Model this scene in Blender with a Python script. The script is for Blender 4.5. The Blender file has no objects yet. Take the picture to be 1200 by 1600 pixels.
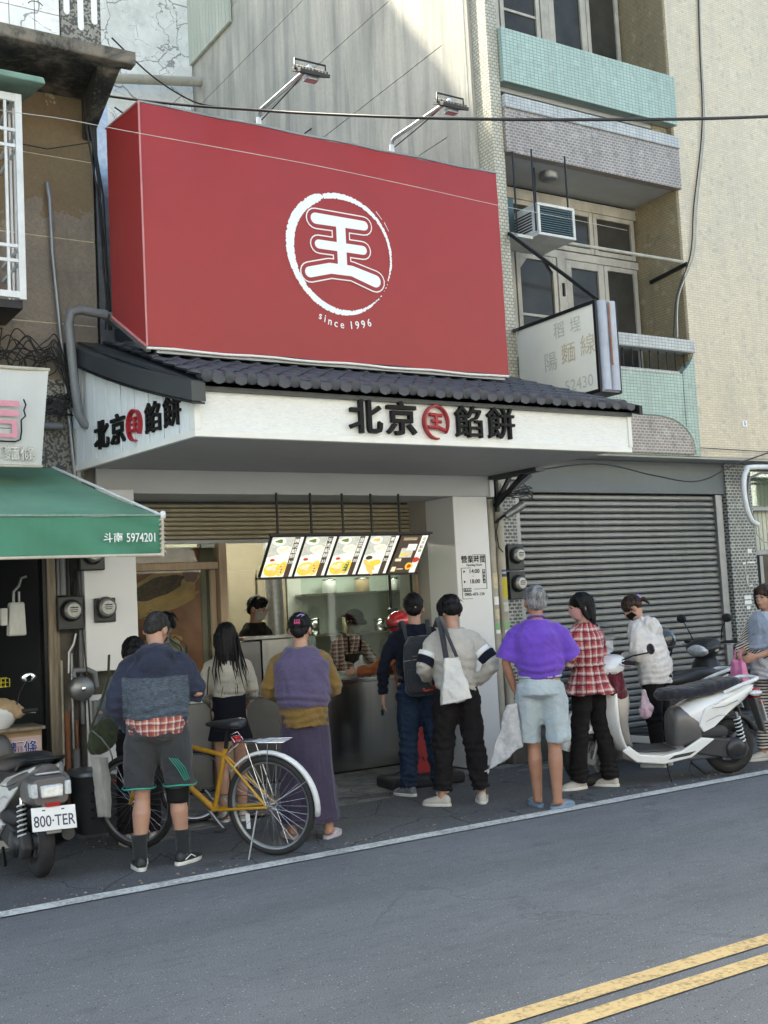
import bpy, math, random
import numpy as np
from mathutils import Vector, Matrix, Euler
random.seed(7)
S = bpy.context.scene
C = S.collection
R = math.radians

# ------------------------------------------------------------------ camera, sky, sun, exposure
cam_d = bpy.data.cameras.new('camera'); cam = bpy.data.objects.new('camera', cam_d); C.objects.link(cam)
S.camera = cam
YAW, PITCH, ROLL, FPX = .5644, .08197, -.0524, 1756.7
fw = Vector((math.sin(YAW) * math.cos(PITCH), math.cos(YAW) * math.cos(PITCH), math.sin(PITCH)))
r0 = Vector((math.cos(YAW), -math.sin(YAW), 0)); u0 = r0.cross(fw)
rr = math.cos(ROLL) * r0 + math.sin(ROLL) * u0
uu = -math.sin(ROLL) * r0 + math.cos(ROLL) * u0
mw = Matrix((rr, uu, -fw)).transposed().to_4x4(); mw.translation = (0, 0, 1.6)
cam.matrix_world = mw
cam_d.sensor_fit = 'VERTICAL'; cam_d.sensor_height = 24.0; cam_d.lens = FPX / 1600 * 24.0
cam_d.clip_start = 0.05; cam_d.clip_end = 500

SUN_EL, SUN_AZ = R(50), R(-160)         # the sun stands behind the shop row: the whole front is in open shade
W = bpy.data.worlds.new('World'); S.world = W; W.use_nodes = True
wt = W.node_tree; wt.nodes.clear()
sky = wt.nodes.new('ShaderNodeTexSky'); sky.sky_type = 'NISHITA'; sky.sun_disc = False
sun_dir = Vector((math.sin(SUN_AZ) * math.cos(SUN_EL), -math.cos(SUN_AZ) * math.cos(SUN_EL), math.sin(SUN_EL)))
sky.sun_elevation = SUN_EL; sky.sun_rotation = math.atan2(sun_dir.x, sun_dir.y)
sky.air_density = 1.0; sky.dust_density = 3.0; sky.ozone_density = 1.0
bg = wt.nodes.new('ShaderNodeBackground'); bg.inputs[1].default_value = 0.15
wo = wt.nodes.new('ShaderNodeOutputWorld')
wt.links.new(sky.outputs[0], bg.inputs[0]); wt.links.new(bg.outputs[0], wo.inputs[0])
sd = bpy.data.lights.new('sun', 'SUN'); sun = bpy.data.objects.new('sun', sd); C.objects.link(sun)
sd.energy = 4.0; sd.angle = R(1.0); sd.color = (1.0, 0.95, 0.87)
sun.rotation_euler = sun_dir.to_track_quat('Z', 'Y').to_euler(); sun.location = (-6, -6, 14)
S.view_settings.view_transform = 'Standard'; S.view_settings.look = 'None'
S.view_settings.exposure = 1.95
S.view_settings.use_white_balance = True; S.view_settings.white_balance_temperature = 7000; S.view_settings.white_balance_tint = 2; S.view_settings.gamma = 1.0; S.view_settings.use_curve_mapping = False
S.cycles.max_bounces = 6; S.cycles.transparent_max_bounces = 8

# ------------------------------------------------------------------ materials
class NT:
    def __init__(s, m): s.m = m; s.t = m.node_tree; s.b = s.t.nodes['Principled BSDF']
    def n(s, typ, **k):
        d = s.t.nodes.new('ShaderNode' + typ)
        for a, b in k.items():
            if a[0] == '_': setattr(d, a[1:], b)
        return d
    def l(s, a, b): s.t.links.new(a, b)
    def coord(s, scale=(1, 1, 1), which='Object', rot=(0, 0, 0)):
        c = s.n('TexCoord'); m = s.n('Mapping'); m.inputs['Scale'].default_value = scale; m.inputs['Rotation'].default_value = rot
        s.l(c.outputs[which], m.inputs[0]); return m.outputs[0]
    def wallcoord(s, scale=1.0, swap=False):
        c = s.n('TexCoord'); sp = s.n('SeparateXYZ'); s.l(c.outputs['Object'], sp.inputs[0])
        ad = s.math('ADD', sp.outputs[0], sp.outputs[1])
        cb = s.n('CombineXYZ'); s.l(ad, cb.inputs[0]); s.l(sp.outputs[2], cb.inputs[1])
        m = s.n('Mapping'); m.inputs['Scale'].default_value = (scale,) * 3; s.l(cb.outputs[0], m.inputs[0]); return m.outputs[0]
    def math(s, op, a, b=None, clamp=False):
        d = s.n('Math', _operation=op, _use_clamp=clamp)
        for i, v in enumerate((a, b)):
            if v is None: continue
            if isinstance(v, (int, float)): d.inputs[i].default_value = v
            else: s.l(v, d.inputs[i])
        return d.outputs[0]
    def noise(s, vec, scale, detail=4, rough=.55, dist=0):
        d = s.n('TexNoise'); d.inputs['Scale'].default_value = scale; d.inputs['Detail'].default_value = detail
        d.inputs['Roughness'].default_value = rough; d.inputs['Distortion'].default_value = dist
        if vec is not None: s.l(vec, d.inputs['Vector'])
        return d.outputs[0]
    def vor(s, vec, scale, feature='F1', out=0):
        d = s.n('TexVoronoi', _feature=feature); d.inputs['Scale'].default_value = scale
        if vec is not None: s.l(vec, d.inputs['Vector'])
        return d.outputs[out]
    def ramp(s, f, stops):
        d = s.n('ValToRGB'); e = d.color_ramp.elements
        while len(e) < len(stops): e.new(.5)
        for i, (p, c) in enumerate(stops):
            e[i].position = p
            if isinstance(c, (int, float)): c = (c, c, c)
            e[i].color = (*c, 1)
        s.l(f, d.inputs[0]); return d.outputs[0]
    def mix(s, f, a, b, mode='MIX'):
        d = s.n('Mix', _data_type='RGBA', _blend_type=mode)
        for i, v in ((0, f), (6, a), (7, b)):
            if isinstance(v, (int, float)) and i == 0: d.inputs[0].default_value = v
            elif isinstance(v, (tuple, list)): d.inputs[i].default_value = (*v, 1)
            elif isinstance(v, (int, float)): d.inputs[i].default_value = (v, v, v, 1)
            else: s.l(v, d.inputs[i])
        return d.outputs[2]
    def bump(s, h, strength=.3, dist=.01, nrm=None):
        d = s.n('Bump'); d.inputs['Strength'].default_value = strength; d.inputs['Distance'].default_value = dist
        s.l(h, d.inputs['Height'])
        if nrm is not None: s.l(nrm, d.inputs['Normal'])
        s.l(d.outputs[0], s.b.inputs['Normal']); return d.outputs[0]
    def color(s, c): s.l(c, s.b.inputs['Base Color'])

def mat(name, col=(.5, .5, .5), rough=.6, metal=0.0, var=.12, nscale=6, bump=0.0, bscale=60, spec=.5, alpha=None, emit=None, coat=0, stretch=(1, 1, 1), dirt=0.0):
    m = bpy.data.materials.new(name); m.use_nodes = True; t = NT(m); b = t.b
    if isinstance(col, (int, float)): col = (col,) * 3
    b.inputs['Roughness'].default_value = rough; b.inputs['Metallic'].default_value = metal
    b.inputs['Specular IOR Level'].default_value = spec; b.inputs['Base Color'].default_value = (*col, 1)
    if coat: b.inputs['Coat Weight'].default_value = coat; b.inputs['Coat Roughness'].default_value = .08
    if emit: b.inputs['Emission Color'].default_value = (*col, 1); b.inputs['Emission Strength'].default_value = emit
    if alpha is not None: b.inputs['Alpha'].default_value = alpha
    if var or dirt:
        v = t.coord(stretch); n = t.noise(v, nscale, 5, .6)
        lo = tuple(c * (1 - var) for c in col); hi = tuple(min(1, c * (1 + var)) for c in col)
        c = t.mix(t.ramp(n, [(.3, 0.0), (.7, 1.0)]), lo, hi)
        if dirt:
            n2 = t.noise(t.coord((1, 1, .25)), nscale * .7, 6, .7)
            c = t.mix(t.math('MULTIPLY', t.ramp(n2, [(.45, 0.0), (.75, 1.0)]), dirt), c, tuple(x * .35 for x in col))
        t.color(c)
        if rough > .15: t.l(t.math('ADD', t.math('MULTIPLY', n, .15), rough - .07), b.inputs['Roughness'])
    if bump:
        t.bump(t.noise(t.coord(stretch), bscale, 4, .6), bump, .004)
    return m

M = {}
def mm(key, *a, **k): M[key] = mat(key, *a, **k); return M[key]

# asphalt
def asphalt(name, base, light, crack=False):
    m = bpy.data.materials.new(name); m.use_nodes = True; t = NT(m)
    v = t.coord(); big = t.noise(v, .9, 5, .65); fine = t.noise(v, 140, 3, .7); mid = t.noise(t.coord((1, 3, 1)), 6, 5, .7)
    c = t.mix(t.ramp(big, [(.3, 0.), (.72, 1.)]), base, light)
    c = t.mix(t.ramp(fine, [(.35, 0.), (.65, 1.)]), t.mix(.62, c, (.015, .016, .018)), t.mix(.18, c, (.3, .3, .32)))
    c = t.mix(t.math('MULTIPLY', t.ramp(mid, [(.5, 0.), (.75, 1.)]), .35), c, (.03, .031, .034))
    sp = t.vor(v, 60); col = t.vor(v, 60, 'F1', 1); sep = t.n('SeparateColor'); t.l(col, sep.inputs[0])
    on = t.math('MULTIPLY', t.math('LESS_THAN', sp, .22), t.math('GREATER_THAN', sep.outputs[0], .86))
    c = t.mix(t.math('MULTIPLY', on, .6), c, (.5, .5, .48))
    c = t.mix(t.math('MULTIPLY', t.math('MULTIPLY', t.math('LESS_THAN', sp, .3), t.math('LESS_THAN', sep.outputs[0], .1)), .6), c, (.01, .01, .01))
    tr = t.noise(t.coord((.25, 1.6, 1)), 1.3, 4, .5); c = t.mix(t.math('MULTIPLY', t.ramp(tr, [(.45, 0.), (.7, 1.)]), .28), c, (.05, .054, .06))
    oil = t.vor(t.mix(.1, v, t.noise(v, 9, 3), 'ADD'), .9); c = t.mix(t.math('MULTIPLY', t.ramp(oil, [(.03, 1.), (.11, 0.)]), .5), c, (.025, .026, .028))
    if not crack:
        e = t.vor(t.mix(.5, v, t.noise(v, 1.6, 5), 'ADD'), .55, 'DISTANCE_TO_EDGE'); c = t.mix(t.math('MULTIPLY', t.math('MULTIPLY', t.math('LESS_THAN', e, .006), t.ramp(big, [(.5, 0.), (.6, 1.)])), .22), c, (.03, .03, .032))
    if crack:
        e = t.vor(t.mix(.35, v, t.noise(v, 2, 4), 'ADD'), 1.1, 'DISTANCE_TO_EDGE')
        c = t.mix(t.math('MULTIPLY', t.math('LESS_THAN', e, .007), .7), c, (.015, .015, .015))
    t.color(c); t.b.inputs['Roughness'].default_value = .85
    t.bump(t.math('ADD', fine, t.vor(v, 90)), .55, .004)
    M[name] = m
asphalt('asphalt_road', (.145, .155, .16), (.205, .217, .224))
asphalt('asphalt_shoulder', (.07, .075, .08), (.122, .13, .138), True)

def paint_line(name, col, worn):
    m = bpy.data.materials.new(name); m.use_nodes = True; t = NT(m); v = t.coord()
    n = t.noise(v, 45, 5, .75); n2 = t.noise(v, 5, 4, .6)
    f = t.ramp(t.math('ADD', t.math('MULTIPLY', n, .7), t.math('MULTIPLY', n2, .3)), [(worn, 0.), (worn + .13, 1.)])
    t.color(t.mix(f, tuple(c * .45 for c in col), col)); t.b.inputs['Roughness'].default_value = .7
    t.bump(t.noise(v, 140, 3), .5, .003); M[name] = m
paint_line('white_line_paint', (.62, .63, .6), .42)
paint_line('yellow_line_paint', (.62, .45, .21), .39)

def concrete_ground(name):
    m = bpy.data.materials.new(name); m.use_nodes = True; t = NT(m); v = t.coord()
    n = t.noise(v, 5, 7, .7); n2 = t.noise(v, 40, 5, .7); cr = t.vor(t.mix(.4, v, t.noise(v, 4, 4), 'ADD'), 2.6, 'DISTANCE_TO_EDGE')
    c = t.ramp(n, [(.3, (.10, .1, .095)), (.5, (.2, .195, .18)), (.7, (.31, .3, .28))])
    c = t.mix(t.ramp(n2, [(.45, 0.), (.6, .5)]), c, (.07, .07, .065))
    c = t.mix(t.math('MULTIPLY', t.math('LESS_THAN', cr, .012), .8), c, (.03, .03, .03))
    t.color(c); t.b.inputs['Roughness'].default_value = .9; t.bump(t.math('ADD', n2, n), .6, .01); M[name] = m
concrete_ground('worn_concrete')

def streak_wall(name, cols, streak, sx=3.0):
    m = bpy.data.materials.new(name); m.use_nodes = True; t = NT(m)
    st = t.noise(t.coord((1, sx * .6, .16)), 1.5, 8, .66, .5); st2 = t.noise(t.coord((1, 1, .07)), 6, 6, .62, .4)
    bl = t.noise(t.coord(), 1.1, 6, .6); fn = t.noise(t.coord(), 26, 5, .7)
    c = t.ramp(bl, [(.3, cols[0]), (.52, cols[1]), (.72, cols[2])])
    c = t.mix(t.math('MULTIPLY', t.ramp(st, [(.44, 0.), (.68, 1.)]), .85), c, streak)
    c = t.mix(t.math('MULTIPLY', t.ramp(st2, [(.48, 0.), (.75, 1.)]), .4), c, streak)
    c = t.mix(t.math('MULTIPLY', t.ramp(st2, [(.25, 1.), (.4, 0.)]), .5), c, tuple(min(1, x * 1.2) for x in cols[2]))
    c = t.mix(t.math('MULTIPLY', t.ramp(fn, [(.5, 0.), (.7, 1.)]), .3), c, tuple(x * .6 for x in cols[0]))
    t.color(c); t.b.inputs['Roughness'].default_value = .85; t.bump(fn, .3, .006); M[name] = m
streak_wall('streaked_cement', ((.42, .395, .335), (.52, .485, .41), (.60, .55, .46)), (.21, .205, .19))
streak_wall('cream_sheet', ((.5, .52, .42), (.56, .57, .46), (.6, .6, .5)), (.4, .43, .38))

def cracked_paint():
    m = bpy.data.materials.new('cracked_white_paint'); m.use_nodes = True; t = NT(m); v = t.coord()
    w = t.mix(.5, v, t.noise(v, 2.5, 5), 'ADD')
    e = t.vor(w, 1.3, 'DISTANCE_TO_EDGE'); e2 = t.vor(w, 3.4, 'DISTANCE_TO_EDGE'); n = t.noise(v, 3, 6, .7)
    c = t.ramp(n, [(.3, (.66, .66, .63)), (.6, (.86, .86, .83))])
    k = t.math('MAXIMUM', t.math('LESS_THAN', e, .010), t.math('MULTIPLY', t.math('LESS_THAN', e2, .009), t.ramp(n, [(.45, 0.), (.55, 1.)])))
    c = t.mix(t.math('MULTIPLY', k, .75), c, (.16, .16, .17))
    c = t.mix(t.math('MULTIPLY', t.ramp(t.noise(v, 1.4, 6, .75), [(.55, 0.), (.68, 1.)]), .4), c, (.3, .32, .3))
    t.color(c); t.b.inputs['Roughness'].default_value = .8; M['cracked_white_paint'] = m
cracked_paint()

def mosaic(name, c1, c2, mortar, w, h, ms=.004, offset=.5, bumpy=.4, dirt=(.3, .3, .28), dirtamt=.5, rough=.35):
    m = bpy.data.materials.new(name); m.use_nodes = True; t = NT(m)
    b = t.n('TexBrick'); v = t.wallcoord(); t.l(v, b.inputs['Vector'])
    b.offset = offset; b.inputs['Scale'].default_value = 1; b.inputs['Brick Width'].default_value = w; b.inputs['Row Height'].default_value = h
    b.inputs['Mortar Size'].default_value = ms; b.inputs['Mortar Smooth'].default_value = .15; b.inputs['Bias'].default_value = 0
    b.inputs['Color1'].default_value = (*c1, 1); b.inputs['Color2'].default_value = (*c2, 1); b.inputs['Mortar'].default_value = (*mortar, 1)
    n = t.noise(t.coord((1, 1, .35)), 1.6, 7, .7); n2 = t.noise(t.coord(), 14, 4, .6)
    c = t.mix(t.math('MULTIPLY', t.ramp(n, [(.48, 0.), (.75, 1.)]), dirtamt), b.outputs['Color'], dirt)
    c = t.mix(t.math('MULTIPLY', t.ramp(n2, [(.4, 0.), (.75, 1.)]), dirtamt * .5), c, dirt)
    st = t.noise(t.coord((1, 1, .09)), 7, 6, .7); c = t.mix(t.math('MULTIPLY', t.ramp(st, [(.5, 0.), (.7, 1.)]), dirtamt * .7), c, dirt)
    wn = t.vor(t.wallcoord(), 18, 'F1', 1); sc_ = t.n('SeparateColor'); t.l(wn, sc_.inputs[0]); c = t.mix(t.math('MULTIPLY', t.math('GREATER_THAN', sc_.outputs[0], .95), .12), c, (.75, .75, .7)); c = t.mix(t.math('MULTIPLY', t.math('LESS_THAN', sc_.outputs[0], .05), .35), c, dirt)
    t.color(c); t.b.inputs['Roughness'].default_value = rough
    t.bump(t.math('MULTIPLY', b.outputs['Fac'], -1), bumpy, .004); M[name] = m
mosaic('cream_mosaic', (.68, .58, .41), (.60, .52, .37), (.42, .36, .27), .098, .027, .003, dirt=(.33, .3, .26), dirtamt=.45)
mosaic('khaki_mosaic', (.36, .29, .17), (.31, .25, .15), (.2, .17, .11), .06, .03, .004, dirt=(.14, .13, .1))
mosaic('column_mosaic', (.6, .56, .42), (.5, .46, .34), (.24, .23, .19), .055, .034, .006, dirt=(.2, .19, .16))
mosaic('teal_mosaic', (.36, .48, .41), (.41, .53, .46), (.2, .27, .24), .052, .034, .004, 0, dirt=(.22, .26, .23), dirtamt=.55)
mosaic('white_mosaic', (.55, .56, .54), (.48, .5, .49), (.25, .26, .26), .05, .034, .004, 0, dirt=(.2, .2, .2))
mosaic('brown_mosaic', (.2, .16, .14), (.26, .2, .175), (.42, .4, .37), .06, .032, .006, dirt=(.12, .11, .1))
mosaic('black_white_mosaic', (.03, .036, .038), (.05, .058, .06), (.36, .38, .36), .066, .036, .0085, dirt=(.06, .065, .065), dirtamt=.6)

def fabric(name, col, weave=260, var=.15, wr=.5, sheen=.2, stripes=None, melange=0):
    m = bpy.data.materials.new(name); m.use_nodes = True; t = NT(m); v = t.coord()
    n = t.noise(v, 5, 4, .6); c = t.mix(t.ramp(n, [(.3, 0.), (.7, 1.)]), tuple(x * (1 - var) for x in col), tuple(min(1, x * (1 + var)) for x in col))
    if melange:
        n3 = t.noise(t.coord((1, 1, 6)), 38, 4, .8)
        c = t.mix(t.math('MULTIPLY', t.ramp(n3, [(.42, 0.), (.62, 1.)]), melange), c, tuple(min(1, x * 2.1 + .03) for x in col))
    if stripes: c = stripes(t, c)
    t.color(c); t.b.inputs['Roughness'].default_value = .9; t.b.inputs['Specular IOR Level'].default_value = .25
    t.b.inputs['Sheen Weight'].default_value = sheen
    f = t.noise(v, weave, 2, .5); w = t.noise(t.coord((1, 1, 1.6)), 11, 5, .62, .8)
    b1 = t.n('Bump'); b1.inputs['Strength'].default_value = wr; b1.inputs['Distance'].default_value = .018; t.l(w, b1.inputs['Height'])
    t.bump(f, .25, .002, b1.outputs[0]); M[name] = m; return m

# plain materials
mm('red_vinyl', (.30, .026, .028), .38, var=.05, nscale=2, spec=.35)
mm('red_trim', (.5, .2, .2), .5)
mm('facing_white', (.72, .70, .66), .6)
mm('print_white', (.78, .8, .8), .5, var=.02)
mm('print_red', (.30, .026, .03), .4, var=.03, spec=.35)
mm('roof_tile_dark', (.044, .047, .056), .5, var=.3, nscale=9, bump=.2, bscale=30)
mm('dark_fascia', (.035, .042, .045), .45, var=.1)
mm('soffit_grey', (.40, .405, .40), .7, var=.06)
mm('beam_white', (.5, .51, .52), .55, var=.04, nscale=2)
mm('panel_white', (.7, .71, .72), .4, var=.03, nscale=2)
mm('white_trim', (.72, .72, .68), .5, var=.05)
mm('letter_black', (.008, .008, .008), .6, var=.1, spec=.2)
mm('letter_red', (.33, .012, .02), .4, var=.1)
mm('black_metal', (.02, .021, .023), .4, .6, var=.15)
mm('grey_metal', (.25, .26, .27), .4, .7, var=.15)
mm('galvanised', (.45, .47, .5), .35, .8, var=.2, nscale=20)
mm('pvc_pipe', (.4, .38, .32), .5, var=.15, nscale=9, dirt=.5)
mm('grey_pipe', (.16, .17, .18), .45, var=.15, dirt=.3)
mm('steel', (.42, .43, .43), .22, 1.0, var=.06, nscale=3, stretch=(6, 6, .3))
mm('steel_dark', (.2, .205, .21), .3, 1.0, var=.1, nscale=3)
mm('wood_post', (.36, .27, .18), .6, var=.15, nscale=7, stretch=(5, 5, .5), bump=.15)
mm('old_wood', (.22, .18, .13), .7, var=.4, nscale=7, stretch=(6, 6, .5), dirt=.5, bump=.3)
mm('khaki_slat', (.4, .35, .24), .5, .1, var=.12)
mm('shutter_grey', (.23, .235, .23), .42, .45, var=.22, nscale=5, stretch=(.5, 1, 3), dirt=.35)
mm('grey_box_panel', (.13, .15, .158), .5, var=.1, nscale=2)
mm('jamb_greige', (.4, .375, .34), .6, var=.05)
mm('interior_wall', (.30, .26, .19), .7, var=.07)
mm('interior_green', (.36, .39, .36), .6, var=.05)  # greenish reflections of the glass panes painted in as wall colour
mm('interior_floor', (.14, .13, .12), .5)
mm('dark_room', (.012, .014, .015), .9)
mm('dirty_wall', (.13, .12, .10), .8, var=.4, nscale=4, dirt=.8, bump=.4)
mm('dusty_skylit_canvas', (.12, .27, .18), .5, var=.22, nscale=2.2, dirt=.3, bump=.25, bscale=9)  # awning top: besides dust, the sky's sheen is painted in as paler green
mm('green_canvas', (.045, .20, .125), .6, var=.12, nscale=3, dirt=.25, bump=.25, bscale=9)
mm('canvas_trim', (.5, .46, .38), .7, dirt=.4)
mm('banner_vinyl', (.52, .54, .52), .5, var=.05, nscale=3, dirt=.15, bump=.2, bscale=4)
mm('pink_print', (.6, .25, .32), .5)
mm('meter_black', (.015, .02, .022), .4)
mm('meter_face', (.5, .5, .45), .5, var=.25, nscale=60)
mm('meter_glass', (.3, .31, .3), .12, .4, var=.1)
mm('cable_black', (.012, .012, .013), .5)
mm('cable_white', (.5, .5, .46), .5)
mm('rubber', (.018, .018, .019), .75, var=.3, nscale=30)
mm('black_plastic', (.02, .021, .024), .35, var=.1)
mm('matte_plastic', (.035, .036, .04), .65, var=.15)
mm('scooter_white', (.72, .73, .73), .22, var=.04, coat=.6, dirt=.08)
mm('scooter_silver', (.3, .28, .26), .35, .3, var=.06)
mm('scooter_grey', (.13, .125, .125), .35, .3, var=.06)
mm('chrome', (.7, .7, .72), .12, 1.0, var=.05)
mm('clear_lens', (.55, .58, .6), .08, .3, var=.2, nscale=40)
mm('red_lens', (.35, .012, .015), .12, coat=.5)
mm('mirror_glass', (.75, .8, .82), .03, 1.0, var=0)
mm('bike_yellow', (.50, .27, .025), .35, .1, var=.2, nscale=20, coat=.3, dirt=.4)
mm('skin', (.42, .235, .165), .5, var=.1, nscale=12)
mm('skin_tan', (.33, .165, .105), .5, var=.12, nscale=12)
mm('eye_dark', (.02, .015, .012), .2)
mm('lip', (.35, .13, .11), .5)
mm('ac_white', (.6, .6, .57), .5, dirt=.4)
mm('ac_grille', (.05, .085, .095), .5, .3)
mm('window_frame_cream', (.45, .42, .36), .6, var=.15, dirt=.6, bump=.2)
mm('curtain_brown', (.09, .055, .038), .8, var=.4, nscale=8, stretch=(6, 1, .2))
mm('rail_white', (.66, .68, .68), .45, dirt=.15)
mm('teal_metal', (.2, .35, .3), .5, dirt=.6)
mm('sign_vinyl', (.78, .78, .70), .45, var=.05, nscale=2, dirt=.1)
mm('sign_side', (.4, .43, .5), .45, dirt=.3)
mm('rust', (.25, .1, .05), .8)
mm('faded_gold', (.55, .48, .34), .6, var=.2, nscale=20)
mm('faded_grey', (.52, .53, .48), .6, var=.2, nscale=20)
mm('yellow_sticker', (.5, .42, .03), .6)
mm('green_sticker', (.2, .42, .2), .6)
mm('cardboard', (.38, .27, .16), .8, var=.15)
mm('blue_print', (.03, .04, .22), .6)
mm('soft_pink', (.55, .4, .38), .6)
mm('red_paint', (.4, .02, .03), .35)
mm('cup_red', (.3, .015, .015), .4)
mm('white_plastic', (.6, .6, .58), .4)
mm('bag_pink', (.62, .2, .38), .45)
mm('plate_white', (.72, .74, .75), .4, var=.03)
mm('plate_text', (.03, .035, .08), .5)
mm('mould_black', (.022, .024, .024), .9, var=.5, nscale=5)

def slab_mat():
    m = bpy.data.materials.new('stained_slab'); m.use_nodes = True; t = NT(m); v = t.coord()
    n = t.noise(v, 2.6, 7, .7, .4); f = t.noise(t.coord((1, 1, .3)), 30, 5, .8)
    c = t.ramp(n, [(.4, (.012, .014, .014)), (.5, (.05, .048, .042)), (.62, (.2, .175, .14))])
    c = t.mix(t.math('MULTIPLY', t.ramp(f, [(.55, 0.), (.68, 1.)]), .5), c, (.17, .18, .16))
    t.color(c); t.b.inputs['Roughness'].default_value = .95; t.bump(t.math('ADD', n, f), .6, .012); M['stained_slab'] = m
slab_mat()
def ochre_wall():
    m = bpy.data.materials.new('ochre_cement'); m.use_nodes = True; t = NT(m); v = t.coord()
    n = t.noise(v, 1.7, 7, .65, .3); f = t.noise(v, 55, 4, .7); pz = t.n('SeparateXYZ'); t.l(v, pz.inputs[0])
    up = t.ramp(t.math('ADD', pz.outputs[2], t.math('MULTIPLY', n, 1.2)), [(0., 0.), (1., 1.)])
    hi = t.math('MULTIPLY', t.math('GREATER_THAN', t.math('ADD', pz.outputs[2], t.math('MULTIPLY', n, 1.6)), 5.75), 1.0)
    c = t.ramp(n, [(.32, (.17, .145, .115)), (.5, (.25, .215, .175)), (.7, (.31, .26, .2))])
    c = t.mix(t.math('MULTIPLY', hi, .75), c, (.2, .135, .06))
    pl = t.math('MULTIPLY', t.math('GREATER_THAN', t.noise(v, 2.3, 5, .6), .635), hi)
    c = t.mix(pl, c, (.42, .34, .22))
    c = t.mix(t.math('MULTIPLY', t.ramp(f, [(.4, 0.), (.7, 1.)]), .5), c, (.11, .1, .085))
    c = t.mix(t.math('MULTIPLY', t.ramp(t.noise(t.coord((1, 1, .2)), 4, 6, .7), [(.52, 0.), (.7, 1.)]), .45), c, (.09, .08, .07))
    t.color(c); t.b.inputs['Roughness'].default_value = .9; t.bump(f, .5, .008); M['ochre_cement'] = m
ochre_wall()
def pebble():
    m = bpy.data.materials.new('pebble_dash'); m.use_nodes = True; t = NT(m); v = t.coord()
    d = t.vor(v, 60); cc = t.vor(v, 60, 'F1', 1); s = t.n('SeparateColor'); t.l(cc, s.inputs[0])
    c = t.mix(t.math('LESS_THAN', s.outputs[0], .5), (.3, .29, .25), (.08, .08, .075)); c = t.mix(t.ramp(t.noise(v, 2, 5, .7), [(.4, 0.), (.7, .6)]), c, (.1, .095, .08))
    t.color(c); t.b.inputs['Roughness'].default_value = .9; t.bump(d, .6, .006); M['pebble_dash'] = m
pebble()
def siding():
    m = bpy.data.materials.new('white_siding'); m.use_nodes = True; t = NT(m)
    g = t.noise(t.coord((3, 3, 16)), 6, 5, .7, 1.2)
    c = t.ramp(g, [(.3, (.62, .64, .64)), (.5, (.74, .75, .73)), (.7, (.8, .81, .78))]); t.color(c)
    t.b.inputs['Roughness'].default_value = .5; t.bump(g, .6, .006); M['white_siding'] = m
    m = bpy.data.materials.new('white_siding_upright'); m.use_nodes = True; t = NT(m)
    g = t.noise(t.coord((9, 9, .8)), 6, 5, .7, 1.0)
    c = t.ramp(g, [(.3, (.58, .62, .64)), (.5, (.70, .74, .75)), (.7, (.77, .8, .81))]); t.color(c)  # bluish skylight on the canopy's left side is put into this colour
    t.b.inputs['Roughness'].default_value = .5; t.bump(g, .5, .005); M['white_siding_upright'] = m
siding()
def glass(name, tint, refl_rough=.02, alpha=.25):
    m = bpy.data.materials.new(name); m.use_nodes = True; t = NT(m); nt = m.node_tree
    tr = t.n('BsdfTransparent'); tr.inputs[0].default_value = (*tint, 1); gl = t.n('BsdfGlossy'); gl.inputs['Roughness'].default_value = refl_rough
    fr = t.n('Fresnel'); fr.inputs[0].default_value = 1.5; mx = t.n('MixShader')
    t.l(t.math('ADD', t.math('MULTIPLY', fr.outputs[0], .55), alpha * .05), mx.inputs[0]); t.l(tr.outputs[0], mx.inputs[1]); t.l(gl.outputs[0], mx.inputs[2])
    t.l(mx.outputs[0], nt.nodes['Material Output'].inputs[0]); M[name] = m
glass('shop_glass', (.86, .92, .9))
mm('window_dark_glass', (.045, .042, .036), .12, var=.3, nscale=3, spec=.22)
def thin(name, col, a):
    m = bpy.data.materials.new(name); m.use_nodes = True; t = NT(m); t.b.inputs['Base Color'].default_value = (*col, 1)
    t.l(t.math('ADD', t.math('MULTIPLY', t.noise(t.coord(), 30, 4), .5), a - .25), t.b.inputs['Alpha']); t.b.inputs['Roughness'].default_value = .3
    t.bump(t.noise(t.coord(), 25, 5, .7), .8, .02); M[name] = m
thin('thin_plastic', (.6, .6, .62), .6); thin('thin_pink', (.62, .50, .58), .6)
def glow(name, col, e):
    m = bpy.data.materials.new(name); m.use_nodes = True; t = NT(m); v = t.coord(); n = t.noise(v, 30, 4, .6)
    c = t.mix(t.ramp(n, [(.35, 0.), (.65, 1.)]), tuple(x * .8 for x in col), col); t.color(c); t.l(c, t.b.inputs['Emission Color'])
    t.b.inputs['Emission Strength'].default_value = e; t.b.inputs['Roughness'].default_value = .4; M[name] = m
for k, c in dict(menu_white=(.8, .8, .76), menu_grey=(.5, .51, .48), menu_brown=(.07, .05, .04), menu_gold=(.85, .55, .08), menu_bun=(.75, .48, .16), menu_dark=(.06, .045, .03), menu_red=(.5, .05, .03), menu_green=(.12, .2, .05), menu_cream=(.75, .66, .45)).items():
    glow(k, c, .3)
def food_poster():
    m = bpy.data.materials.new('food_poster'); m.use_nodes = True; t = NT(m); v = t.coord()
    n = t.noise(v, 2.2, 3, .5, .8); n2 = t.noise(v, 14, 5, .7)
    c = t.ramp(n, [(.3, (.22, .06, .03)), (.45, (.38, .11, .04)), (.55, (.45, .16, .06)), (.7, (.28, .06, .03))])
    c = t.mix(t.math('MULTIPLY', t.ramp(n2, [(.45, 0.), (.7, 1.)]), .25), c, (.05, .03, .015)); t.color(c); t.b.inputs['Roughness'].default_value = .35
    M['food_poster'] = m
food_poster()
mm('poster_bun', (.66, .36, .13), .5, var=.3, nscale=7); mm('poster_fill', (.12, .05, .02), .5, var=.8, nscale=30); mm('poster_pink', (.3, .14, .1), .5, var=.2)

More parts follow.
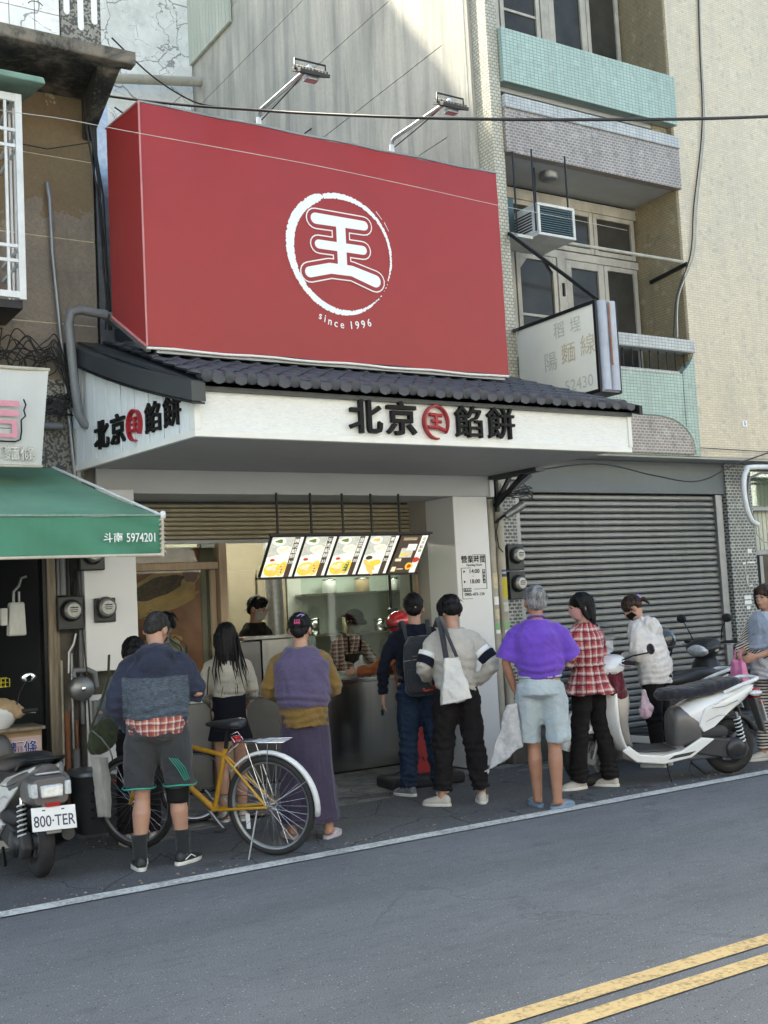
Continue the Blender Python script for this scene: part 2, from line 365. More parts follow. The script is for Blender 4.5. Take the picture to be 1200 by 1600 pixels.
lg_ = mm('lamp_glow', (.95, .95, .85), emit=32, var=0)
# ------------------------------------------------------------------ mesh helpers
def V(*a): return Vector(a)
class B:
    """collects faces, builds ONE mesh object"""
    def __init__(s): s.v = []; s.f = []; s.sm = []
    def add(s, vs, fs, smooth=False, mtx=None):
        k = len(s.v); s.v += [tuple(mtx @ Vector(p)) for p in vs] if mtx else [tuple(p) for p in vs]
        s.f += [tuple(i + k for i in f) for f in fs]; s.sm += [smooth] * len(fs); return s
    def box(s, x0, x1, y0, y1, z0, z1, mtx=None):
        x0, x1 = sorted((x0, x1)); y0, y1 = sorted((y0, y1)); z0, z1 = sorted((z0, z1))
        return s.add([(x0, y0, z0), (x1, y0, z0), (x1, y1, z0), (x0, y1, z0), (x0, y0, z1), (x1, y0, z1), (x1, y1, z1), (x0, y1, z1)],
                     [(3, 2, 1, 0), (4, 5, 6, 7), (0, 1, 5, 4), (1, 2, 6, 5), (2, 3, 7, 6), (3, 0, 4, 7)], False, mtx)
    def hexa(s, p):   # 8 corners: bottom 4, top 4
        return s.add(p, [(3, 2, 1, 0), (4, 5, 6, 7), (0, 1, 5, 4), (1, 2, 6, 5), (2, 3, 7, 6), (3, 0, 4, 7)])
    def bar(s, a, b, w, h=None, up=(0, 0, 1)):
        a = Vector(a); b = Vector(b); h = h or w; d = (b - a).normalized(); u = Vector(up)
        if abs(d.dot(u)) > .98: u = Vector((0, 1, 0))
        r = d.cross(u).normalized() * w / 2; u = r.normalized().cross(d).normalized() * h / 2
        return s.hexa([a - r - u, a + r - u, b + r - u, b - r - u, a - r + u, a + r + u, b + r + u, b - r + u])
    def ring_tube(s, rings, cap=True, smooth=True, closed=False):
        n = len(rings[0]); vs = [p for r in rings for p in r]; fs = []; m = len(rings)
        for i in range(m if closed else m - 1):
            a = i * n; b = ((i + 1) % m) * n
            for j in range(n): fs.append((a + j, a + (j + 1) % n, b + (j + 1) % n, b + j))
        s.add(vs, fs, smooth)
        if cap and not closed:
            s.add(rings[0], [tuple(range(n - 1, -1, -1))], False); s.add(rings[-1], [tuple(range(n))], False)
        return s
    def tube(s, pts, r, n=8, cap=True, closed=False, flat=1.0, up=None):
        pts = [Vector(p) for p in pts]; rs = r if isinstance(r, (list, tuple)) else [r] * len(pts); rings = []; pr = None
        m = len(pts)
        for i, p in enumerate(pts):
            if closed: d = (pts[(i + 1) % m] - pts[i - 1]).normalized()
            else: d = (pts[min(i + 1, m - 1)] - pts[max(i - 1, 0)]).normalized()
            if pr is None:
                u = Vector(up) if up else (Vector((0, 0, 1)) if abs(d.z) < .9 else Vector((0, 1, 0)))
                pr = d.cross(u).normalized()
            x = (pr - d * pr.dot(d)).normalized(); y = d.cross(x); pr = x
            rings.append([p + (x * math.cos(t) + y * math.sin(t) * flat) * rs[i] for t in (2 * math.pi * k / n for k in range(n))])
        return s.ring_tube(rings, cap, True, closed)
    def cyl(s, a, b, r, r2=None, n=16): return s.tube([a, b], [r, r if r2 is None else r2], n)
    def ell(s, c, r, n=16, m=10, mtx=None):
        vs = []; fs = []
        for i in range(1, m):
            t = math.pi * i / m
            for j in range(n): p = 2 * math.pi * j / n; vs.append((c[0] + r[0] * math.sin(t) * math.cos(p), c[1] + r[1] * math.sin(t) * math.sin(p), c[2] + r[2] * math.cos(t)))
        for i in range(m - 2):
            for j in range(n): fs.append((i * n + j, (i + 1) * n + j, (i + 1) * n + (j + 1) % n, i * n + (j + 1) % n))
        a = len(vs); vs += [(c[0], c[1], c[2] + r[2]), (c[0], c[1], c[2] - r[2])]
        for j in range(n): fs.append((a, j, (j + 1) % n)); fs.append((a + 1, (m - 2) * n + (j + 1) % n, (m - 2) * n + j))
        return s.add(vs, fs, True, mtx)
    def rings(s, st, n=24, p=2.0, cap=True):   # stations (cx,cy,z,rx,ry[,p]) horizontal super-ellipses
        rg = []
        for q in st:
            e = q[5] if len(q) > 5 else p; ring = []
            for k in range(n):
                t = 2 * math.pi * k / n; c, sn = math.cos(t), math.sin(t)
                ring.append((q[0] + q[3] * math.copysign(abs(c) ** (2 / e), c), q[1] + q[4] * math.copysign(abs(sn) ** (2 / e), sn), q[2]))
            rg.append(ring)
        return s.ring_tube(rg, cap)
    def poly(s, pts, fn, d0, d1):   # outline pts (2d) extruded between depths d0,d1; fn(u,v,d)->point
        n = len(pts); a = [fn(u, v, d0) for u, v in pts]; b = [fn(u, v, d1) for u, v in pts]
        k = s.add(a + b, [(i, (i + 1) % n, n + (i + 1) % n, n + i) for i in range(n)])
        s.add(a, [tuple(range(n - 1, -1, -1))]); s.add(b, [tuple(range(n))]); return s
    def lathe(s, prof, n=20, axis=None, org=(0, 0, 0), cap=False):
        rg = [[(r * math.cos(2 * math.pi * k / n), r * math.sin(2 * math.pi * k / n), z) for k in range(n)] for r, z in prof]
        if axis is not None:
            q = Vector((0, 0, 1)).rotation_difference(Vector(axis)); o = Vector(org)
            rg = [[q @ Vector(p) + o for p in r] for r in rg]
        else: rg = [[Vector(p) + Vector(org) for p in r] for r in rg]
        return s.ring_tube(rg, cap)
    def mesh(s, name):
        me = bpy.data.meshes.new(name); me.from_pydata([tuple(p) for p in s.v], [], s.f)
        me.polygons.foreach_set('use_smooth', s.sm); me.update(); return me
    def build(s, name, m, parent=None, bev=0, seg=2, fixn=False, sub=0, loc=None):
        me = s.mesh(name)
        if fixn:
            import bmesh
            bm = bmesh.new(); bm.from_mesh(me); bmesh.ops.remove_doubles(bm, verts=bm.verts, dist=1e-5); bmesh.ops.recalc_face_normals(bm, faces=bm.faces); bm.to_mesh(me); bm.free()
        return link(name, me, m, parent, bev, seg, sub, loc)

def link(name, me, m, parent=None, bev=0, seg=2, sub=0, loc=None):
    o = bpy.data.objects.new(name, me); C.objects.link(o)
    if m is not None:
        me.materials.clear(); me.materials.append(M[m] if isinstance(m, str) else m)
    if parent is not None:
        o.parent = parent
        r = parent
        while r.parent: r = r.parent
        if r.get('_w') and parent == r: o.location = -Vector(r.location)
    if loc is not None: o.location = loc
    if bev:
        md = o.modifiers.new('bevel', 'BEVEL'); md.width = bev; md.segments = seg; md.limit_method = 'ANGLE'; md.angle_limit = R(40)
    if sub:
        md = o.modifiers.new('sub', 'SUBSURF'); md.levels = md.render_levels = sub
    return o
def tag(o, label=None, cat=None, group=None, kind=None):
    for k, v in (('label', label), ('category', cat), ('group', group), ('kind', kind)):
        if v: o[k] = v
    return o
ROOTS = []
def thing(name, label, cat, loc=(0, 0, 0), rz=0, group=None, world=False, kind=None):
    """Empty at the thing's base; world=True: its parts are written in world coordinates"""
    o = bpy.data.objects.new(name, None); C.objects.link(o); o.location = loc; o.rotation_euler = (0, 0, rz); o.empty_display_size = .1
    if world: o['_w'] = 1; ROOTS.append(o)
    return tag(o, label, cat, group, kind)
def copy_tree(o, parent=None):
    c = o.copy(); C.objects.link(c)
    if parent is not None: c.parent = parent
    for ch in list(o.children): copy_tree(ch, c)
    return c
def setlabel(o, label, group=None):
    o['label'] = label
    if group: o['group'] = group
    return o

def sp(pts, n=6):
    pts = [Vector(p) for p in pts]; out = []
    for i in range(len(pts) - 1):
        p0, p1, p2, p3 = pts[max(i - 1, 0)], pts[i], pts[i + 1], pts[min(i + 2, len(pts) - 1)]
        for k in range(n):
            t = k / n; out.append(.5 * ((2 * p1) + (p2 - p0) * t + (2 * p0 - 5 * p1 + 4 * p2 - p3) * t * t + (3 * p1 - p0 - 3 * p2 + p3) * t ** 3))
    return out + [pts[-1]]
# text -> mesh data (vertices in the xy plane, extruded along z)
def text_data(s, size=1.0, depth=.01, bold=0.0, align='CENTER', xs=1.0, sp=1.0):
    cu = bpy.data.curves.new('t', 'FONT'); cu.body = s; cu.size = size; cu.extrude = depth / 2; cu.offset = bold * size
    cu.align_x = align; cu.align_y = 'CENTER'; cu.resolution_u = 3; cu.space_character = sp
    o = bpy.data.objects.new('t', cu); C.objects.link(o); dg = bpy.context.evaluated_depsgraph_get()
    me = bpy.data.meshes.new_from_object(o.evaluated_get(dg)); C.objects.unlink(o); bpy.data.objects.remove(o)
    vs = [(v.co.x * xs, v.co.y, v.co.z) for v in me.vertices]; fs = [tuple(p.vertices) for p in me.polygons]
    bpy.data.meshes.remove(me); return vs, fs
def frame(o, right, up):
    r = Vector(right).normalized(); u = Vector(up).normalized(); n = r.cross(u)
    m = Matrix((r, u, n)).transposed().to_4x4(); m.translation = Vector(o); return m
def text(name, s, m, parent, org, right, up, size, depth=.004, bold=0.0, xs=1.0, align='CENTER', sp=1.0):
    vs, fs = text_data(s, size, depth, bold, align, xs, sp)
    b = B(); b.add(vs, fs, False, frame(org, right, up)); return b.build(name, m, parent)
FRONT = ((1, 0, 0), (0, 0, 1))      # faces the street (-Y)

# a numpy fold field for cloth and skin
_rs = np.random.RandomState(5)
def folds(co, scale, seed, aniso=(1, 1, 1)):
    rs = np.random.RandomState(seed); p = co * np.array(aniso) * scale; out = np.zeros(len(co)); w = rs.normal(size=(3, 3)) * .55
    q = p + .9 * np.sin(p @ w.T + rs.uniform(0, 6, 3))
    for k in range(5):
        d = rs.normal(size=3); d /= np.linalg.norm(d); f = 1.0 + .65 * k
        out += (1 - 2 * np.abs(np.sin(q @ d * f + rs.uniform(0, 6)))) / f
    return out / 2.0
def remesh(b, name, m, parent=None, vox=.01, smooth=4, fold=0.0, fscale=14, seed=1, aniso=(1, 1, .55), mask=None, dec=0, bands=()):
    """union the closed shapes of b into one continuous surface, smooth it and put folds in it"""
    me = b.mesh('tmp'); o = bpy.data.objects.new('tmp', me); C.objects.link(o)
    md = o.modifiers.new('r', 'REMESH'); md.mode = 'VOXEL'; md.voxel_size = vox; md.use_smooth_shade = True
    if smooth: sm = o.modifiers.new('s', 'SMOOTH'); sm.factor = .5; sm.iterations = smooth
    dg = bpy.context.evaluated_depsgraph_get(); me2 = bpy.data.meshes.new_from_object(o.evaluated_get(dg))
    C.objects.unlink(o); bpy.data.objects.remove(o); bpy.data.meshes.remove(me)
    n = len(me2.vertices); co = np.empty(n * 3, np.float32); me2.vertices.foreach_get('co', co); co = co.reshape(-1, 3)
    if fold and n:
        nr = np.empty(n * 3, np.float32); me2.vertices.foreach_get('normal', nr); nr = nr.reshape(-1, 3)
        h = folds(co, fscale, seed, aniso) * fold + folds(co, fscale * 2.3, seed + 50, aniso) * fold * .35
        for z0, wz, amp, lam in bands:
            h = h + amp * np.exp(-((co[:, 2] - z0) / wz) ** 2) * np.sin(co[:, 2] * 6.283 / lam + 2.2 * np.sin(co[:, 0] * 11 + seed) + 1.5 * np.sin(co[:, 1] * 13 + co[:, 0] * 5))
        if mask is not None: h = h * mask(co)
        co = co + nr * h[:, None]; me2.vertices.foreach_set('co', co.astype(np.float32).ravel())
    me2.polygons.foreach_set('use_smooth', [True] * len(me2.polygons)); me2.name = name; me2.update()
    return link(name, me2, m, parent)
# ------------------------------------------------------------------ ground
def sheet(name, m, x0, x1, y0, y1, z, label=None):
    o = B().add([(x0, y0, z), (x1, y0, z), (x1, y1, z), (x0, y1, z)], [(0, 1, 2, 3)]).build(name, m); o['kind'] = 'structure'; return o
sheet('ground', 'asphalt_road', -120, 120, -120, 120, -.004)
sheet('road', 'asphalt_road', -60, 60, -3, 6.6, 0)
sheet('shoulder', 'asphalt_shoulder', -20, 40, 6.58, 9.6, .004)
sheet('white_edge_line', 'white_line_paint', -20, 40, 6.5, 6.63, .008)
sheet('yellow_centre_line', 'yellow_line_paint', -20, 40, 3.50, 3.60, .006)
sheet('yellow_centre_line', 'yellow_line_paint', -20, 40, 3.32, 3.42, .006)
# worn concrete apron in front of the counter, uneven edge
b = B(); rs = random.Random(3); pts = []
for i in range(41):
    x = 2.5 + i * .11; pts.append((x, 8.42 + rs.uniform(-.05, .05) + .15 * math.sin(x * 2.1)))
b.add([(x, y, .010) for x, y in pts] + [(pts[-1][0], 9.6, .010), (2.5, 9.6, .010)], [tuple(range(43))])
o = b.build('concrete_apron', 'worn_concrete'); o['kind'] = 'structure'
# pale cement patches on the shoulder
for i, (x, y, w, h) in enumerate(((3.4, 8.15, .5, .16), (4.35, 8.1, .6, .14), (6.9, 8.3, .35, .1), (2.9, 7.9, .3, .12), (7.3, 8.1, .4, .12))):
    pts = [(x + w * (1 + rs.uniform(-.3, .3)) * math.cos(a), y + h * (1 + rs.uniform(-.4, .4)) * math.sin(a), .0075) for a in [k * .45 for k in range(14)]]
    o = B().add(pts, [tuple(range(14))]).build('cement_patch', 'worn_concrete'); o['kind'] = 'structure'

# ------------------------------------------------------------------ the food shop
shop = thing('food_shop', 'white fronted food shop with tiled canopy and steel counter behind the queue', 'shop', (4.7, 8.72, 0), world=True)
P_ = lambda n, b, m, par=shop, **k: b.build(n, m, par, **k)
P_('beam', B().box(2.83, 6.75, 8.72, 9.2, 2.60, 2.80), 'beam_white', bev=.006)
P_('beam_cap', B().box(6.752, 6.80, 8.70, 9.2, 2.595, 2.80), 'panel_white', bev=.004)
P_('pilaster', B().box(6.31, 6.72, 8.725, 9.2, .02, 2.60), 'panel_white', bev=.008)
P_('meter_panel', B().box(2.68, 3.10, 8.62, 8.9, 1.2, 2.62), 'panel_white', bev=.005)
P_('jamb', B().box(6.315, 6.6, 9.2, 9.75, .02, 2.62), 'jamb_greige', bev=.004)
P_('jamb_strip', B().box(6.285, 6.315, 9.40, 9.46, 1.3, 2.3), 'wood_post')
P_('soffit', B().hexa([(2.90, 6.88, 2.80), (6.80, 6.88, 2.80), (6.80, 8.715, 2.80), (2.67, 8.715, 2.80), (2.90, 6.88, 2.82), (6.80, 6.88, 2.82), (6.80, 8.715, 2.82), (2.67, 8.715, 2.82)]), 'soffit_grey')
P_('soffit_extension', B().box(6.752, 6.86, 8.0, 8.95, 2.76, 2.798), 'dark_fascia')
# bracket under the canopy's right end
bk = B()
for a, c in (((6.8, 8.7, 2.5), (6.8, 8.2, 2.78)), ((6.8, 8.7, 2.5), (7.0, 8.7, 2.79)), ((6.84, 8.72, 2.45), (6.84, 8.72, 2.8)), ((6.8, 8.45, 2.62), (7.1, 8.5, 2.79))): bk.bar(a, c, .035)
P_('canopy_bracket', bk, 'black_metal')
# fascia: long front board with trims
P_('fascia_board', B().box(2.93, 6.81, 6.84, 6.87, 2.80, 3.13), 'white_siding')
P_('fascia_trim', B().box(2.90, 6.83, 6.825, 6.875, 2.765, 2.81), 'white_trim', bev=.004)
P_('fascia_trim', B().box(2.885, 2.93, 6.823, 6.872, 2.812, 3.10), 'white_trim', bev=.004)
P_('fascia_trim', B().box(6.802, 6.84, 6.823, 6.872, 2.812, 3.12), 'white_trim', bev=.004)
def side(t, z, off=0.0):    # point on the canopy's left side plane; t: 0 wall .. 1 street
    return V(2.65 + .24 * t - off, 8.72 - 1.90 * t, z)
ztop = lambda t: 3.68 - .56 * t - .06 * math.sin(t * 3.14)
nb = 9
for i in range(nb):
    t0, t1 = i / nb + .004, (i + 1) / nb - .004
    p = [side(t0, 2.80), side(t1, 2.80), side(t1, 2.80, -.02), side(t0, 2.80, -.02), side(t0, ztop(t0)), side(t1, ztop(t1)), side(t1, ztop(t1), -.02), side(t0, ztop(t0), -.02)]
    B().hexa(p).build('siding_board', 'white_siding_upright', shop, bev=.002)
B().hexa([side(0, 2.765, .005), side(1, 2.765, .005), side(1, 2.765, -.03), side(0, 2.765, -.03), side(0, 2.81, .005), side(1, 2.81, .005), side(1, 2.81, -.03), side(0, 2.81, -.03)]).build('fascia_trim', 'white_trim', shop)
B().hexa([side(.965, 2.812, .004), side(1, 2.812, .004), side(1, 2.812, -.02), side(.965, 2.812, -.02), side(.965, 3.1, .004), side(1, 3.1, .004), side(1, 3.1, -.02), side(.965, 3.1, -.02)]).build('fascia_trim', 'white_trim', shop)
# rake board along the roof's left edge
rk = B(); n = 12; top = []; bot = []
for i in range(n + 1):
    t = i / n * 1.03; zt = 3.80 - .66 * t - .035 * math.sin(t * 3.1)
    top.append([side(t, zt, .05), side(t, zt, -.05), side(t, zt - .135, -.05), side(t, zt - .135, .05)])
rk.ring_tube(top, True, False); P_('rake_board', rk, 'dark_fascia', bev=.003, fixn=True)
lp = B(); lp.ring_tube([[side(t, 3.80 - .66 * t - .035 * math.sin(t * 3.1) - .137, .07), side(t, 3.80 - .66 * t - .035 * math.sin(t * 3.1) - .137, -.02), side(t, 3.80 - .66 * t - .035 * math.sin(t * 3.1) - .15, -.02), side(t, 3.80 - .66 * t - .035 * math.sin(t * 3.1) - .15, .07)] for t in [i / 8 * 1.05 for i in range(9)]], True, False)
P_('rake_drip', lp, 'black_metal', fixn=True)
# tiled roof: real tiles, one object each
EY, EZ, SL = 6.74, 3.15, .345
roof = P_('roof', B().hexa([(2.9, EY + .06, EZ - .05), (6.83, EY + .06, EZ - .05), (6.83, 8.74, EZ - .05 + 2 * SL), (2.72, 8.74, EZ - .05 + 2 * SL), (2.9, EY + .06, EZ - .02), (6.83, EY + .06, EZ - .02), (6.83, 8.74, EZ - .02 + 2 * SL), (2.72, 8.74, EZ - .02 + 2 * SL)]), 'dark_fascia')
def pan_mesh(L=.245, Wd=.162):
    b = B(); n = 9; up = []; dn = []
    for r, y in enumerate((0, L)):
        for k in range(n):
            u = k / (n - 1); x = (u - .5) * Wd; z = .022 * math.cos(2 * math.pi * (u - .22)) ** 3 + (.016 if r == 0 else 0)
            up.append((x, y, z + SL * y)); dn.append((x, y, z - .012 + SL * y))
    vs = up + dn; fs = []
    for k in range(n - 1):
        fs.append((k, k + 1, n + k + 1, n + k)); fs.append((2 * n + k, 3 * n + k, 3 * n + k + 1, 2 * n + k + 1)); fs.append((k, 2 * n + k, 2 * n + k + 1, k + 1))
    b.add(vs, fs, True); return b.mesh('roof_tile')
pm = pan_mesh(); pm.materials.append(M['roof_tile_dark'])
rl = Vector(shop.location); NX = 24; PX = .162
for j in range(9):
    for i in range(NX):
        x = 2.985 + i * PX; y = EY + j * .215
        if x < 2.9 - .0 * j - .02: continue
        o = bpy.data.objects.new('roof_tile', pm); C.objects.link(o); o.parent = roof
        o.location = (x + rs.uniform(-.002, .002), y, EZ + SL * (j * .215) + rs.uniform(0, .003)); o.rotation_euler = (rs.uniform(-.008, .008), rs.uniform(-.012, .012), 0)
cap = B().lathe([(.001, -.004), (.034, -.004), (.040, .0), (.040, .03), (.034, .12)], 14, (0, 1, .3)).mesh('eave_cap')
cap.materials.append(M['roof_tile_dark'])
drip = B(); drip.add([(-.055, 0, 0), (.055, 0, 0), (.055, .015, 0), (-.055, .015, 0), (-.04, 0, -.045), (.04, 0, -.045), (0, 0, -.06)], [(0, 4, 6, 5, 1), (1, 2, 3, 0)]); dm = drip.mesh('eave_drip_tile'); dm.materials.append(M['roof_tile_dark'])
for i in range(NX):
    for nm, me, dx, dz in (('eave_cap', cap, -.035, .002), ('eave_drip_tile', dm, .045, .012)):
        o = bpy.data.objects.new(nm, me); C.objects.link(o); o.parent = roof; o.location = (2.985 + i * PX + dx, EY - .008, EZ + dz)
P_('gutter_shadow_board', B().box(2.93, 6.83, 6.80, 6.838, 3.07, 3.145), 'dark_fascia')
P_('roof_end_cap', B().hexa([(6.84, 6.72, 3.07), (6.88, 6.72, 3.07), (6.88, 8.6, 3.72), (6.84, 8.6, 3.72), (6.84, 6.72, 3.15), (6.88, 6.72, 3.15), (6.88, 8.6, 3.80), (6.84, 8.6, 3.80)]), 'black_metal', bev=.006)
# sheet metal upper wall hidden mostly by the billboard
P_('upper_wall', B().box(3.06, 7.04, 9.0, 9.1, 2.83, 5.25), 'grey_box_panel')
P_('side_flashing', B().box(2.93, 3.05, 8.8, 9.6, 3.4, 5.9), 'galvanised')
# raised lettering: 北 京 (emblem) 餡 餅
def lettering(org, right, w, name='raised_letter', dp=.035):
    r = Vector(right).normalized(); o0 = Vector(org)
    cs = [('\u5317', 0), ('\u4eac', 1), ('\u9921', 3), ('\u9905', 4)]
    step = w * 1.148
    for ch, k in cs:
        text(name, ch, 'letter_black', shop, o0 + r * step * k + (Vector((0, 0, -.002))), r, (0, 0, 1), w * .98, dp, (.018 if k < 2 else .006), 1.06)
    # emblem ring and bars
    q = frame(o0 + r * step * 2, r, (0, 0, 1)); e = B(); ring = []
    for k in range(27):
        a = math.radians(-40 + k * 12.2); rad = w * .43; wd = w * (.055 if k > 3 else .03) * (1.2 if 10 < k < 20 else .9)
        c = Vector((math.cos(a) * rad * .93, math.sin(a) * rad * 1.08, 0)); d = Vector((math.cos(a), math.sin(a), 0))
        ring.append([q @ (c - d * wd / 2 + Vector((0, 0, -.02))), q @ (c + d * wd / 2 + Vector((0, 0, -.02))), q @ (c + d * wd / 2 + Vector((0, 0, .025))), q @ (c - d * wd / 2 + Vector((0, 0, .025)))])
    e.ring_tube(ring, True, False); em = e.build('emblem_ring', 'letter_red', shop, bev=.003, fixn=True)
    s = w; bars = [((-.22, .22), (.2, .2), .10), ((-.17, .04), (.17, .02), .09), ((-.3, -.14), (.06, -.14), .10), ((.06, -.14), (.3, -.22), .11), ((0, .2), (0, -.14), .09)]
    g = B()
    for i, (a, c, t) in enumerate(bars):
        a = Vector((a[0] * s, a[1] * s, .004 + i * .0006)); c = Vector((c[0] * s, c[1] * s, .004 + i * .0006)); g.tube([q @ a, q @ c], t * s * .55, 8, flat=1)
    em2 = g.build('emblem_bars', 'letter_red', shop)
lettering((4.20, 6.815, 2.935), (1, 0, 0), .268)
sd_ = (side(1, 0) - side(0, 0)).normalized()
lettering(side(.285, 2.965, .012), sd_, .236, dp=.018)
# opening hours printed on the pilaster
dk = 'letter_black'; Yp = 8.7225
for s_, x, z, sz, bo in (('\u71df\u696d\u6642\u9593', 6.515, 1.985, .075, .01), ('Opening Hours', 6.52, 1.935, .03, 0), ('14:00', 6.515, 1.873, .058, .005), ('~', 6.50, 1.828, .03, .01), ('18:00', 6.515, 1.775, .058, .005), ('0905-473-134', 6.505, 1.652, .042, .003)):
    text('printed_text', s_, dk, shop, (x, Yp, z), *FRONT, sz, .002, bo)
ln = B()
for x0, x1, z0, z1 in ((6.50, 6.66, 2.03, 2.034), (6.656, 6.66, 1.70, 2.03), (6.50, 6.66, 1.70, 1.704), (6.36, 6.48, 1.905, 1.909), (6.36, 6.364, 1.61, 1.905), (6.36, 6.48, 1.61, 1.614), (6.615, 6.645, 1.755, 1.89), (6.375, 6.47, 1.68, 1.715)): ln.box(x0, x1, 8.7215, 8.724, z0, z1)
for z in (1.873, 1.775): ln.add([(6.385, 8.7215, z + .014), (6.385, 8.7215, z - .014), (6.41, 8.7215, z)], [(0, 1, 2)])
P_('printed_lines', ln, dk)
text('printed_text', '\u8a02\u8cfc\u5c08\u7dda', 'print_white', shop, (6.423, 8.7205, 1.697), *FRONT, .024, .001, .01)
for k, ch in enumerate('\u552e\u5b8c\u70ba\u6b62'): text('printed_text', ch, 'print_white', shop, (6.63, 8.7205, 1.872 - k * .033), *FRONT, .027, .001, .008)
# roller shutter housing
for i in range(8):
    z = 2.275 + i * .041
    b = B().ring_tube([[(x, 9.5, z), (x, 9.485, z + .008), (x, 9.482, z + .028), (x, 9.5, z + .036), (x, 9.51, z + .036), (x, 9.51, z)] for x in (3.1, 6.31)], True, False); b.build('shutter_slat', 'khaki_slat', shop, fixn=True)
P_('shutter_backing', B().box(3.1, 6.31, 9.515, 9.53, 2.25, 2.62), 'dark_fascia')
P_('shutter_bottom_rail', B().box(3.1, 6.31, 9.47, 9.51, 2.235, 2.268), 'grey_metal', bev=.003)
P_('ceiling_lining', B().box(3.1, 6.31, 9.2, 9.5, 2.62, 2.64), 'soffit_grey')
# timber window on the left of the counter
P_('window_post', B().box(4.17, 4.245, 9.42, 9.56, .02, 2.235), 'wood_post', bev=.004)
P_('window_post', B().box(4.10, 4.165, 9.50, 9.58, .02, 2.0), 'wood_post', bev=.004)
P_('window_transom', B().box(3.1, 4.168, 9.44, 9.54, 2.0, 2.065), 'wood_post', bev=.004)
P_('window_pane', B().box(3.1, 4.165, 9.462, 9.468, 2.07, 2.235), 'shop_glass')
P_('window_pane', B().box(3.1, 4.1, 9.462, 9.468, .85, 1.995), 'shop_glass')
P_('window_pane', B().box(5.02, 5.985, 9.46, 9.468, .94, 2.16), 'shop_glass')
P_('window_pane', B().box(6.015, 6.30, 9.46, 9.468, .94, 2.16), 'shop_glass')
P_('pane_rod', B().cyl((6.0, 9.44, .9), (6.0, 9.44, 2.2), .014, n=10), 'black_metal')
P_('pane_rod', B().cyl((6.24, 9.42, .9), (6.24, 9.42, 2.2), .012, n=10), 'black_metal')
P_('rod_clamp', B().box(5.95, 6.03, 9.36, 9.44, 1.42, 1.56), 'black_plastic', bev=.01)
P_('rod_cable', B().tube([(6.0, 9.42, 1.42), (5.98, 9.41, 1.3), (6.0, 9.42, 1.15), (6.06, 9.42, 1.05)], .008, 6), 'cable_black')
# room behind
P_('back_wall', B().box(3.0, 6.4, 12.5, 12.6, 0, 3), 'interior_wall')
P_('back_wall_panel', B().box(6.4, 9.2, 12.44, 12.54, 0, 3), 'interior_green')
P_('left_inner_wall', B().box(2.9, 3.05, 9.6, 12.5, 0, 3), 'interior_wall')
P_('right_inner_wall', B().box(9.2, 9.3, 9.8, 12.5, 0, 3), 'interior_green')
P_('room_front_wall', B().box(6.6, 9.2, 9.6, 9.75, 0, 3), 'interior_green')
P_('room_ceiling', B().box(2.9, 9.3, 9.53, 12.6, 2.64, 2.7), 'interior_wall')
P_('room_floor', B().box(2.9, 9.3, 9.6, 12.6, -.05, .03), 'interior_floor')
P_('partition', B().box(4.32, 4.60, 10.22, 10.28, 0, 2.64), 'interior_wall')
P_('duct', B().tube([(5.75, 11.5, .8), (5.75, 11.5, 2.64)], .1, 16), 'galvanised')
P_('cabinet_door', B().box(5.98, 6.36, 12.40, 12.43, .1, 2.1), 'interior_wall', bev=.006)
P_('cabinet_door', B().box(5.5, 5.95, 12.40, 12.43, .1, 2.1), 'interior_wall', bev=.006)
ps = P_('food_poster', B().box(3.15, 4.30, 10.18, 10.215, .4, 2.25), 'food_poster')
def blob(cx, cz, rx, rz, y, m, a0=0, a1=360, wid=None, rot=0):
    b = B(); n = 28; pts = []
    for k in range(n):
        a = R(a0 + (a1 - a0) * k / n); w = 1 + .06 * math.sin(5 * a) + .04 * math.sin(9 * a + 1); x, z = rx * math.cos(a) * w, rz * math.sin(a) * w
        pts.append((cx + x * math.cos(rot) - z * math.sin(rot), y, cz + x * math.sin(rot) + z * math.cos(rot)))
    b.add(pts, [tuple(range(n))]); return b.build('poster_print', m, ps, loc=(0, 0, 0))
blob(3.88, 1.83, .42, .17, 10.178, 'poster_bun', rot=.3); blob(3.86, 1.87, .28, .09, 10.1765, 'poster_fill', rot=.3)
blob(3.95, 1.70, .34, .06, 10.175, 'poster_bun', rot=.32); blob(4.2, 1.98, .08, .07, 10.177, 'poster_pink'); blob(3.8, 1.28, .3, .12, 10.1765, 'poster_bun', rot=.3)
# steel counter
P_('counter_front', B().box(4.92, 6.30, 9.50, 9.53, .03, .86), 'steel', bev=.003)
P_('counter_top', B().box(4.90, 6.30, 9.47, 10.05, .862, .90), 'steel', bev=.004)
P_('counter_front', B().box(3.4, 4.90, 9.56, 9.59, .03, .80), 'steel_dark', bev=.003)
P_('counter_top', B().box(3.4, 4.895, 9.53, 10.05, .802, .83), 'steel', bev=.004)
P_('counter_plinth', B().box(3.4, 6.30, 9.545, 9.6, 0, .03), 'black_metal')

hood = thing('steel_cooker', 'tall stainless cooker box standing on the counter beside the masked worker in black', 'cooker', (4.9, 9.8, .83), world=True)
b = B(); b.box(4.66, 5.24, 9.62, 10.1, .832, 1.33); b.build('housing', 'steel', hood, bev=.008)
B().box(4.45, 4.655, 9.64, 10.08, .832, 1.32).build('open_side', 'steel_dark', hood, bev=.006)
B().box(4.50, 5.1, 9.66, 10.0, 1.332, 1.36).build('lid', 'steel', hood, bev=.004)
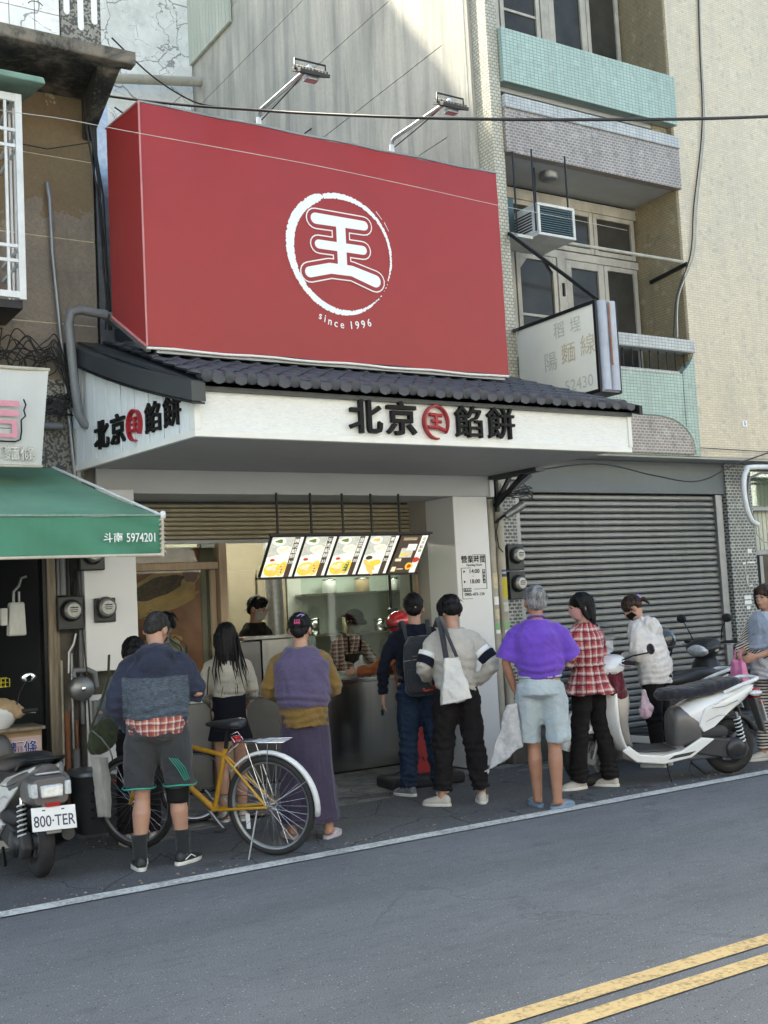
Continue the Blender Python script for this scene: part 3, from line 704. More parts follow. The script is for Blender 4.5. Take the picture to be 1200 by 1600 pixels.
# shelves, pots and notes in the room
rk_ = random.Random(21)
sh_ = thing('wall_shelf', 'steel shelf of pots and tubs on the back wall of the shop room', 'shelf', (7.0, 12.2, 1.0), world=True)
for z in (1.25, 1.75): B().box(6.5, 8.8, 12.1, 12.43, z, z + .025).build('shelf_board', 'steel', sh_)
for k in range(9):
    x = 6.65 + k * .24; z = (1.275, 1.775)[k % 2]; r_ = rk_.uniform(.06, .1); h_ = rk_.uniform(.1, .22)
    p_ = thing('stock_pot', ('steel pot', 'white plastic tub', 'olive tub', 'brown tub')[k % 4] + ' with a steel lid on the ' + ('lower', 'upper')[k % 2] + ' back shelf, ' + ('leftmost on it', 'second from the left', 'middle one', 'second from the right', 'rightmost on it')[k // 2], 'pot', (x, 12.25, z), group='tubs on the back shelf'); B().lathe([(.001, 0), (r_, 0), (r_, h_), (r_ * .92, h_), (r_ * .9, .02)], 18).build('tub', ('steel', 'white_plastic', 'khaki_slat', 'cardboard')[k % 4], p_); B().lathe([(r_ * 1.03, h_), (r_ * 1.0, h_ + .02), (.001, h_ + .03)], 18).build('lid', 'steel', p_)
for k, (x, z) in enumerate(((4.75, 1.62),)):
    P_('wall_note', B().box(x, x + .16, 10.205, 10.21, z, z + .12) if 0 else B().box(4.4 + k * .16, 4.52 + k * .16, 10.212, 10.217, 1.5 + .12 * k, 1.66 + .12 * k), 'plate_white')
# ---- things on the counter
t = thing('red_cup', 'red cup with a white straw on the counter edge', 'cup', (5.28, 9.58, .90))
B().lathe([(.001, 0), (.04, 0), (.05, .12), (.046, .12), (.037, .01)], 16).build('cup', 'cup_red', t); B().cyl((0, 0, .02), (.005, .01, .23), .006, n=6).build('straw', 'white_plastic', t)
t = thing('foam_tray', 'long white foam tray lying across the counter before the cap-wearing worker', 'tray', (5.72, 9.66, .90))
B().hexa([(-.26, -.08, 0), (.26, -.08, 0), (.26, .09, 0), (-.26, .09, 0), (-.3, -.11, .05), (.3, -.11, .05), (.3, .12, .05), (-.3, .12, .05)]).build('tray', 'white_plastic', t, bev=.008)
B().box(-.22, .2, -.06, .06, .052, .07).build('napkins', 'plate_white', t, bev=.004)
t = thing('paper_box', 'small white paper box with an orange label beside the red cup', 'box', (5.12, 9.56, .90))
B().box(-.05, .07, -.05, .06, 0, .06).build('carton', 'plate_white', t, bev=.003); B().box(-.02, .04, -.052, -.0505, .01, .025).build('label_patch', 'rust', t)

# ------------------------------------------------------------------ lit menu boards
menu = thing('menu_board', 'row of five glowing menu light boxes hanging over the counter', 'menu board', (5.12, 8.6, 2.235), world=False)
TB = V(0, .29, -.35); upv = -TB.normalized(); LH = TB.length; mw_ = .328
def mpt(i, u, v, d=0.0):   # panel-local u across 0..1, v up 0..1 ; d out towards the street
    nrm = V(1, 0, 0).cross(upv); return V(-.82 + (i + u) * mw_, 0, 0) + TB * (1 - v) + nrm * d
def mquad(i, pts, d, m, name='menu_print', par=menu):
    B().add([mpt(i, u, v, d) for u, v in pts], [tuple(range(len(pts)))]).build(name, m, par)
def mell(i, cu, cv, ru, rv, d, m, par, n=20, rg=.05, rot=0):
    pts = []
    for k in range(n):
        a = 2 * math.pi * k / n; w = 1 + rg * math.sin(3 * a + cu * 40) ; x = ru * math.cos(a) * w; y = rv * math.sin(a) * w
        pts.append((cu + x * math.cos(rot) - y * math.sin(rot), cv + x * math.sin(rot) + y * math.cos(rot)))
    mquad(i, pts, d, m, par=par)
for i in range(5):
    b = B(); n_ = V(1, 0, 0).cross(upv)
    c = [mpt(i, 0.0, 0, -.025), mpt(i, 1.0, 0, -.025), mpt(i, 1.0, 0, .006), mpt(i, 0.0, 0, .006), mpt(i, 0.0, 1, -.025), mpt(i, 1.0, 1, -.025), mpt(i, 1.0, 1, .006), mpt(i, 0.0, 1, .006)]
    lb = b.hexa([c[3], c[2], c[1], c[0], c[7], c[6], c[5], c[4]]).build('light_box', 'black_plastic', menu, bev=.004, fixn=True)
    last = i == 4
    mquad(i, [(.04, .03), (.96, .03), (.96, .97), (.04, .97)], .0085, 'menu_brown' if last else 'menu_white', 'lit_panel', lb)
    if not last:
        mquad(i, [(.70, .03), (.86, .03), (.86, .97), (.70, .97)], .010, 'menu_brown', par=lb)
        mquad(i, [(.04, .5), (.66, .62), (.70, .97), (.04, .97)], .0095, 'menu_grey', par=lb)
        mell(i, .27, .87, .2, .09, .0102, 'menu_white', lb); mell(i, .27, .88, .11, .04, .011, 'menu_green' if i < 3 else 'menu_bun', lb, rg=.2)
        mell(i, .46, .68, .2, .10, .0104, 'menu_white', lb); mell(i, .42, .66, .08, .045, .0112, 'menu_cream', lb); mell(i, .54, .71, .07, .04, .0112, 'menu_cream', lb)
        mell(i, .22, .44, .11, .05, .0104, 'menu_white' if i != 3 else 'menu_dark', lb); mell(i, .22, .44, .075, .033, .0112, 'menu_red' if i in (0, 1, 2) else 'menu_brown', lb)
        if i < 3:
            mell(i, .31, .21, .26, .165, .0106, 'menu_gold', lb, rg=.02); mell(i, .28, .25, .16, .08, .0112, 'menu_cream', lb, rg=.25); mell(i, .33, .15, .12, .05, .0112, 'menu_bun', lb, rg=.3)
            mell(i, .57, .23, .13, .18, .0116, 'menu_gold', lb, rg=.03, rot=-.25); mell(i, .565, .22, .07, .125, .0122, 'menu_bun' if i != 2 else 'menu_green', lb, rg=.12, rot=-.25)
            for q_ in range(7): mell(i, .55 + .03 * math.sin(q_ * 2.4), .12 + q_ * .032, .022, .018, .0126, 'menu_dark' if q_ % 2 else 'menu_cream', lb, n=7)
        else:
            mell(i, .3, .25, .26, .07, .0106, 'menu_bun', lb, rot=-.5); mell(i, .42, .3, .24, .08, .0112, 'menu_gold', lb, rot=.15); mell(i, .35, .15, .2, .06, .0118, 'menu_bun', lb, rot=-.7)
        for k, ch in enumerate(('\u8c6c\u8089\u9921\u9905', '\u725b\u8089\u9921\u9905', '\u97ed\u83dc\u9921\u9905', '\u8525\u6cb9\u9905\u985e')[i]):
            text('menu_text', ch, 'menu_white', lb, mpt(i, .78, .88 - k * .12, .0112), (1, 0, 0), upv, .05, .0008, .006)
        text('menu_text', ('30', '35', '30', '30')[i], 'menu_white', lb, mpt(i, .78, .38, .0112), (1, 0, 0), upv, .045, .0008, .006)
    else:
        mquad(i, [(.74, .03), (.94, .03), (.94, .97), (.74, .97)], .010, 'menu_white', par=lb)
        for v in (.86, .9): mquad(i, [(.15, v), (.6, v), (.6, v + .012), (.15, v + .012)], .010, 'menu_cream', par=lb)
        mquad(i, [(.2, .42), (.62, .42), (.62, .66), (.2, .66)], .0102, 'menu_grey', par=lb); mquad(i, [(.38, .6), (.68, .6), (.68, .76), (.38, .76)], .0106, 'menu_white', par=lb)
        mell(i, .3, .5, .08, .045, .0112, 'menu_gold', lb); mell(i, .5, .5, .08, .045, .0112, 'menu_bun', lb)
        mquad(i, [(.12, .33), (.32, .33), (.32, .4), (.12, .4)], .0106, 'menu_cream', par=lb); mquad(i, [(.1, .07), (.24, .07), (.24, .19), (.1, .19)], .0106, 'menu_cream', par=lb)
        mell(i, .66, .2, .13, .09, .0112, 'menu_gold', lb); mell(i, .66, .2, .07, .05, .0118, 'menu_red', lb); mell(i, .82, .36, .11, .07, .0118, 'menu_red', lb)
        mquad(i, [(.28, .12), (.5, .12), (.5, .14), (.28, .14)], .0106, 'menu_cream', par=lb)
        for k, ch in enumerate('\u5317\u4eac\u9921\u9905'): text('menu_text', ch, 'menu_brown', lb, mpt(i, .84, .88 - k * .1, .0112), (1, 0, 0), upv, .04, .0008, .004)
for x in (-.75, -.42, -.1, .2, .5):
    B().cyl((x, .02, -.01), (x, .02, .37), .011, n=8).build('hanger_rod', 'black_metal', menu)
B().bar((-.84, .0, .005), (.84, .0, .005), .03, .02).build('frame_rail', 'black_metal', menu)
B().bar((-.84, .295, -.355), (.84, .295, -.355), .03, .02).build('frame_rail', 'black_metal', menu)

# fluorescent tubes of the lit shop room
for x, y in ((5.2, 11.6), (7.0, 11.6)):
    tl = thing('ceiling_lamp', 'slim lit tube lamp on the shop room ceiling, ' + ('left' if x < 6 else 'right') + ' one', 'lamp', (x, y, 2.56), group='tube lamps inside the shop')
    B().box(-.62, .62, -.05, .05, .03, .07).build('fitting', 'panel_white', tl, bev=.004)
    B().cyl((-.6, 0, 0), (.6, 0, 0), .018, n=10).build('tube', 'lamp_glow', tl)

# ------------------------------------------------------------------ billboard
bb = thing('billboard', 'huge red vinyl billboard with a white brush ring emblem above the tiled canopy', 'billboard', (4.5, 7.6, 3.54), world=True)
X0, X1, Yb, ZB, ZT = 2.87, 6.18, 7.60, 3.54, 5.36
b = B(); nx, nz = 40, 22
vs = []; rsb = random.Random(5)
for j in range(nz + 1):
    for i in range(nx + 1):
        u, v = i / nx, j / nz; ex = min(u, 1 - u); ez = min(v, 1 - v)
        sag = .006 * math.sin(u * 23) * math.exp(-ez * 14) + .004 * math.sin(v * 17 + 1) * math.exp(-ex * 14)
        dz = (.006 * math.sin(u * 21 + 1) if j in (0, nz) else 0)
        vs.append((X0 + u * (X1 - X0), Yb + abs(sag), ZB + v * (ZT - ZB) + dz))
b.add(vs, [(j * (nx + 1) + i, j * (nx + 1) + i + 1, (j + 1) * (nx + 1) + i + 1, (j + 1) * (nx + 1) + i) for j in range(nz) for i in range(nx)], True)
b.build('front_vinyl', 'red_vinyl', bb)
YR = 8.32; ZBR, ZTR = 3.93, 5.44
B().hexa([(X0, YR, ZBR), (X0 + .004, YR, ZBR), (X0 + .004, Yb, ZB), (X0, Yb, ZB), (X0, YR, ZTR), (X0 + .004, YR, ZTR), (X0 + .004, Yb, ZT), (X0, Yb, ZT)]).build('side_vinyl', 'red_vinyl', bb)
B().hexa([(X0 + .01, Yb + .01, ZB + .012), (X1 - .003, Yb + .01, ZB + .012), (X1 - .003, YR, ZBR + .012), (X0 + .01, YR, ZBR + .012), (X0 + .01, Yb + .012, ZT - .012), (X1 - .003, Yb + .012, ZT - .012), (X1 - .003, YR, ZTR - .01), (X0 + .01, YR, ZTR - .01)]).build('box_body', 'dark_fascia', bb)
fr = B().tube([(X0, Yb - .004, ZB), (X0, Yb - .004, ZT)], .008, 6); fr.build('edge_seam', 'red_trim', bb)
for z, nm in ((ZB - .012, 'white_trim'), (ZT + .006, 'grey_metal')):
    w = B(); w.tube([(X0 + (X1 - X0) * k / 16, Yb + .006, z + .005 * math.sin(k * 1.7)) for k in range(17)], .011, 6); w.build('edge_trim', nm, bb)
B().tube([(X0 - .004, YR, ZBR), (X0 - .004, Yb, ZB)], .012, 6).build('edge_trim', 'red_trim', bb)
B().tube([(X0 - .004, YR, ZTR), (X0 - .004, Yb, ZT)], .009, 6).build('edge_trim', 'red_trim', bb)
# support struts under the box
st = B()
for x in (3.0, 3.9, 4.8, 5.7): st.bar((x, 7.75, 3.6), (x, 8.6, 3.74), .05); 
st.bar((2.95, 7.64, 3.52), (6.15, 7.64, 3.52), .04); st.bar((2.9, 7.65, 3.53), (2.9, 8.5, 4.0), .04); st.build('support_struts', 'grey_metal', bb)
# brush ring and character, flat print in layers
yl = lambda k: Yb - .004 - k * .0012
def capsule(b, a, c, r0, r1, y, n=9):
    a = Vector(a); c = Vector(c); d = (c - a).normalized(); t0 = math.atan2(d.y, d.x); pts = []
    for k in range(n): t = t0 + math.pi / 2 + math.pi * k / (n - 1); pts.append((a.x + r0 * math.cos(t), y, a.y + r0 * math.sin(t)))
    for k in range(n): t = t0 - math.pi / 2 + math.pi * k / (n - 1); pts.append((c.x + r1 * math.cos(t), y, c.y + r1 * math.sin(t)))
    b.add(pts, [tuple(range(2 * n - 1, -1, -1))])
WANG = [((4.308, 4.686), (4.755, 4.686), .046, .040), ((4.326, 4.478), (4.735, 4.478), .037, .037), ((4.535, 4.68), (4.535, 4.30), .043, .043),
        ((4.232, 4.240), (4.42, 4.292), .044, .044), ((4.42, 4.292), (4.62, 4.292), .044, .044), ((4.62, 4.292), (4.838, 4.232), .044, .052)]
for lay, (grow, m_, nm) in enumerate(((.042, 'print_white', 'emblem_outline'), (.032, 'print_red', 'emblem_gap'), (0.0, 'print_white', 'emblem_character'))):
    b = B()
    for k, (a, c, r_, q_) in enumerate(WANG): capsule(b, a, c, r_ + grow, q_ + grow, yl(lay * 1.6 + 1.5) - k * .0002)
    b.build(nm, m_, bb)
b = B(); rsr = random.Random(11); prof = [(108, .002), (111, .03), (116, .048), (125, .053), (145, .056), (165, .057), (185, .050), (205, .04), (222, .034), (240, .036), (255, .034), (268, .03), (280, .022), (292, .016), (305, .008), (313, .001)]
def ringw(pr, x): 
    for (a0, w0), (a1, w1) in zip(pr, pr[1:]):
        if a0 <= x <= a1: return w0 + (w1 - w0) * (x - a0) / (a1 - a0)
    return .001
def brush(pr, a0, a1, rag):
    inn = []; out = []; n = int(abs(a1 - a0) / 1.1)
    for k in range(n + 1):
        a = a0 + (a1 - a0) * k / n; w = ringw(pr, a); j = rsr.choice((0, 0, 0, 1, 1.6)) * rsr.uniform(0, rag); j2 = rsr.choice((0, 0, 1, 1.5)) * rsr.uniform(0, rag)
        wob = .006 * math.sin(R(a) * 3)
        for L_, rad in ((inn, .475 - w / 2 + wob + j), (out, .485 + w / 2 + wob - j2)): L_.append((4.537 + rad * .975 * math.cos(R(a)), yl(.3), 4.428 + rad * 1.0 * math.sin(R(a))))
    m_ = len(inn); b.add(inn + out, [(i, i + 1, m_ + i + 1, m_ + i) for i in range(m_ - 1)])
brush([(a, w * 1.28) for a, w in prof], 108, 313, .007)
brush([(-22, .002), (-5, .014), (20, .018), (45, .024), (65, .034), (90, .042), (110, .035)], -22, 108.5, .006)
for a, w_ in ((-26, .01), (-30, .014), (-34, .008), (-41, .016), (-46, .02), (-49, .01)):
    c_ = (4.537 + .478 * .975 * math.cos(R(a)), 4.428 + .478 * math.sin(R(a))); b.add([(c_[0] - w_ * .6, yl(.3), c_[1] - w_ * .5), (c_[0] + w_ * .7, yl(.3), c_[1] - w_ * .1), (c_[0] + w_ * .3, yl(.3), c_[1] + w_ * .6)], [(0, 1, 2)])
for a0 in (28, 40): 
    p0 = [(4.537 + r_ * math.cos(R(a)), yl(.3), 4.428 + r_ * math.sin(R(a))) for a, r_ in ((a0, .522), (a0 + 9, .525), (a0 + 9, .531), (a0, .526))]; b.add(p0, [(0, 1, 2, 3)])
b.build('emblem_ring', 'print_white', bb)
for ch, (x, z) in zip('since1996', ((4.312, 3.896), (4.352, 3.876), (4.396, 3.858), (4.450, 3.846), (4.507, 3.840), (4.592, 3.842), (4.648, 3.848), (4.705, 3.86), (4.762, 3.878))):
    a = (x - 4.537) * 1.1
    text('printed_letter', ch, 'print_white', bb, (x, yl(1), z), (math.cos(a), 0, math.sin(a)), (-math.sin(a), 0, math.cos(a)), .088, .001, .012, .9)

# floodlights on arms over the board
for k, (x, lab) in enumerate(((4.0, 'left floodlight on a bent pole above the red billboard'), (5.28, 'right floodlight on a bent pole above the red billboard'))):
    t = thing('floodlight', lab, 'floodlight', (x, 7.9, 5.38), group='floodlights over the billboard')
    B().cyl((0, 0, -.05), (0, 0, .20), .022, n=10).build('pole', 'rail_white', t)
    B().tube([(0, 0, .18), (0, -.02, .235), (0, -.06, .245), (0, -.88, .235)], .017, 8).build('arm', 'galvanised', t)
    B().tube([(0.02, 0, .18), (0.02, -.3, .20), (0.02, -.7, .235)], .005, 5).build('wire', 'cable_black', t)
    hd = B(); hd.hexa([(-.125, -1.0, .17), (.125, -1.0, .17), (.125, -.86, .235), (-.125, -.86, .235), (-.125, -1.01, .195), (.125, -1.01, .195), (.125, -.87, .262), (-.125, -.87, .262)])
    for q in range(9): x_ = -.115 + q * .0275; hd.hexa([(x_, -.99, .2), (x_ + .008, -.99, .2), (x_ + .008, -.88, .265), (x_, -.88, .265), (x_, -1.0, .215), (x_ + .008, -1.0, .215), (x_ + .008, -.885, .285), (x_, -.885, .285)])
    h = hd.build('lamp_head', 'matte_plastic', t, bev=.002); h.location = (0, .05, -.03)
    B().tube([(-.13, -.93, .22), (-.13, -.93, .30), (.13, -.93, .30), (.13, -.93, .22)], .008, 6).build('yoke', 'black_metal', h)
    B().box(-.05, .05, -.97, -.9, .15, .185).build('driver_box', 'galvanised', h, bev=.004)
# ------------------------------------------------------------------ apartment building on the right
apt = thing('apartment_building', 'tall cream mosaic apartment building with green tiled balconies above the closed shutter', 'building', (9, 8.7, 0), world=True)
A_ = lambda n, b, m, par=apt, **k: b.build(n, m, par, **k)
ZT_ = 19.0  # unseen upper storeys raised so the building keeps the street in shade
A_('facade_wall', B().box(9.72, 18, 8.7, 9.0, 3.07, ZT_), 'cream_mosaic')
A_('corner_column', B().box(7.06, 7.20, 8.70, 8.95, 3.07, ZT_), 'column_mosaic', bev=.004)
A_('column_back', B().box(7.02, 7.20, 8.95, 9.43, 2.7, ZT_), 'streaked_cement')
A_('recess_side', B().box(9.70, 9.717, 8.72, 9.43, 3.07, ZT_), 'khaki_mosaic')
A_('rear_wall', B().box(7.32, 18, 9.62, 9.8, 0, ZT_), 'cream_mosaic')
# the long side wall in cast bands
zs = [2.8, 4.6, 5.62, 6.62, 7.66, 8.66, 9.70, 10.7, 11.7, 13, 19]
ys = [8.955, 12.1, 15.83, 16.4]
for z0, z1 in zip(zs, zs[1:]):
    for y0, y1 in zip(ys, ys[1:]):
        A_('wall_band', B().box(7.10, 7.3, y0 + .006 * (y0 > 9) , y1, z0 + .005, z1 - .005), 'streaked_cement')
A_('wall_core', B().box(7.115, 7.3, 8.96, 16.4, 2.8, ZT_), 'mould_black')
A_('render_strip', B().box(7.07, 7.099, 8.955, 9.35, 3.07, ZT_), 'streaked_cement')
for y, r_ in ((9.02, .035), (9.42, .03)): A_('downpipe', B().cyl((7.05, y, 3.3), (7.05, y, ZT_), r_, n=12), 'pvc_pipe')
for i in range(14):
    A_('cladding_sheet', B().box(7.04, 7.085, 14.75 + i * .12, 14.75 + i * .12 + .112, 10.45, ZT_), 'cream_sheet')
# balconies and recess
A_('balcony_slab', B().box(7.205, 9.70, 8.715, 9.43, 6.16, 6.26), 'soffit_grey')
A_('balcony_parapet', B().box(7.205, 9.74, 8.66, 8.76, 6.15, 6.62), 'brown_mosaic', bev=.004)
A_('balcony_rail', B().box(7.203, 9.745, 8.645, 8.775, 6.623, 6.76), 'white_mosaic', bev=.006)
A_('balcony_panel', B().box(7.205, 9.742, 8.65, 8.77, 6.90, 7.48), 'teal_mosaic', bev=.006)
A_('parapet_post', B().box(9.45, 9.69, 8.78, 8.9, 6.7, 6.95), 'khaki_mosaic')
A_('balcony_slab', B().box(7.205, 9.70, 8.79, 9.43, 6.86, 6.92), 'soffit_grey')
A_('balcony_floor', B().box(7.205, 9.70, 8.79, 9.43, 3.3, 3.45), 'soffit_grey')
A_('balcony_wall', B().box(7.205, 9.55, 8.69, 8.79, 3.07, 4.0), 'teal_mosaic')
# right hand end: stepped and curved
def xz(o, fn=None): return lambda u, v, d: (u, d, v)
pts = [(9.552, 3.07), (9.745, 3.07), (9.745, 4.24), (9.70, 4.20), (9.62, 4.10), (9.50, 4.03), (9.40, 4.002), (9.552, 4.0)]
A_('balcony_end', B().poly([(9.552, 3.07), (9.745, 3.07), (9.745, 4.24), (9.70, 4.16), (9.62, 4.07), (9.552, 4.02)], xz(0), 8.68, 8.79), 'teal_mosaic', fixn=True)
arc = [(9.02 + .62 * math.sin(a) ** .9, 3.10 + .40 * math.cos(a) ** .9) for a in [R(k * 9) for k in range(11)]]
A_('arch_panel', B().poly([(7.6, 3.085)] + [(9.64, 3.085)] + arc[::-1] + [(7.6, 3.50)], xz(0), 8.655, 8.679), 'brown_mosaic', fixn=True)
A_('arch_rim', B().tube([(7.6, 8.66, 3.512)] + [(x, 8.66, z + .01) for x, z in arc] , .018, 6), 'teal_mosaic')
A_('balcony_rail', B().box(7.45, 9.745, 8.64, 8.80, 4.24, 4.385), 'white_mosaic', bev=.012)
for i in range(15): A_('baluster', B().cyl((7.75 + i * .135, 8.73, 4.0), (7.75 + i * .135, 8.73, 4.245), .009, n=6), 'black_metal')
A_('balcony_sill', B().box(7.205, 9.5, 8.68, 8.80, 3.99, 4.02), 'white_mosaic')
# windows in the recess
def wframe(x0, x1, z0, z1, y=9.40, t=.055, pane='window_dark_glass', bars=(), arch=False, curtain=False):
    f = B(); f.box(x0, x0 + t, y - .03, y + .03, z0, z1); f.box(x1 - t, x1, y - .03, y + .03, z0, z1)
    f.box(x0 + t, x1 - t, y - .028, y + .028, z1 - t, z1); f.box(x0 + t, x1 - t, y - .028, y + .028, z0, z0 + t)
    if arch:
        for sx, xx in ((1, x0 + t), (-1, x1 - t)): f.add([(xx, y - .029, z1 - t), (xx + sx * .10, y - .029, z1 - t), (xx, y - .029, z1 - t - .12)], [(0, 1, 2)])
    fo = f.build('window_frame', 'window_frame_cream', apt, bev=.004)
    B().box(x0 + t, x1 - t, y - .004, y + .004, z0 + t, z1 - t).build('pane', pane, fo)
    for zb in bars: B().box(x0 + t, x1 - t, y - .02, y + .02, zb - .014, zb + .014).build('glazing_bar', 'window_frame_cream', fo)
    if curtain:
        c = B(); n = 60; vs = []
        for j in (0, 1):
            for k in range(n): u = k / (n - 1); vs.append((x0 + t + u * (x1 - x0 - 2 * t), y + .05 + .02 * math.sin(u * 55) + .01 * math.sin(u * 23), (z0, z1)[j]))
        c.add(vs, [(k, k + 1, n + k + 1, n + k) for k in range(n - 1)], True); c.build('curtain', 'curtain_brown', fo)
for z0 in (3.5, 7.0):
    zt = z0 + 1.9; xx = [7.32, 7.76, 8.24, 8.72, 9.18]
    A_('frame_header', B().box(7.2, 9.7, 9.38, 9.46, zt, zt + .09), 'window_frame_cream', bev=.004)
    A_('frame_header', B().box(7.2, 9.7, 9.37, 9.47, zt + .60, zt + .72), 'window_frame_cream', bev=.004)
    A_('frame_stud', B().box(7.2, 7.32, 9.37, 9.45, z0 - .1, zt), 'window_frame_cream', bev=.004)
    wframe(7.33, 7.80, z0 + .1, zt - .01, bars=(z0 + 1.2, z0 + .7), arch=True)
    wframe(7.82, 8.40, z0 + .1, zt - .01, bars=(z0 + 1.2, z0 + .7), arch=True)
    A_('frame_stud', B().box(8.41, 8.53, 9.36, 9.45, z0 - .1, zt - .005), 'window_frame_cream', bev=.004)
    A_('latch', B().box(8.46, 8.485, 9.34, 9.36, z0 + 1.45, z0 + 1.6), 'black_metal')
    wframe(8.54, 9.12, z0 - .1, zt - .01, curtain=True, t=.085)
    wframe(9.13, 9.66, z0 - .1, zt - .01, curtain=True)
    wframe(7.33, 8.40, zt + .10, zt + .595); wframe(8.41, 9.0, zt + .10, zt + .595, curtain=True); wframe(9.01, 9.66, zt + .10, zt + .595, curtain=True)
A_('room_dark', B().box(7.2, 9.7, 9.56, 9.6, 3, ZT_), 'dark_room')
# drying poles in the recess
A_('drying_pole', B().cyl((7.2, 8.78, 5.33), (9.62, 8.62, 5.27), .02, n=8), 'pvc_pipe')
A_('pole_bracket', B().bar((9.69, 8.62, 5.26), (9.69, 9.2, 5.2), .03, .04), 'black_metal')
A_('pole_bracket', B().bar((9.69, 8.66, 8.86), (9.69, 9.1, 8.8), .03, .04), 'black_metal')
A_('ceiling_lamp', B().lathe([(.10, 0), (.10, -.07), (.08, -.09), (.001, -.09)], 16, org=(8.0, 8.95, 6.16)), 'grey_metal')
# ground floor
A_('floor_soffit', B().box(7.0, 18, 8.71, 9.2, 3.045, 3.068), 'soffit_grey')
A_('shutter_box', B().box(7.12, 10.46, 8.99, 9.2, 2.68, 3.043), 'grey_box_panel', bev=.006)
A_('tiled_pillar', B().box(10.44, 10.88, 8.96, 9.3, 0, 3.043), 'black_white_mosaic', bev=.004)
A_('tiled_pillar', B().box(7.06, 7.285, 8.98, 9.3, 0, 2.675), 'black_white_mosaic', bev=.004)
A_('shutter_guide', B().box(10.29, 10.40, 9.0, 9.1, 0, 2.675), 'grey_metal', bev=.006)
A_('shutter_guide', B().box(7.29, 7.35, 9.0, 9.1, 0, 2.675), 'grey_metal', bev=.006)
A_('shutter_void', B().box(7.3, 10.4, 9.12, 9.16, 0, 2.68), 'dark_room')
prof = [(9.07, 0), (9.045, .006), (9.036, .02), (9.036, .046), (9.046, .058), (9.07, .0625), (9.08, .0625), (9.08, 0)]
sl = B().ring_tube([[(x, y, z) for y, z in prof] for x in (7.352, 10.288)], True, False); slm = sl.mesh('shutter_slat'); slm.materials.append(M['shutter_grey'])
import bmesh
bm_ = bmesh.new(); bm_.from_mesh(slm); bmesh.ops.recalc_face_normals(bm_, faces=bm_.faces); bm_.to_mesh(slm); bm_.free()
A0 = Vector(apt.location)
for i in range(38):
    o = bpy.data.objects.new('shutter_slat', slm); C.objects.link(o); o.parent = apt; o.location = Vector((rs.uniform(-.002, .002), rs.uniform(0, .004), .06 + i * .0688)) - A0
A_('shutter_foot', B().box(7.352, 10.288, 9.03, 9.08, .01, .058), 'grey_metal')
# paint marks, stickers and paper scraps
for x, z, w, h in ((10.60, 1.44, .12, .045), (10.60, 1.38, .12, .045), (10.63, 1.32, .06, .04), (10.72, 1.98, .07, .05), (10.70, 1.86, .13, .02), (10.62, 1.85, .05, .025)):
    A_('paper_scrap', B().box(x, x + w, 8.953, 8.958, z, z + h), 'plate_white')
A_('paint_mark', B().tube([(10.69, 8.955, 1.72), (10.67, 8.955, 1.62), (10.70, 8.955, 1.585), (10.76, 8.955, 1.60)], .008, 5), 'plate_white')
A_('paint_mark', B().tube([(10.655, 8.955, 1.83), (10.66, 8.955, 1.66)], .006, 5), 'faded_grey')
# doorway to the right of the tiled pillar
A_('side_window_frame', B().box(10.90, 10.97, 9.10, 9.16, 0, 3.0), 'grey_metal', bev=.004)
for i in range(24): A_('corrugated_panel', B().box(10.98 + i * .075, 10.98 + i * .075 + .062, 9.22, 9.26, 2.02 if i > 2 else 1.6, 3.0), 'cream_sheet')
A_('frame_rail', B().box(10.97, 13, 9.12, 9.17, 1.96, 2.02), 'grey_metal', bev=.004); A_('frame_rail', B().box(10.97, 13, 9.12, 9.17, 2.50, 2.55), 'grey_metal', bev=.004)
A_('side_pane', B().box(10.97, 13, 9.13, 9.14, .2, 1.955), 'window_dark_glass'); A_('side_pane', B().box(10.98, 13, 9.13, 9.14, 2.56, 3.0), 'shop_glass')
A_('frame_rail', B().box(11.1, 11.16, 9.10, 9.16, 0, 1.95), 'grey_metal', bev=.004)
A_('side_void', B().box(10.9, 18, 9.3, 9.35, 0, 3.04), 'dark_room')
A_('house_number_tag', B().box(10.49, 10.57, 8.69, 8.698, 3.44, 3.51), 'plate_white')
text('printed_text', '5', 'blue_print', apt, (10.53, 8.688, 3.475), *FRONT, .06, .002, .01)
# cable down the facade
for dx, m_ in ((0, 'cable_white'), (-.03, 'cable_black')):
    A_('facade_cable', B().tube(sp([(10.35 + dx, 8.68, 9.0), (10.28 + dx, 8.68, 8.0), (10.23 + dx * 1.5, 8.68, 7.0), (10.0 + dx * 2, 8.68, 6.0), (9.88 + dx * 2, 8.68, 5.4), (9.6 + dx, 8.7, 4.9), (9.55 + dx * 2, 8.72, 4.42)]), .008, 5), m_)
A_('facade_cable', B().tube([(9.7, 8.64, 3.16), (10.8, 8.66, 3.15), (12.5, 8.66, 3.17)], .005, 5), 'cable_black')
P0 = sp([(12.2, 8.62, 2.96), (10.62, 8.62, 2.96), (10.40, 8.62, 2.90), (10.34, 8.62, 2.72), (10.36, 8.62, 2.5), (10.43, 8.62, 2.34), (10.53, 8.62, 2.29)])
A_('conduit', B().tube(P0, .03, 10), 'rail_white'); A_('conduit', B().tube([(x + .05, 8.66, z - .05) for x, z in ((12.2, 2.95), (10.66, 2.95), (10.44, 2.88), (10.39, 2.7), (10.42, 2.5), (10.49, 2.35))], .016, 8), 'grey_pipe')
A_('conduit', B().tube([(10.50, 8.62, 2.28), (10.50, 8.62, 2.18), (10.6, 8.62, 2.10), (10.9, 8.64, 2.03)], .008, 6), 'cable_white')
# concrete plinth by the pipes
A_('plinth', B().box(6.78, 7.9, 8.62, 8.98, 0, .27), 'dirty_wall', bev=.02)

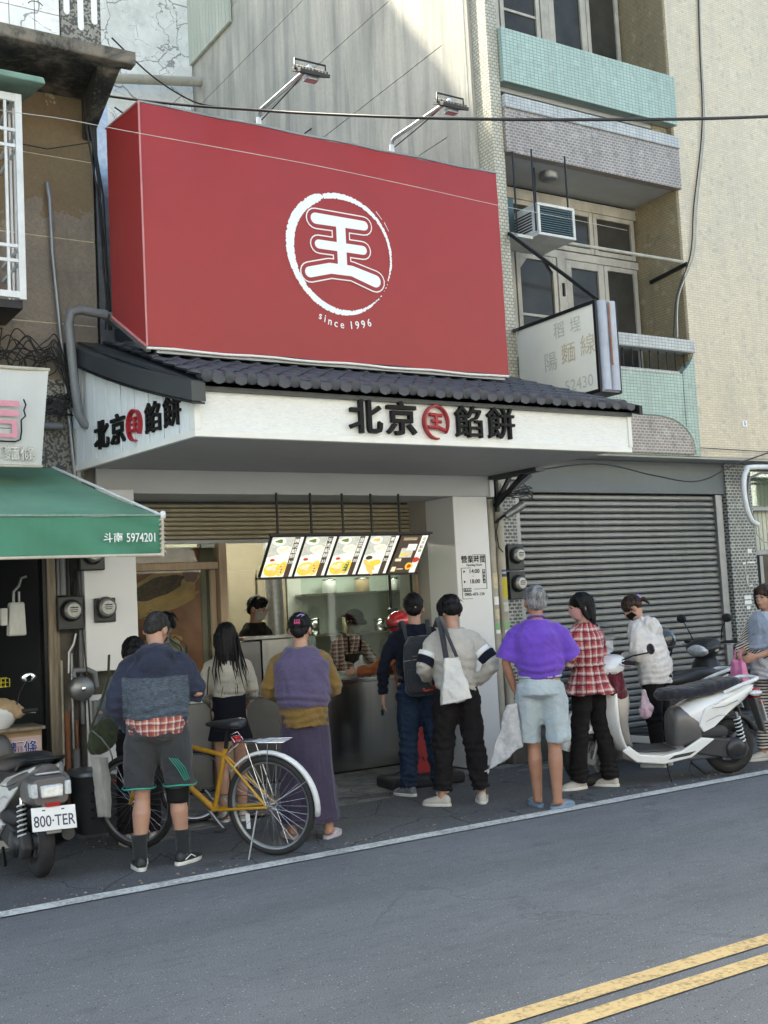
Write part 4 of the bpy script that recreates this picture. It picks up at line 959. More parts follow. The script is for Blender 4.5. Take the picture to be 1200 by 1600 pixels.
ac = thing('air_conditioner', 'old window air conditioner hanging outside the cream framed balcony window', 'air conditioner', (7.55, 8.5, 5.2), world=True)
b = B(); x0, x1, y0, y1, z0, z1 = 7.42, 7.92, 8.50, 9.05, 5.26, 5.60
b.box(x0, x1, y0, y1, z0, z0 + .03); b.box(x0, x1, y0, y1, z1 - .03, z1); b.box(x0, x0 + .03, y0, y1, z0 + .03, z1 - .03); b.box(x1 - .03, x1, y0, y1, z0 + .03, z1 - .03); b.box(x0 + .03, x1 - .03, y0 + .05, y1, z0 + .03, z1 - .03)
b.build('casing', 'ac_white', ac, bev=.006)
B().box(x0 + .031, x1 - .031, y0 + .032, y0 + .05, z0 + .031, z1 - .031).build('grille_back', 'mould_black', ac)
for k in range(11): B().box(x0 + .032, x1 - .032, y0 + .008, y0 + .03, z0 + .045 + k * .024, z0 + .057 + k * .024).build('grille_slat', 'ac_grille', ac)
for k in range(7): B().box(x0 - .004, x0 + .002, y0 + .1, y0 + .42, z0 + .07 + k * .03, z0 + .085 + k * .03).build('side_louvre', 'mould_black', ac)
for x, y in ((7.26, 8.65), (7.40, 8.52), (7.85, 8.52), (7.75, 8.9)): B().cyl((x, y, 5.3), (x, y, 6.155), .010, n=6).build('hanger_rod', 'black_metal', ac)
B().box(7.22, 7.42, 8.6, 9.05, 5.24, 5.27).build('shelf_plate', 'ac_white', ac); B().box(7.24, 7.40, 8.85, 9.0, 5.27, 5.75).build('duct_box', 'ac_grille', ac, bev=.005)

# projecting shop sign with worn lettering
sg = thing('projecting_sign', 'faded cream sign box with peeling lettering hanging over the tiled canopy', 'sign', (7.2, 8.1, 3.43), world=True)
X, YA, YZ, Z0, Z1, WD = 7.2, 7.53, 8.69, 3.44, 4.31, .25
B().box(X + .006, X + WD - .006, YA + .012, YZ, Z0 + .01, Z1 - .01).build('sign_box', 'sign_side', sg, bev=.004)
f = B()
for x in (X, X + WD):
    f.box(x - .012, x + .012, YA, YA + .035, Z0, Z1); f.box(x - .012, x + .012, YA + .035, YZ, Z1 - .035, Z1); f.box(x - .012, x + .012, YA + .035, YZ, Z0, Z0 + .035)
f.box(X + .012, X + WD - .012, YA + .02, YZ, Z0, Z0 + .008)
f.build('sign_frame', 'black_metal', sg, bev=.003)
B().box(X - .004, X + .004, YA + .035, YZ - .01, Z0 + .035, Z1 - .035).build('sign_face', 'sign_vinyl', sg)
for k in range(2): B().tube([(X + .07 + k * .11, YA + .006, Z0 + .02), (X + .07 + k * .11, YA + .006, Z1 - .01)], .05, 8).build('end_fold', 'sign_side', sg)
B().box(X + .115, X + .133, YA - .041, YA - .036, Z0 + .25, Z1 - .03).build('rust_streak', 'rust', sg)
LEFT = ((0, -1, 0), (0, 0, 1))
for s_, y, z, sz, m_ in (('\u7a3b', 8.05, 4.13, .17, 'faded_grey'), ('\u57d5', 7.82, 4.13, .16, 'faded_grey'), ('\u967d', 8.20, 3.85, .2, 'faded_grey'), ('\u9eb5', 7.94, 3.88, .21, 'faded_gold'), ('\u7dda', 7.67, 3.90, .21, 'faded_gold'), ('52430', 7.82, 3.57, .16, 'faded_grey')):
    text('worn_letter', s_, m_, sg, (X - .0055, y, z), *LEFT, sz, .001, .0)
B().bar((7.17, 8.68, 5.29), (7.24, 7.55, 4.32), .03).build('brace', 'black_metal', sg)
B().bar((7.15, 8.69, 4.28), (7.26, 8.60, 4.30), .03).build('bracket', 'black_metal', sg)

# pipes between the shop and the shutter
for k, (x, y, r_, lab) in enumerate(((6.80, 8.80, .042, 'left beige drain pipe with peeling stickers beside the opening hours'), (6.895, 8.78, .045, 'wider beige drain pipe carrying a yellow sticker'), (6.985, 8.86, .026, 'slim beige conduit running down beside the electricity meters'))):
    t = thing('drain_pipe', lab, 'pipe', (x, y, 0), group='pipes beside the opening hours')
    ztop_ = 2.58 if k == 0 else 2.74
    B().cyl((0, 0, .02), (0, 0, ztop_), r_, n=16).build('pipe', 'pvc_pipe', t)
    for z in (.45, 1.2, 2.1): B().lathe([(r_ + .004, z), (r_ + .006, z + .01), (r_ + .006, z + .05), (r_ + .004, z + .06)], 16).build('collar', 'pvc_pipe', t)
    if k < 2:
        def sticker(z0, z1, m_, a0=-130, a1=-50):
            n = 8; q = [(r_ + .0015) * 1.0] ; vs = []
            for z in (z0, z1):
                for i in range(n): a = R(a0 + (a1 - a0) * i / (n - 1)); vs.append(((r_ + .002) * math.cos(a), (r_ + .002) * math.sin(a), z))
            B().add(vs, [(i, i + 1, n + i + 1, n + i) for i in range(n - 1)], True).build('sticker', m_, t)
        for z0, z1, m_ in (((1.30, 1.36, 'green_sticker'), (1.24, 1.295, 'plate_white'), (1.40, 1.5, 'faded_gold'), (1.54, 1.62, 'plate_white'), (1.7, 1.85, 'faded_gold')) if k == 0 else ((1.31, 1.37, 'green_sticker'), (1.60, 1.80, 'yellow_sticker'), (1.81, 1.84, 'plate_text'), (1.86, 1.88, 'blue_print'), (1.47, 1.56, 'faded_grey'), (1.22, 1.29, 'plate_white'))): sticker(z0, z1, m_)
def meter(name, label, loc, w=.2, h=.28, group='electricity meters', deep=.09):
    t = thing(name, label, 'electricity meter', loc, group=group)
    B().box(-w / 2, w / 2, 0, deep, -h / 2, h / 2).build('back_box', 'meter_black', t, bev=.01)
    B().lathe([(.082, 0), (.086, .01), (.08, .03), (.072, .045)], 24, (0, -1, 0), (0, 0, .02)).build('bezel', 'black_plastic', t)
    B().lathe([(.07, 0), (.068, .05), (.055, .072), (.001, .078)], 24, (0, -1, 0), (0, 0, .02)).build('glass_dome', 'meter_glass', t)
    B().lathe([(.052, .078), (.001, .081)], 20, (0, -1, 0), (0, 0, .02)).build('dial_face', 'meter_face', t)
    pr = B(); pr.box(-.03, .03, -.084, -.0815, .035, .045); pr.box(-.025, .025, -.084, -.0815, .005, .012); pr.box(-.035, .03, -.084, -.0815, .02, .026); pr.build('dial_print', 'plate_text', t)
    return t
meter('electric_meter', 'upper round meter on a black box between the pipes and the shutter', (7.09, 8.78, 2.0), .2, .26)
meter('electric_meter', 'lower round meter on a black box just above the grey haired man', (7.09, 8.78, 1.72), .2, .28)
meter('electric_meter', 'round meter framed by a cut-out in the white wall panel', (2.83, 8.59, 1.67), .17, .19, deep=.03)
meter('electric_meter', 'round meter on a black box beside the timber door post', (2.57, 8.62, 1.66), .2, .26)
meter('electric_meter', 'topmost round meter tucked under the edge of the green awning', (2.73, 8.56, 2.09), .2, .22)
t = thing('wall_lamp', 'grey tubular lamp on a bent arm pointing up beside the white beam', 'lamp', (6.86, 8.7, 2.4))
B().tube([(-.06, .02, -.06), (0, -.04, .0), (.06, -.06, .03)], .014, 8).build('arm', 'black_metal', t); B().tube([(.02, -.05, .0), (.20, -.12, .11)], [.035, .045], 12).build('lamp_body', 'grey_metal', t)
B().tube([(-.02, .0, -.02), (-.05, .02, -.15), (-.02, .03, -.3), (.02, .02, -.35)], .006, 5).build('lamp_cable', 'cable_black', t)
# grey cabinet behind the plaid woman
t = thing('grey_cabinet', 'pale grey box with a wire basket on top against the shutter', 'cabinet', (8.0, 8.7, 0))
B().box(-.13, .13, -.12, .12, 0, 1.12).build('body', 'galvanised', t, bev=.015); B().box(-.14, .14, -.13, .13, 1.12, 1.14).build('lid', 'grey_metal', t, bev=.004)
wb = B()
for z in (1.16, 1.22, 1.28): wb.tube([(-.15, -.1, z), (.15, -.1, z), (.15, .1, z), (-.15, .1, z)], .004, 5, closed=True)
for k in range(9): x = -.15 + k * .0375; wb.cyl((x, -.1, 1.15), (x, -.1, 1.28), .003, n=4); wb.cyl((x, .1, 1.15), (x, .1, 1.28), .003, n=4)
wb.build('wire_basket', 'grey_pipe', t)

# ------------------------------------------------------------------ house behind, old house on the left
bk_ = thing('rear_house', 'white painted house wall full of black cracks behind the red billboard', 'house', (6, 16.4, 0), world=True)
B().box(-4, 7.09, 16.3, 16.5, 3, 16).build('cracked_wall', 'cracked_white_paint', bk_)  # carried up out of view to block the sun from the street
B().tube([(5.4, 15.9, 9.72), (6.2, 15.95, 9.88), (7.25, 16.0, 10.08)], .075, 12).build('drain_pipe', 'pvc_pipe', bk_)
B().box(3.2, 4.3, 9.6, 9.8, 5.2, 5.9).build('lean_to_wall', 'ochre_cement', bk_)

old = thing('old_house', 'weathered ochre cement house with a stained slab above the green awning', 'house', (1.5, 8.75, 0), world=True)
O_ = lambda n, b, m, par=old, **k: b.build(n, m, par, **k)
zb = [2.75, 3.96, 4.66, 5.33, 5.86]
for z0, z1 in zip(zb, zb[1:]):
    O_('wall_panel', B().box(-4, 2.895, 8.755, 8.95, z0 + .006, z1 - .006), 'ochre_cement' if z0 > 3.2 else 'ochre_cement')
O_('panel_joint', B().box(-4, 2.89, 8.762, 8.9, 2.75, 5.86), 'faded_gold')
O_('side_wall', B().box(2.75, 2.89, 8.96, 16.2, 2.6, 8), 'ochre_cement')
O_('pebble_wall', B().box(2.30, 2.74, 8.735, 8.754, 2.1, 3.5), 'pebble_dash')
O_('lower_wall', B().box(2.47, 3.12, 8.75, 8.95, .0, 2.80), 'dirty_wall')
O_('lower_wall', B().box(3.101, 3.13, 8.72, 9.5, .02, 2.62), 'panel_white')
O_('slab', B().hexa([(-4, 8.0, 5.80), (2.90, 8.0, 5.80), (2.90, 8.95, 5.86), (-4, 8.95, 5.86), (-4, 7.92, 5.90), (2.96, 7.92, 5.90), (2.96, 9.3, 5.90), (-4, 9.3, 5.90)]), 'stained_slab', bev=.02)
O_('slab_lip', B().box(-4, 2.98, 7.90, 8.02, 5.80, 5.905), 'stained_slab', bev=.015)
O_('slab_rib', B().hexa([(2.72, 8.05, 5.79), (2.90, 8.05, 5.79), (2.90, 8.78, 5.5), (2.82, 8.78, 5.5), (2.72, 8.05, 5.82), (2.90, 8.05, 5.82), (2.90, 8.78, 5.86), (2.82, 8.78, 5.86)]), 'stained_slab', bev=.02)
O_('parapet_pillar', B().box(2.43, 2.735, 7.97, 8.2, 5.905, 7.2), 'pebble_dash', bev=.006)
for k, x in enumerate((2.475, 2.58, 2.685)):
    zb_ = (6.14, 6.04, 6.11)[k]
    O_('pillar_inlay', B().tube([(x, 7.975, zb_), (x, 7.975, 7.1)], .026, 12, flat=.5), 'print_white')
    O_('pillar_inlay', B().ell((x, 7.975, zb_), (.026, .012, .03), 12, 8), 'print_white')
for i in range(-2, 9):
    for j in range(4):
        x0_ = 2.425 - (i + 1) * .185; z0_ = 5.91 + j * .185
        O_('parapet_tile', B().box(x0_ + .003, x0_ + .182, 7.985, 8.02, z0_ + .003, z0_ + .182), 'cracked_white_paint', bev=.002) if x0_ + .182 < 2.43 else None
crk = B()
for i in range(5):
    cx_ = 2.25 - i * .185 * 1.0
    for j in range(3):
        cz = 6.13 + j * .185; crk.tube([(cx_ + .05 * math.cos(R(a)) * 1.1, 7.984, cz + .035 * math.sin(R(a))) for a in range(20, 171, 25)], .0035, 4)
O_('tile_pattern', crk, 'mould_black')
O_('parapet_core', B().box(-4, 2.42, 8.02, 8.15, 5.905, 7.2), 'faded_grey')
O_('timber_post', B().box(2.405, 2.47, 8.66, 8.74, 0, 2.12), 'old_wood', bev=.006)
O_('door_track', B().box(2.375, 2.40, 8.68, 8.76, 0, 2.12), 'black_metal')
O_('wood_plank', B().box(2.475, 2.50, 8.70, 8.745, 0, 1.6), 'old_wood')
# dim shop room
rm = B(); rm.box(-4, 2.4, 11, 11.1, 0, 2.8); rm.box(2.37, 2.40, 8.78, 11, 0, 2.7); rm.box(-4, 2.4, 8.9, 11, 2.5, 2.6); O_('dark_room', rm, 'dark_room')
O_('room_floor', B().box(-4, 2.37, 8.3, 11, .006, .02), 'worn_concrete')
O_('lintel', B().box(-4, 2.40, 8.70, 8.95, 2.12, 2.75), 'dirty_wall')
# wall pipes
def wp(pts, r_, m_, nm='wall_pipe'): O_(nm, B().tube(pts, r_, 10), m_)
wp([(2.50, 8.70, 5.08), (2.515, 8.69, 4.95), (2.53, 8.70, 4.5), (2.60, 8.70, 3.5), (2.66, 8.68, 2.6)], .017, 'grey_metal')
wp([(2.87, 8.45, 3.98), (2.66, 8.45, 4.0), (2.585, 8.45, 3.97), (2.565, 8.45, 3.88), (2.60, 8.45, 3.4), (2.625, 8.45, 3.17), (2.665, 8.45, 3.10), (2.72, 8.45, 3.09)], .036, 'grey_pipe', 'drain_pipe')
wp([(2.88, 8.5, 3.98), (3.0, 8.6, 3.95)], .036, 'grey_pipe', 'drain_pipe')
wp([(2.665, 8.66, 3.1), (2.68, 8.66, 2.6), (2.69, 8.64, 2.1)], .018, 'pvc_pipe')
wp([(2.30, 8.69, 3.12), (2.56, 8.69, 3.12)], .03, 'grey_pipe')
for x, z0_, z1_, r_, m_ in ((2.505, .5, 1.30, .012, 'pvc_pipe'), (2.585, .45, 1.35, .012, 'galvanised'), (2.50, 1.8, 2.7, .016, 'grey_pipe'), (2.535, 1.8, 2.7, .03, 'grey_pipe'), (2.58, 1.8, 2.7, .02, 'black_metal'), (2.64, .2, 2.0, .010, 'cable_black'), (2.665, .8, 2.0, .022, 'grey_pipe'), (2.60, .1, .62, .03, 'grey_pipe'), (2.54, .1, .9, .022, 'rust'), (2.625, 1.2, 1.9, .008, 'cable_black')):
    wp([(x, 8.71, z0_), (x + .004, 8.71, z1_)], r_, m_)
wp([(2.62, 8.68, 1.5), (2.60, 8.68, 1.42), (2.565, 8.69, 1.36), (2.56, 8.69, 1.2)], .012, 'galvanised')
wp([(2.64, 8.68, 2.0), (2.67, 8.6, 1.2), (2.69, 8.6, .6)], .007, 'cable_black')
t = thing('gas_meter', 'round grey gas meter fixed under the white wall panel among pipes', 'gas meter', (2.63, 8.62, 1.08))
B().lathe([(.001, -.06), (.08, -.055), (.095, -.03), (.095, .03), (.08, .045), (.001, .05)], 24, (0, 1, 0)).build('drum', 'grey_metal', t); B().tube([(-.05, 0, .09), (-.05, 0, .14), (.05, 0, .14), (.11, 0, .11), (.12, 0, .0)], .022, 10).build('inlet_pipe', 'grey_pipe', t)
B().tube([(.11, 0, -.1), (.11, 0, -.5)], .03, 10).build('hose', 'grey_pipe', t); B().lathe([(.016, -.07), (.001, -.075)], 10, (0, 1, 0)).build('cap', 'chrome', t)
t = thing('orange_screwdriver', 'orange handled stick leaning against the dirty pipes', 'tool', (2.60, 8.66, .62)); B().tube([(0, 0, 0), (.0, .0, .22)], [.008, .014], 8).build('handle', 'rust', t)
# window cage
cg = thing('window_cage', 'white barred window cage under a rusty green metal hood', 'window cage', (1.5, 8.2, 4), world=True)
b = B(); b.box(.5, 2.17, 8.18, 8.21, 5.46, 5.52); b.box(.5, 2.17, 8.18, 8.21, 3.97, 4.02); b.box(2.13, 2.18, 8.177, 8.213, 3.96, 5.52)
b.box(2.135, 2.175, 8.2135, 8.75, 5.47, 5.52); b.box(2.135, 2.175, 8.2135, 8.75, 3.97, 4.01); b.build('cage_frame', 'rail_white', cg, bev=.004)
for z in (5.12, 5.24, 4.25, 4.36): B().box(.5, 2.129, 8.186, 8.206, z - .012, z + .012).build('cage_bar', 'rail_white', cg); B().box(2.145, 2.165, 8.214, 8.75, z - .012, z + .012).build('cage_bar', 'rail_white', cg)
for x in (2.06, 1.93, 1.8, 1.67): B().box(x - .010, x + .010, 8.19, 8.21, 4.02, 5.46).build('cage_bar', 'rail_white', cg)
for y in (8.33, 8.45, 8.57): B().box(2.147, 2.163, y - .010, y + .010, 4.01, 5.47).build('cage_bar', 'rail_white', cg)
B().tube([(1.9, 8.19, 4.4), (2.0, 8.19, 5.2), (1.96, 8.19, 5.38), (1.85, 8.19, 5.42)], .014, 6).build('cage_bar', 'rail_white', cg)
B().box(.5, 2.16, 8.215, 8.74, 3.90, 3.96).build('cage_floor', 'black_metal', cg)
B().box(.5, 2.08, 8.748, 8.753, 4.1, 5.4).build('window_glass', 'window_dark_glass', cg)
B().hexa([(.4, 8.02, 5.56), (2.32, 8.02, 5.56), (2.32, 8.75, 5.70), (.4, 8.75, 5.70), (.4, 8.0, 5.60), (2.30, 8.0, 5.60), (2.28, 8.75, 5.76), (.4, 8.75, 5.76)]).build('hood', 'teal_metal', cg, bev=.01)
# banner
bn = thing('shop_banner', 'white vinyl banner with pink lettering above the green awning', 'banner', (1.9, 8.0, 2.7), world=True)
b = B(); vs = []; nx, nz = 24, 12
for j in range(nz + 1):
    v = j / nz
    for i in range(nx + 1):
        u = i / nx; xr = 2.205 + .075 * v; x = .6 + u * (xr - .6); vs.append((x, 8.0 + .012 * math.sin(u * 14 + v * 2) * (.3 + v) + .03 * v, 2.71 + .70 * v + .006 * math.sin(u * 9)))
b.add(vs, [(j * (nx + 1) + i, j * (nx + 1) + i + 1, (j + 1) * (nx + 1) + i + 1, (j + 1) * (nx + 1) + i) for j in range(nz) for i in range(nx)], True); b.build('banner_sheet', 'banner_vinyl', bn)
B().tube([(.6, 8.03, 3.415), (2.29, 8.035, 3.415)], .014, 6).build('top_hem', 'canvas_trim', bn); B().tube([(.6, 8.0, 2.705), (2.21, 8.0, 2.705)], .010, 6).build('bottom_hem', 'canvas_trim', bn)
y_ = 7.978
def bq(x0, x1, z0, z1, m_, yy, nm='printed_stroke'): B().box(x0, x1, yy, yy + .001, z0, z1).build(nm, m_, bn)
o_ = B(); o_.tube([(1.70, y_ + .002, 2.875), (2.02, y_ + .002, 2.875), (2.055, y_ + .002, 2.89), (2.065, y_ + .002, 2.95), (2.065, y_ + .002, 3.03), (2.095, y_ + .002, 3.06), (2.085, y_ + .002, 3.10), (2.10, y_ + .002, 3.14), (2.085, y_ + .002, 3.18)], .006, 6); o_.build('printed_outline', 'letter_black', bn)
bq(1.5, 2.055, 3.125, 3.165, 'pink_print', y_); bq(1.5, 2.05, 3.055, 3.095, 'pink_print', y_)
bq(1.6, 2.035, 3.0, 3.025, 'pink_print', y_); bq(2.0, 2.036, 2.93, 2.9995, 'pink_print', y_); bq(1.6, 2.035, 2.903, 2.9295, 'pink_print', y_); bq(1.5, 1.99, 2.965, 2.97, 'letter_black', y_)
for ch, x in zip('\u539a\u9eb5\u689d', (1.885, 1.995, 2.105)): text('printed_text', ch, 'faded_grey', bn, (x, 7.982, 2.785), *FRONT, .105, .002, .008)
for ch, x in zip('\u539a\u9eb5\u689d', (1.882, 1.992, 2.102)): text('printed_text', ch, 'steel_dark', bn, (x, 7.985, 2.785), *FRONT, .11, .002, .018)
# awning
aw = thing('green_awning', 'green canvas awning with white phone number over the left shop', 'awning', (1.5, 7.9, 2), world=True)
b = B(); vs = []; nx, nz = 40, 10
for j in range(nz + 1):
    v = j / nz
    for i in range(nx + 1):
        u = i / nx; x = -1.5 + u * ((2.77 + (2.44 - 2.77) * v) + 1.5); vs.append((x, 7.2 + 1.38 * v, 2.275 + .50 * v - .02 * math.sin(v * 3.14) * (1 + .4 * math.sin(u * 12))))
b.add(vs, [(j * (nx + 1) + i, j * (nx + 1) + i + 1, (j + 1) * (nx + 1) + i + 1, (j + 1) * (nx + 1) + i) for j in range(nz) for i in range(nx)], True); b.build('canopy_cloth', 'dusty_skylit_canvas', aw)
b = B(); vs = []
for j in range(9):
    v = j / 8
    for i in range(61):
        u = i / 60; x = -1.5 + u * (2.765 + 1.5); e = math.exp(-(1 - u) * 9)
        vs.append((x, 7.2 + .010 * math.sin(u * 40 + v * 2) * (1 - v) + e * .012 * math.sin(v * 9 + u * 60), 2.275 - .255 * (1 - v) - .004 * math.sin(u * 30)))
b.add(vs, [(j * 61 + i, j * 61 + i + 1, (j + 1) * 61 + i + 1, (j + 1) * 61 + i) for j in range(8) for i in range(60)], True); b.build('valance', 'green_canvas', aw)
B().tube([(-1.5, 7.19, 2.013), (1, 7.19, 2.010), (2.77, 7.19, 2.012)], .011, 6).build('hem', 'canvas_trim', aw)
B().tube([(2.775, 7.19, 2.0), (2.78, 7.19, 2.27)], .012, 6).build('hem', 'canvas_trim', aw)
B().tube([(2.775, 7.19, 2.278), (2.45, 8.58, 2.78)], .011, 6).build('hem', 'rail_white', aw); B().tube([(-1.5, 7.19, 2.278), (2.775, 7.19, 2.278)], .006, 6).build('seam', 'teal_mosaic', aw)
for k in range(8): B().tube([(2.755, 7.185, 2.02 + k * .032), (2.795, 7.185, 2.035 + k * .032)], .006, 5).build('lacing', 'canvas_trim', aw)
B().lathe([(.001, -.03), (.02, -.02), (.02, .02), (.001, .03)], 10, org=(2.785, 7.19, 2.28)).build('corner_cap', 'rail_white', aw)
text('printed_text', '\u6597\u5357', 'print_white', aw, (2.43, 7.172, 2.125), *FRONT, .068, .002, .006); text('printed_text', '5974201', 'print_white', aw, (2.625, 7.172, 2.125), *FRONT, .084, .002, .004, .72)
# things inside the left shop
t = thing('noodle_box', 'cardboard carton printed with blue characters on the shop counter', 'carton', (1.9, 8.45, .55))
B().box(-.8, .345, -.12, .3, .05, .29).build('carton', 'cardboard', t, bev=.006); B().box(-.8, .34, -.1215, -.1205, .07, .24).build('pink_strip', 'soft_pink', t)
for ch, x in zip('\u539a\u9eb5\u689d', (.07, .165, .26)): text('printed_text', ch, 'print_white', t, (x, -.122, .155), *FRONT, .105, .001, .03); text('printed_text', ch, 'blue_print', t, (x, -.1235, .155), *FRONT, .1, .001, .012)
t = thing('display_counter', 'pale low counter inside the dark shop under the printed carton', 'counter', (1.6, 8.5, 0)); B().box(-1.5, .64, -.15, .5, .02, .598).build('body', 'panel_white', t, bev=.006); B().box(-1.5, .65, -.17, .5, .5, .52).build('ledge', 'galvanised', t)
t = thing('water_heater', 'small white heater unit hanging in the dark shop doorway', 'heater', (2.16, 8.62, 1.64))
B().hexa([(-.07, -.05, -.13), (.06, -.05, -.13), (.06, .05, -.13), (-.07, .05, -.13), (-.055, -.05, .12), (.05, -.05, .12), (.05, .05, .12), (-.055, .05, .12)]).build('body', 'ac_white', t, bev=.015); B().tube([(-.02, 0, .12), (-.02, 0, .2), (.02, 0, .24), (.04, 0, .3), (.08, 0, .31)], .012, 8).build('pipe', 'grey_metal', t); B().box(-.12, -.07, -.03, .02, -.05, .08).build('side_valve', 'ac_white', t, bev=.01); B().tube([(.02, 0, .12), (.02, 0, .2)], .01, 8).build('pipe', 'grey_metal', t)
t = thing('paper_parcel', 'brown paper parcel lying on the dark shop shelf', 'parcel', (1.95, 8.4, .98)); remesh(B().ell((0, 0, 0), (.18, .12, .1)).ell((.12, 0, -.02), (.1, .1, .06)), 'parcel', 'cardboard', t, .012, 1, .02, 12, 3); B().box(-.6, .3, -.15, .2, -.14, -.12).build('shelf', 'old_wood', t)
t = thing('yellow_basket', 'small yellow plastic basket beside the brown parcel', 'basket', (1.98, 8.45, 1.15)); wb = B()
for z in (0, .03, .06): wb.tube([(-.06, -.06, z), (.06, -.06, z), (.06, .06, z), (-.06, .06, z)], .005, 4, closed=True)
for k in range(5): wb.cyl((-.06 + k * .03, -.06, 0), (-.06 + k * .03, -.06, .06), .004, n=4)
wb.build('basket', 'yellow_sticker', t)
t = thing('perforated_bin', 'dark perforated plastic bin standing against the dirty wall', 'bin', (2.72, 8.55, 0))
B().rings([(0, 0, .01, .17, .15, 4), (0, 0, .34, .20, .17, 4), (0, 0, .44, .205, .175, 4)], 28).build('body', 'matte_plastic', t); B().rings([(0, 0, .44, .215, .185, 4), (0, 0, .47, .215, .185, 4), (0, 0, .48, .19, .16, 4)], 28).build('lid', 'grey_metal', t)
hb = B()
for i in range(4):
    for j in range(4): hb.box(-.11 + i * .06, -.095 + i * .06, -.176, -.155, .13 + j * .06, .145 + j * .06)
hb.build('vent_holes', 'dark_room', t)
t = thing('plastic_sack', 'crumpled pale plastic bag of vegetables beside the scooter seat', 'bag', (2.33, 8.3, .45)); remesh(B().ell((0, 0, 0), (.12, .1, .13)).ell((-.05, -.02, .1), (.06, .06, .06)), 'sack', 'thin_plastic', t, .012, 1, .03, 15, 4); B().ell((-.02, -.05, .08), (.05, .03, .03)).build('leaves', 'yellow_sticker', t)
t = thing('white_board', 'white panel leaning on the wall behind the person with the green bag', 'board', (2.76, 8.66, .3)); B().box(-.08, .16, 0, .02, 0, .72).build('board', 'panel_white', t, bev=.004)
# cable tangle and street cables
rc = random.Random(9); tg = thing('cable_tangle', 'tangle of black cables hanging on the ochre wall over the banner', 'cables', (2.3, 8.6, 3.6), world=True)
for k in range(12):
    z = 3.62 + rc.uniform(-.12, .22); pts = [(2.0 - .3 * rc.random(), 8.70, z)]
    for q in range(5): pts.append((2.08 + q * .11 + rc.uniform(-.04, .04), 8.68 - rc.uniform(0, .1), z + rc.uniform(-.16, .16) * (1 - q * .1)))
    pts.append((2.63, 8.62, 3.35 + rc.uniform(-.1, .2))); B().tube(sp(pts), .005, 5).build('cable', 'cable_black', tg)
for k in range(5):
    cx_, cz_, rr_ = 2.22 + rc.uniform(-.1, .2), 3.62 + rc.uniform(-.06, .08), rc.uniform(.08, .15)
    B().tube([(cx_ + rr_ * math.cos(R(a)), 8.68, cz_ + rr_ * .8 * math.sin(R(a))) for a in range(0, 360, 20)], .005, 5, closed=True).build('cable', 'cable_black', tg)
for k in range(14):
    pts = [(2.36 + rc.uniform(0, .3), 8.66, 3.32 + rc.uniform(-.12, .06)) for q in range(4)]; B().tube(sp(pts), .0065, 5).build('cable', 'cable_black', tg)
for k in range(8):
    x = 2.79 + rc.uniform(0, .1); B().tube([(x, 8.6, 5.6), (2.87 + rc.uniform(0, .06), 8.6, 5.0), (2.90 + rc.uniform(0, .04), 8.6, 4.4), (2.93 + rc.uniform(-.03, .03), 8.6, 3.9)], .007, 5).build('cable', 'cable_black', tg)
for k in range(6): B().tube([(1.85, 8.5, 3.9 - .02 * k), (2.0 + .02 * k, 8.6, 3.84), (2.06 + rc.uniform(-.03, .03), 8.65, 3.7), (2.0, 8.68, 3.45)], .007, 5).build('cable', 'cable_black', tg)
B().tube([(2.2, 8.68, 5.36), (2.5, 8.66, 5.34), (2.88, 8.64, 5.46)], .005, 5).build('cable', 'cable_black', tg)
def cable(lab, pts, r_, m_):
    o = B().tube(sp(pts), r_, 6).build('overhead_cable', m_); tag(o, lab, 'cable', 'cables crossing the street front')
cable('thick black cable crossing in front of the billboard top and the balconies', [(2.986, 8.6, 5.851), (3.171, 8.2, 5.677), (3.379, 7.8, 5.515), (3.626, 7.2, 5.281), (3.821, 6.6, 5.044), (4.186, 5.6, 4.676), (4.996, 5.0, 4.581), (6.298, 4.8, 4.772), (9.0, 4.8, 5.4)], .0105, 'cable_black')
cable('thin pale wire sagging across the red billboard to the balcony', [(1.4, 7.25, 4.95), (1.78, 7.2, 4.918), (2.165, 7.1, 4.891), (2.564, 7.0, 4.843), (3.215, 6.9, 4.801), (3.973, 6.9, 4.801), (4.884, 7.0, 4.826), (5.83, 7.2, 4.891), (6.936, 7.6, 5.069), (8.762, 8.6, 5.513)], .0022, 'cable_white')
cable('dark cable drooping in front of the grey shutter box', [(6.8, 8.5, 2.78), (8.0, 8.55, 2.93), (8.9, 8.6, 2.83), (9.6, 8.62, 2.78), (10.3, 8.62, 3.0), (11.5, 8.6, 3.3)], .008, 'cable_black')
cable('upper black wire in front of the cracked white wall', [(5.3, 15, 9.9), (5.9, 15, 9.45), (6.6, 15.2, 9.3), (7.09, 15.3, 9.35)], .012, 'cable_black')
cable('lower black wire running behind the red billboard top to the side wall', [(4.6, 13, 7.9), (5.4, 13, 7.55), (6.6, 13, 7.6), (7.1, 12.5, 7.9)], .010, 'cable_black')
wires = thing('wire_bundle', 'loose knot of black wires under the canopy end beside the meters', 'cables', (6.95, 8.6, 2.65), world=True)
for k in range(9):
    B().tube(sp([(6.86, 8.66, 2.62), (6.95 + rc.uniform(-.05, .1), 8.6, 2.66 + rc.uniform(-.08, .06)), (7.1 + rc.uniform(-.05, .05), 8.6, 2.66 + rc.uniform(-.08, .06)), (7.2, 8.6, 2.62 + rc.uniform(-.06, .06))]), .006, 5).build('cable', 'cable_black', wires)
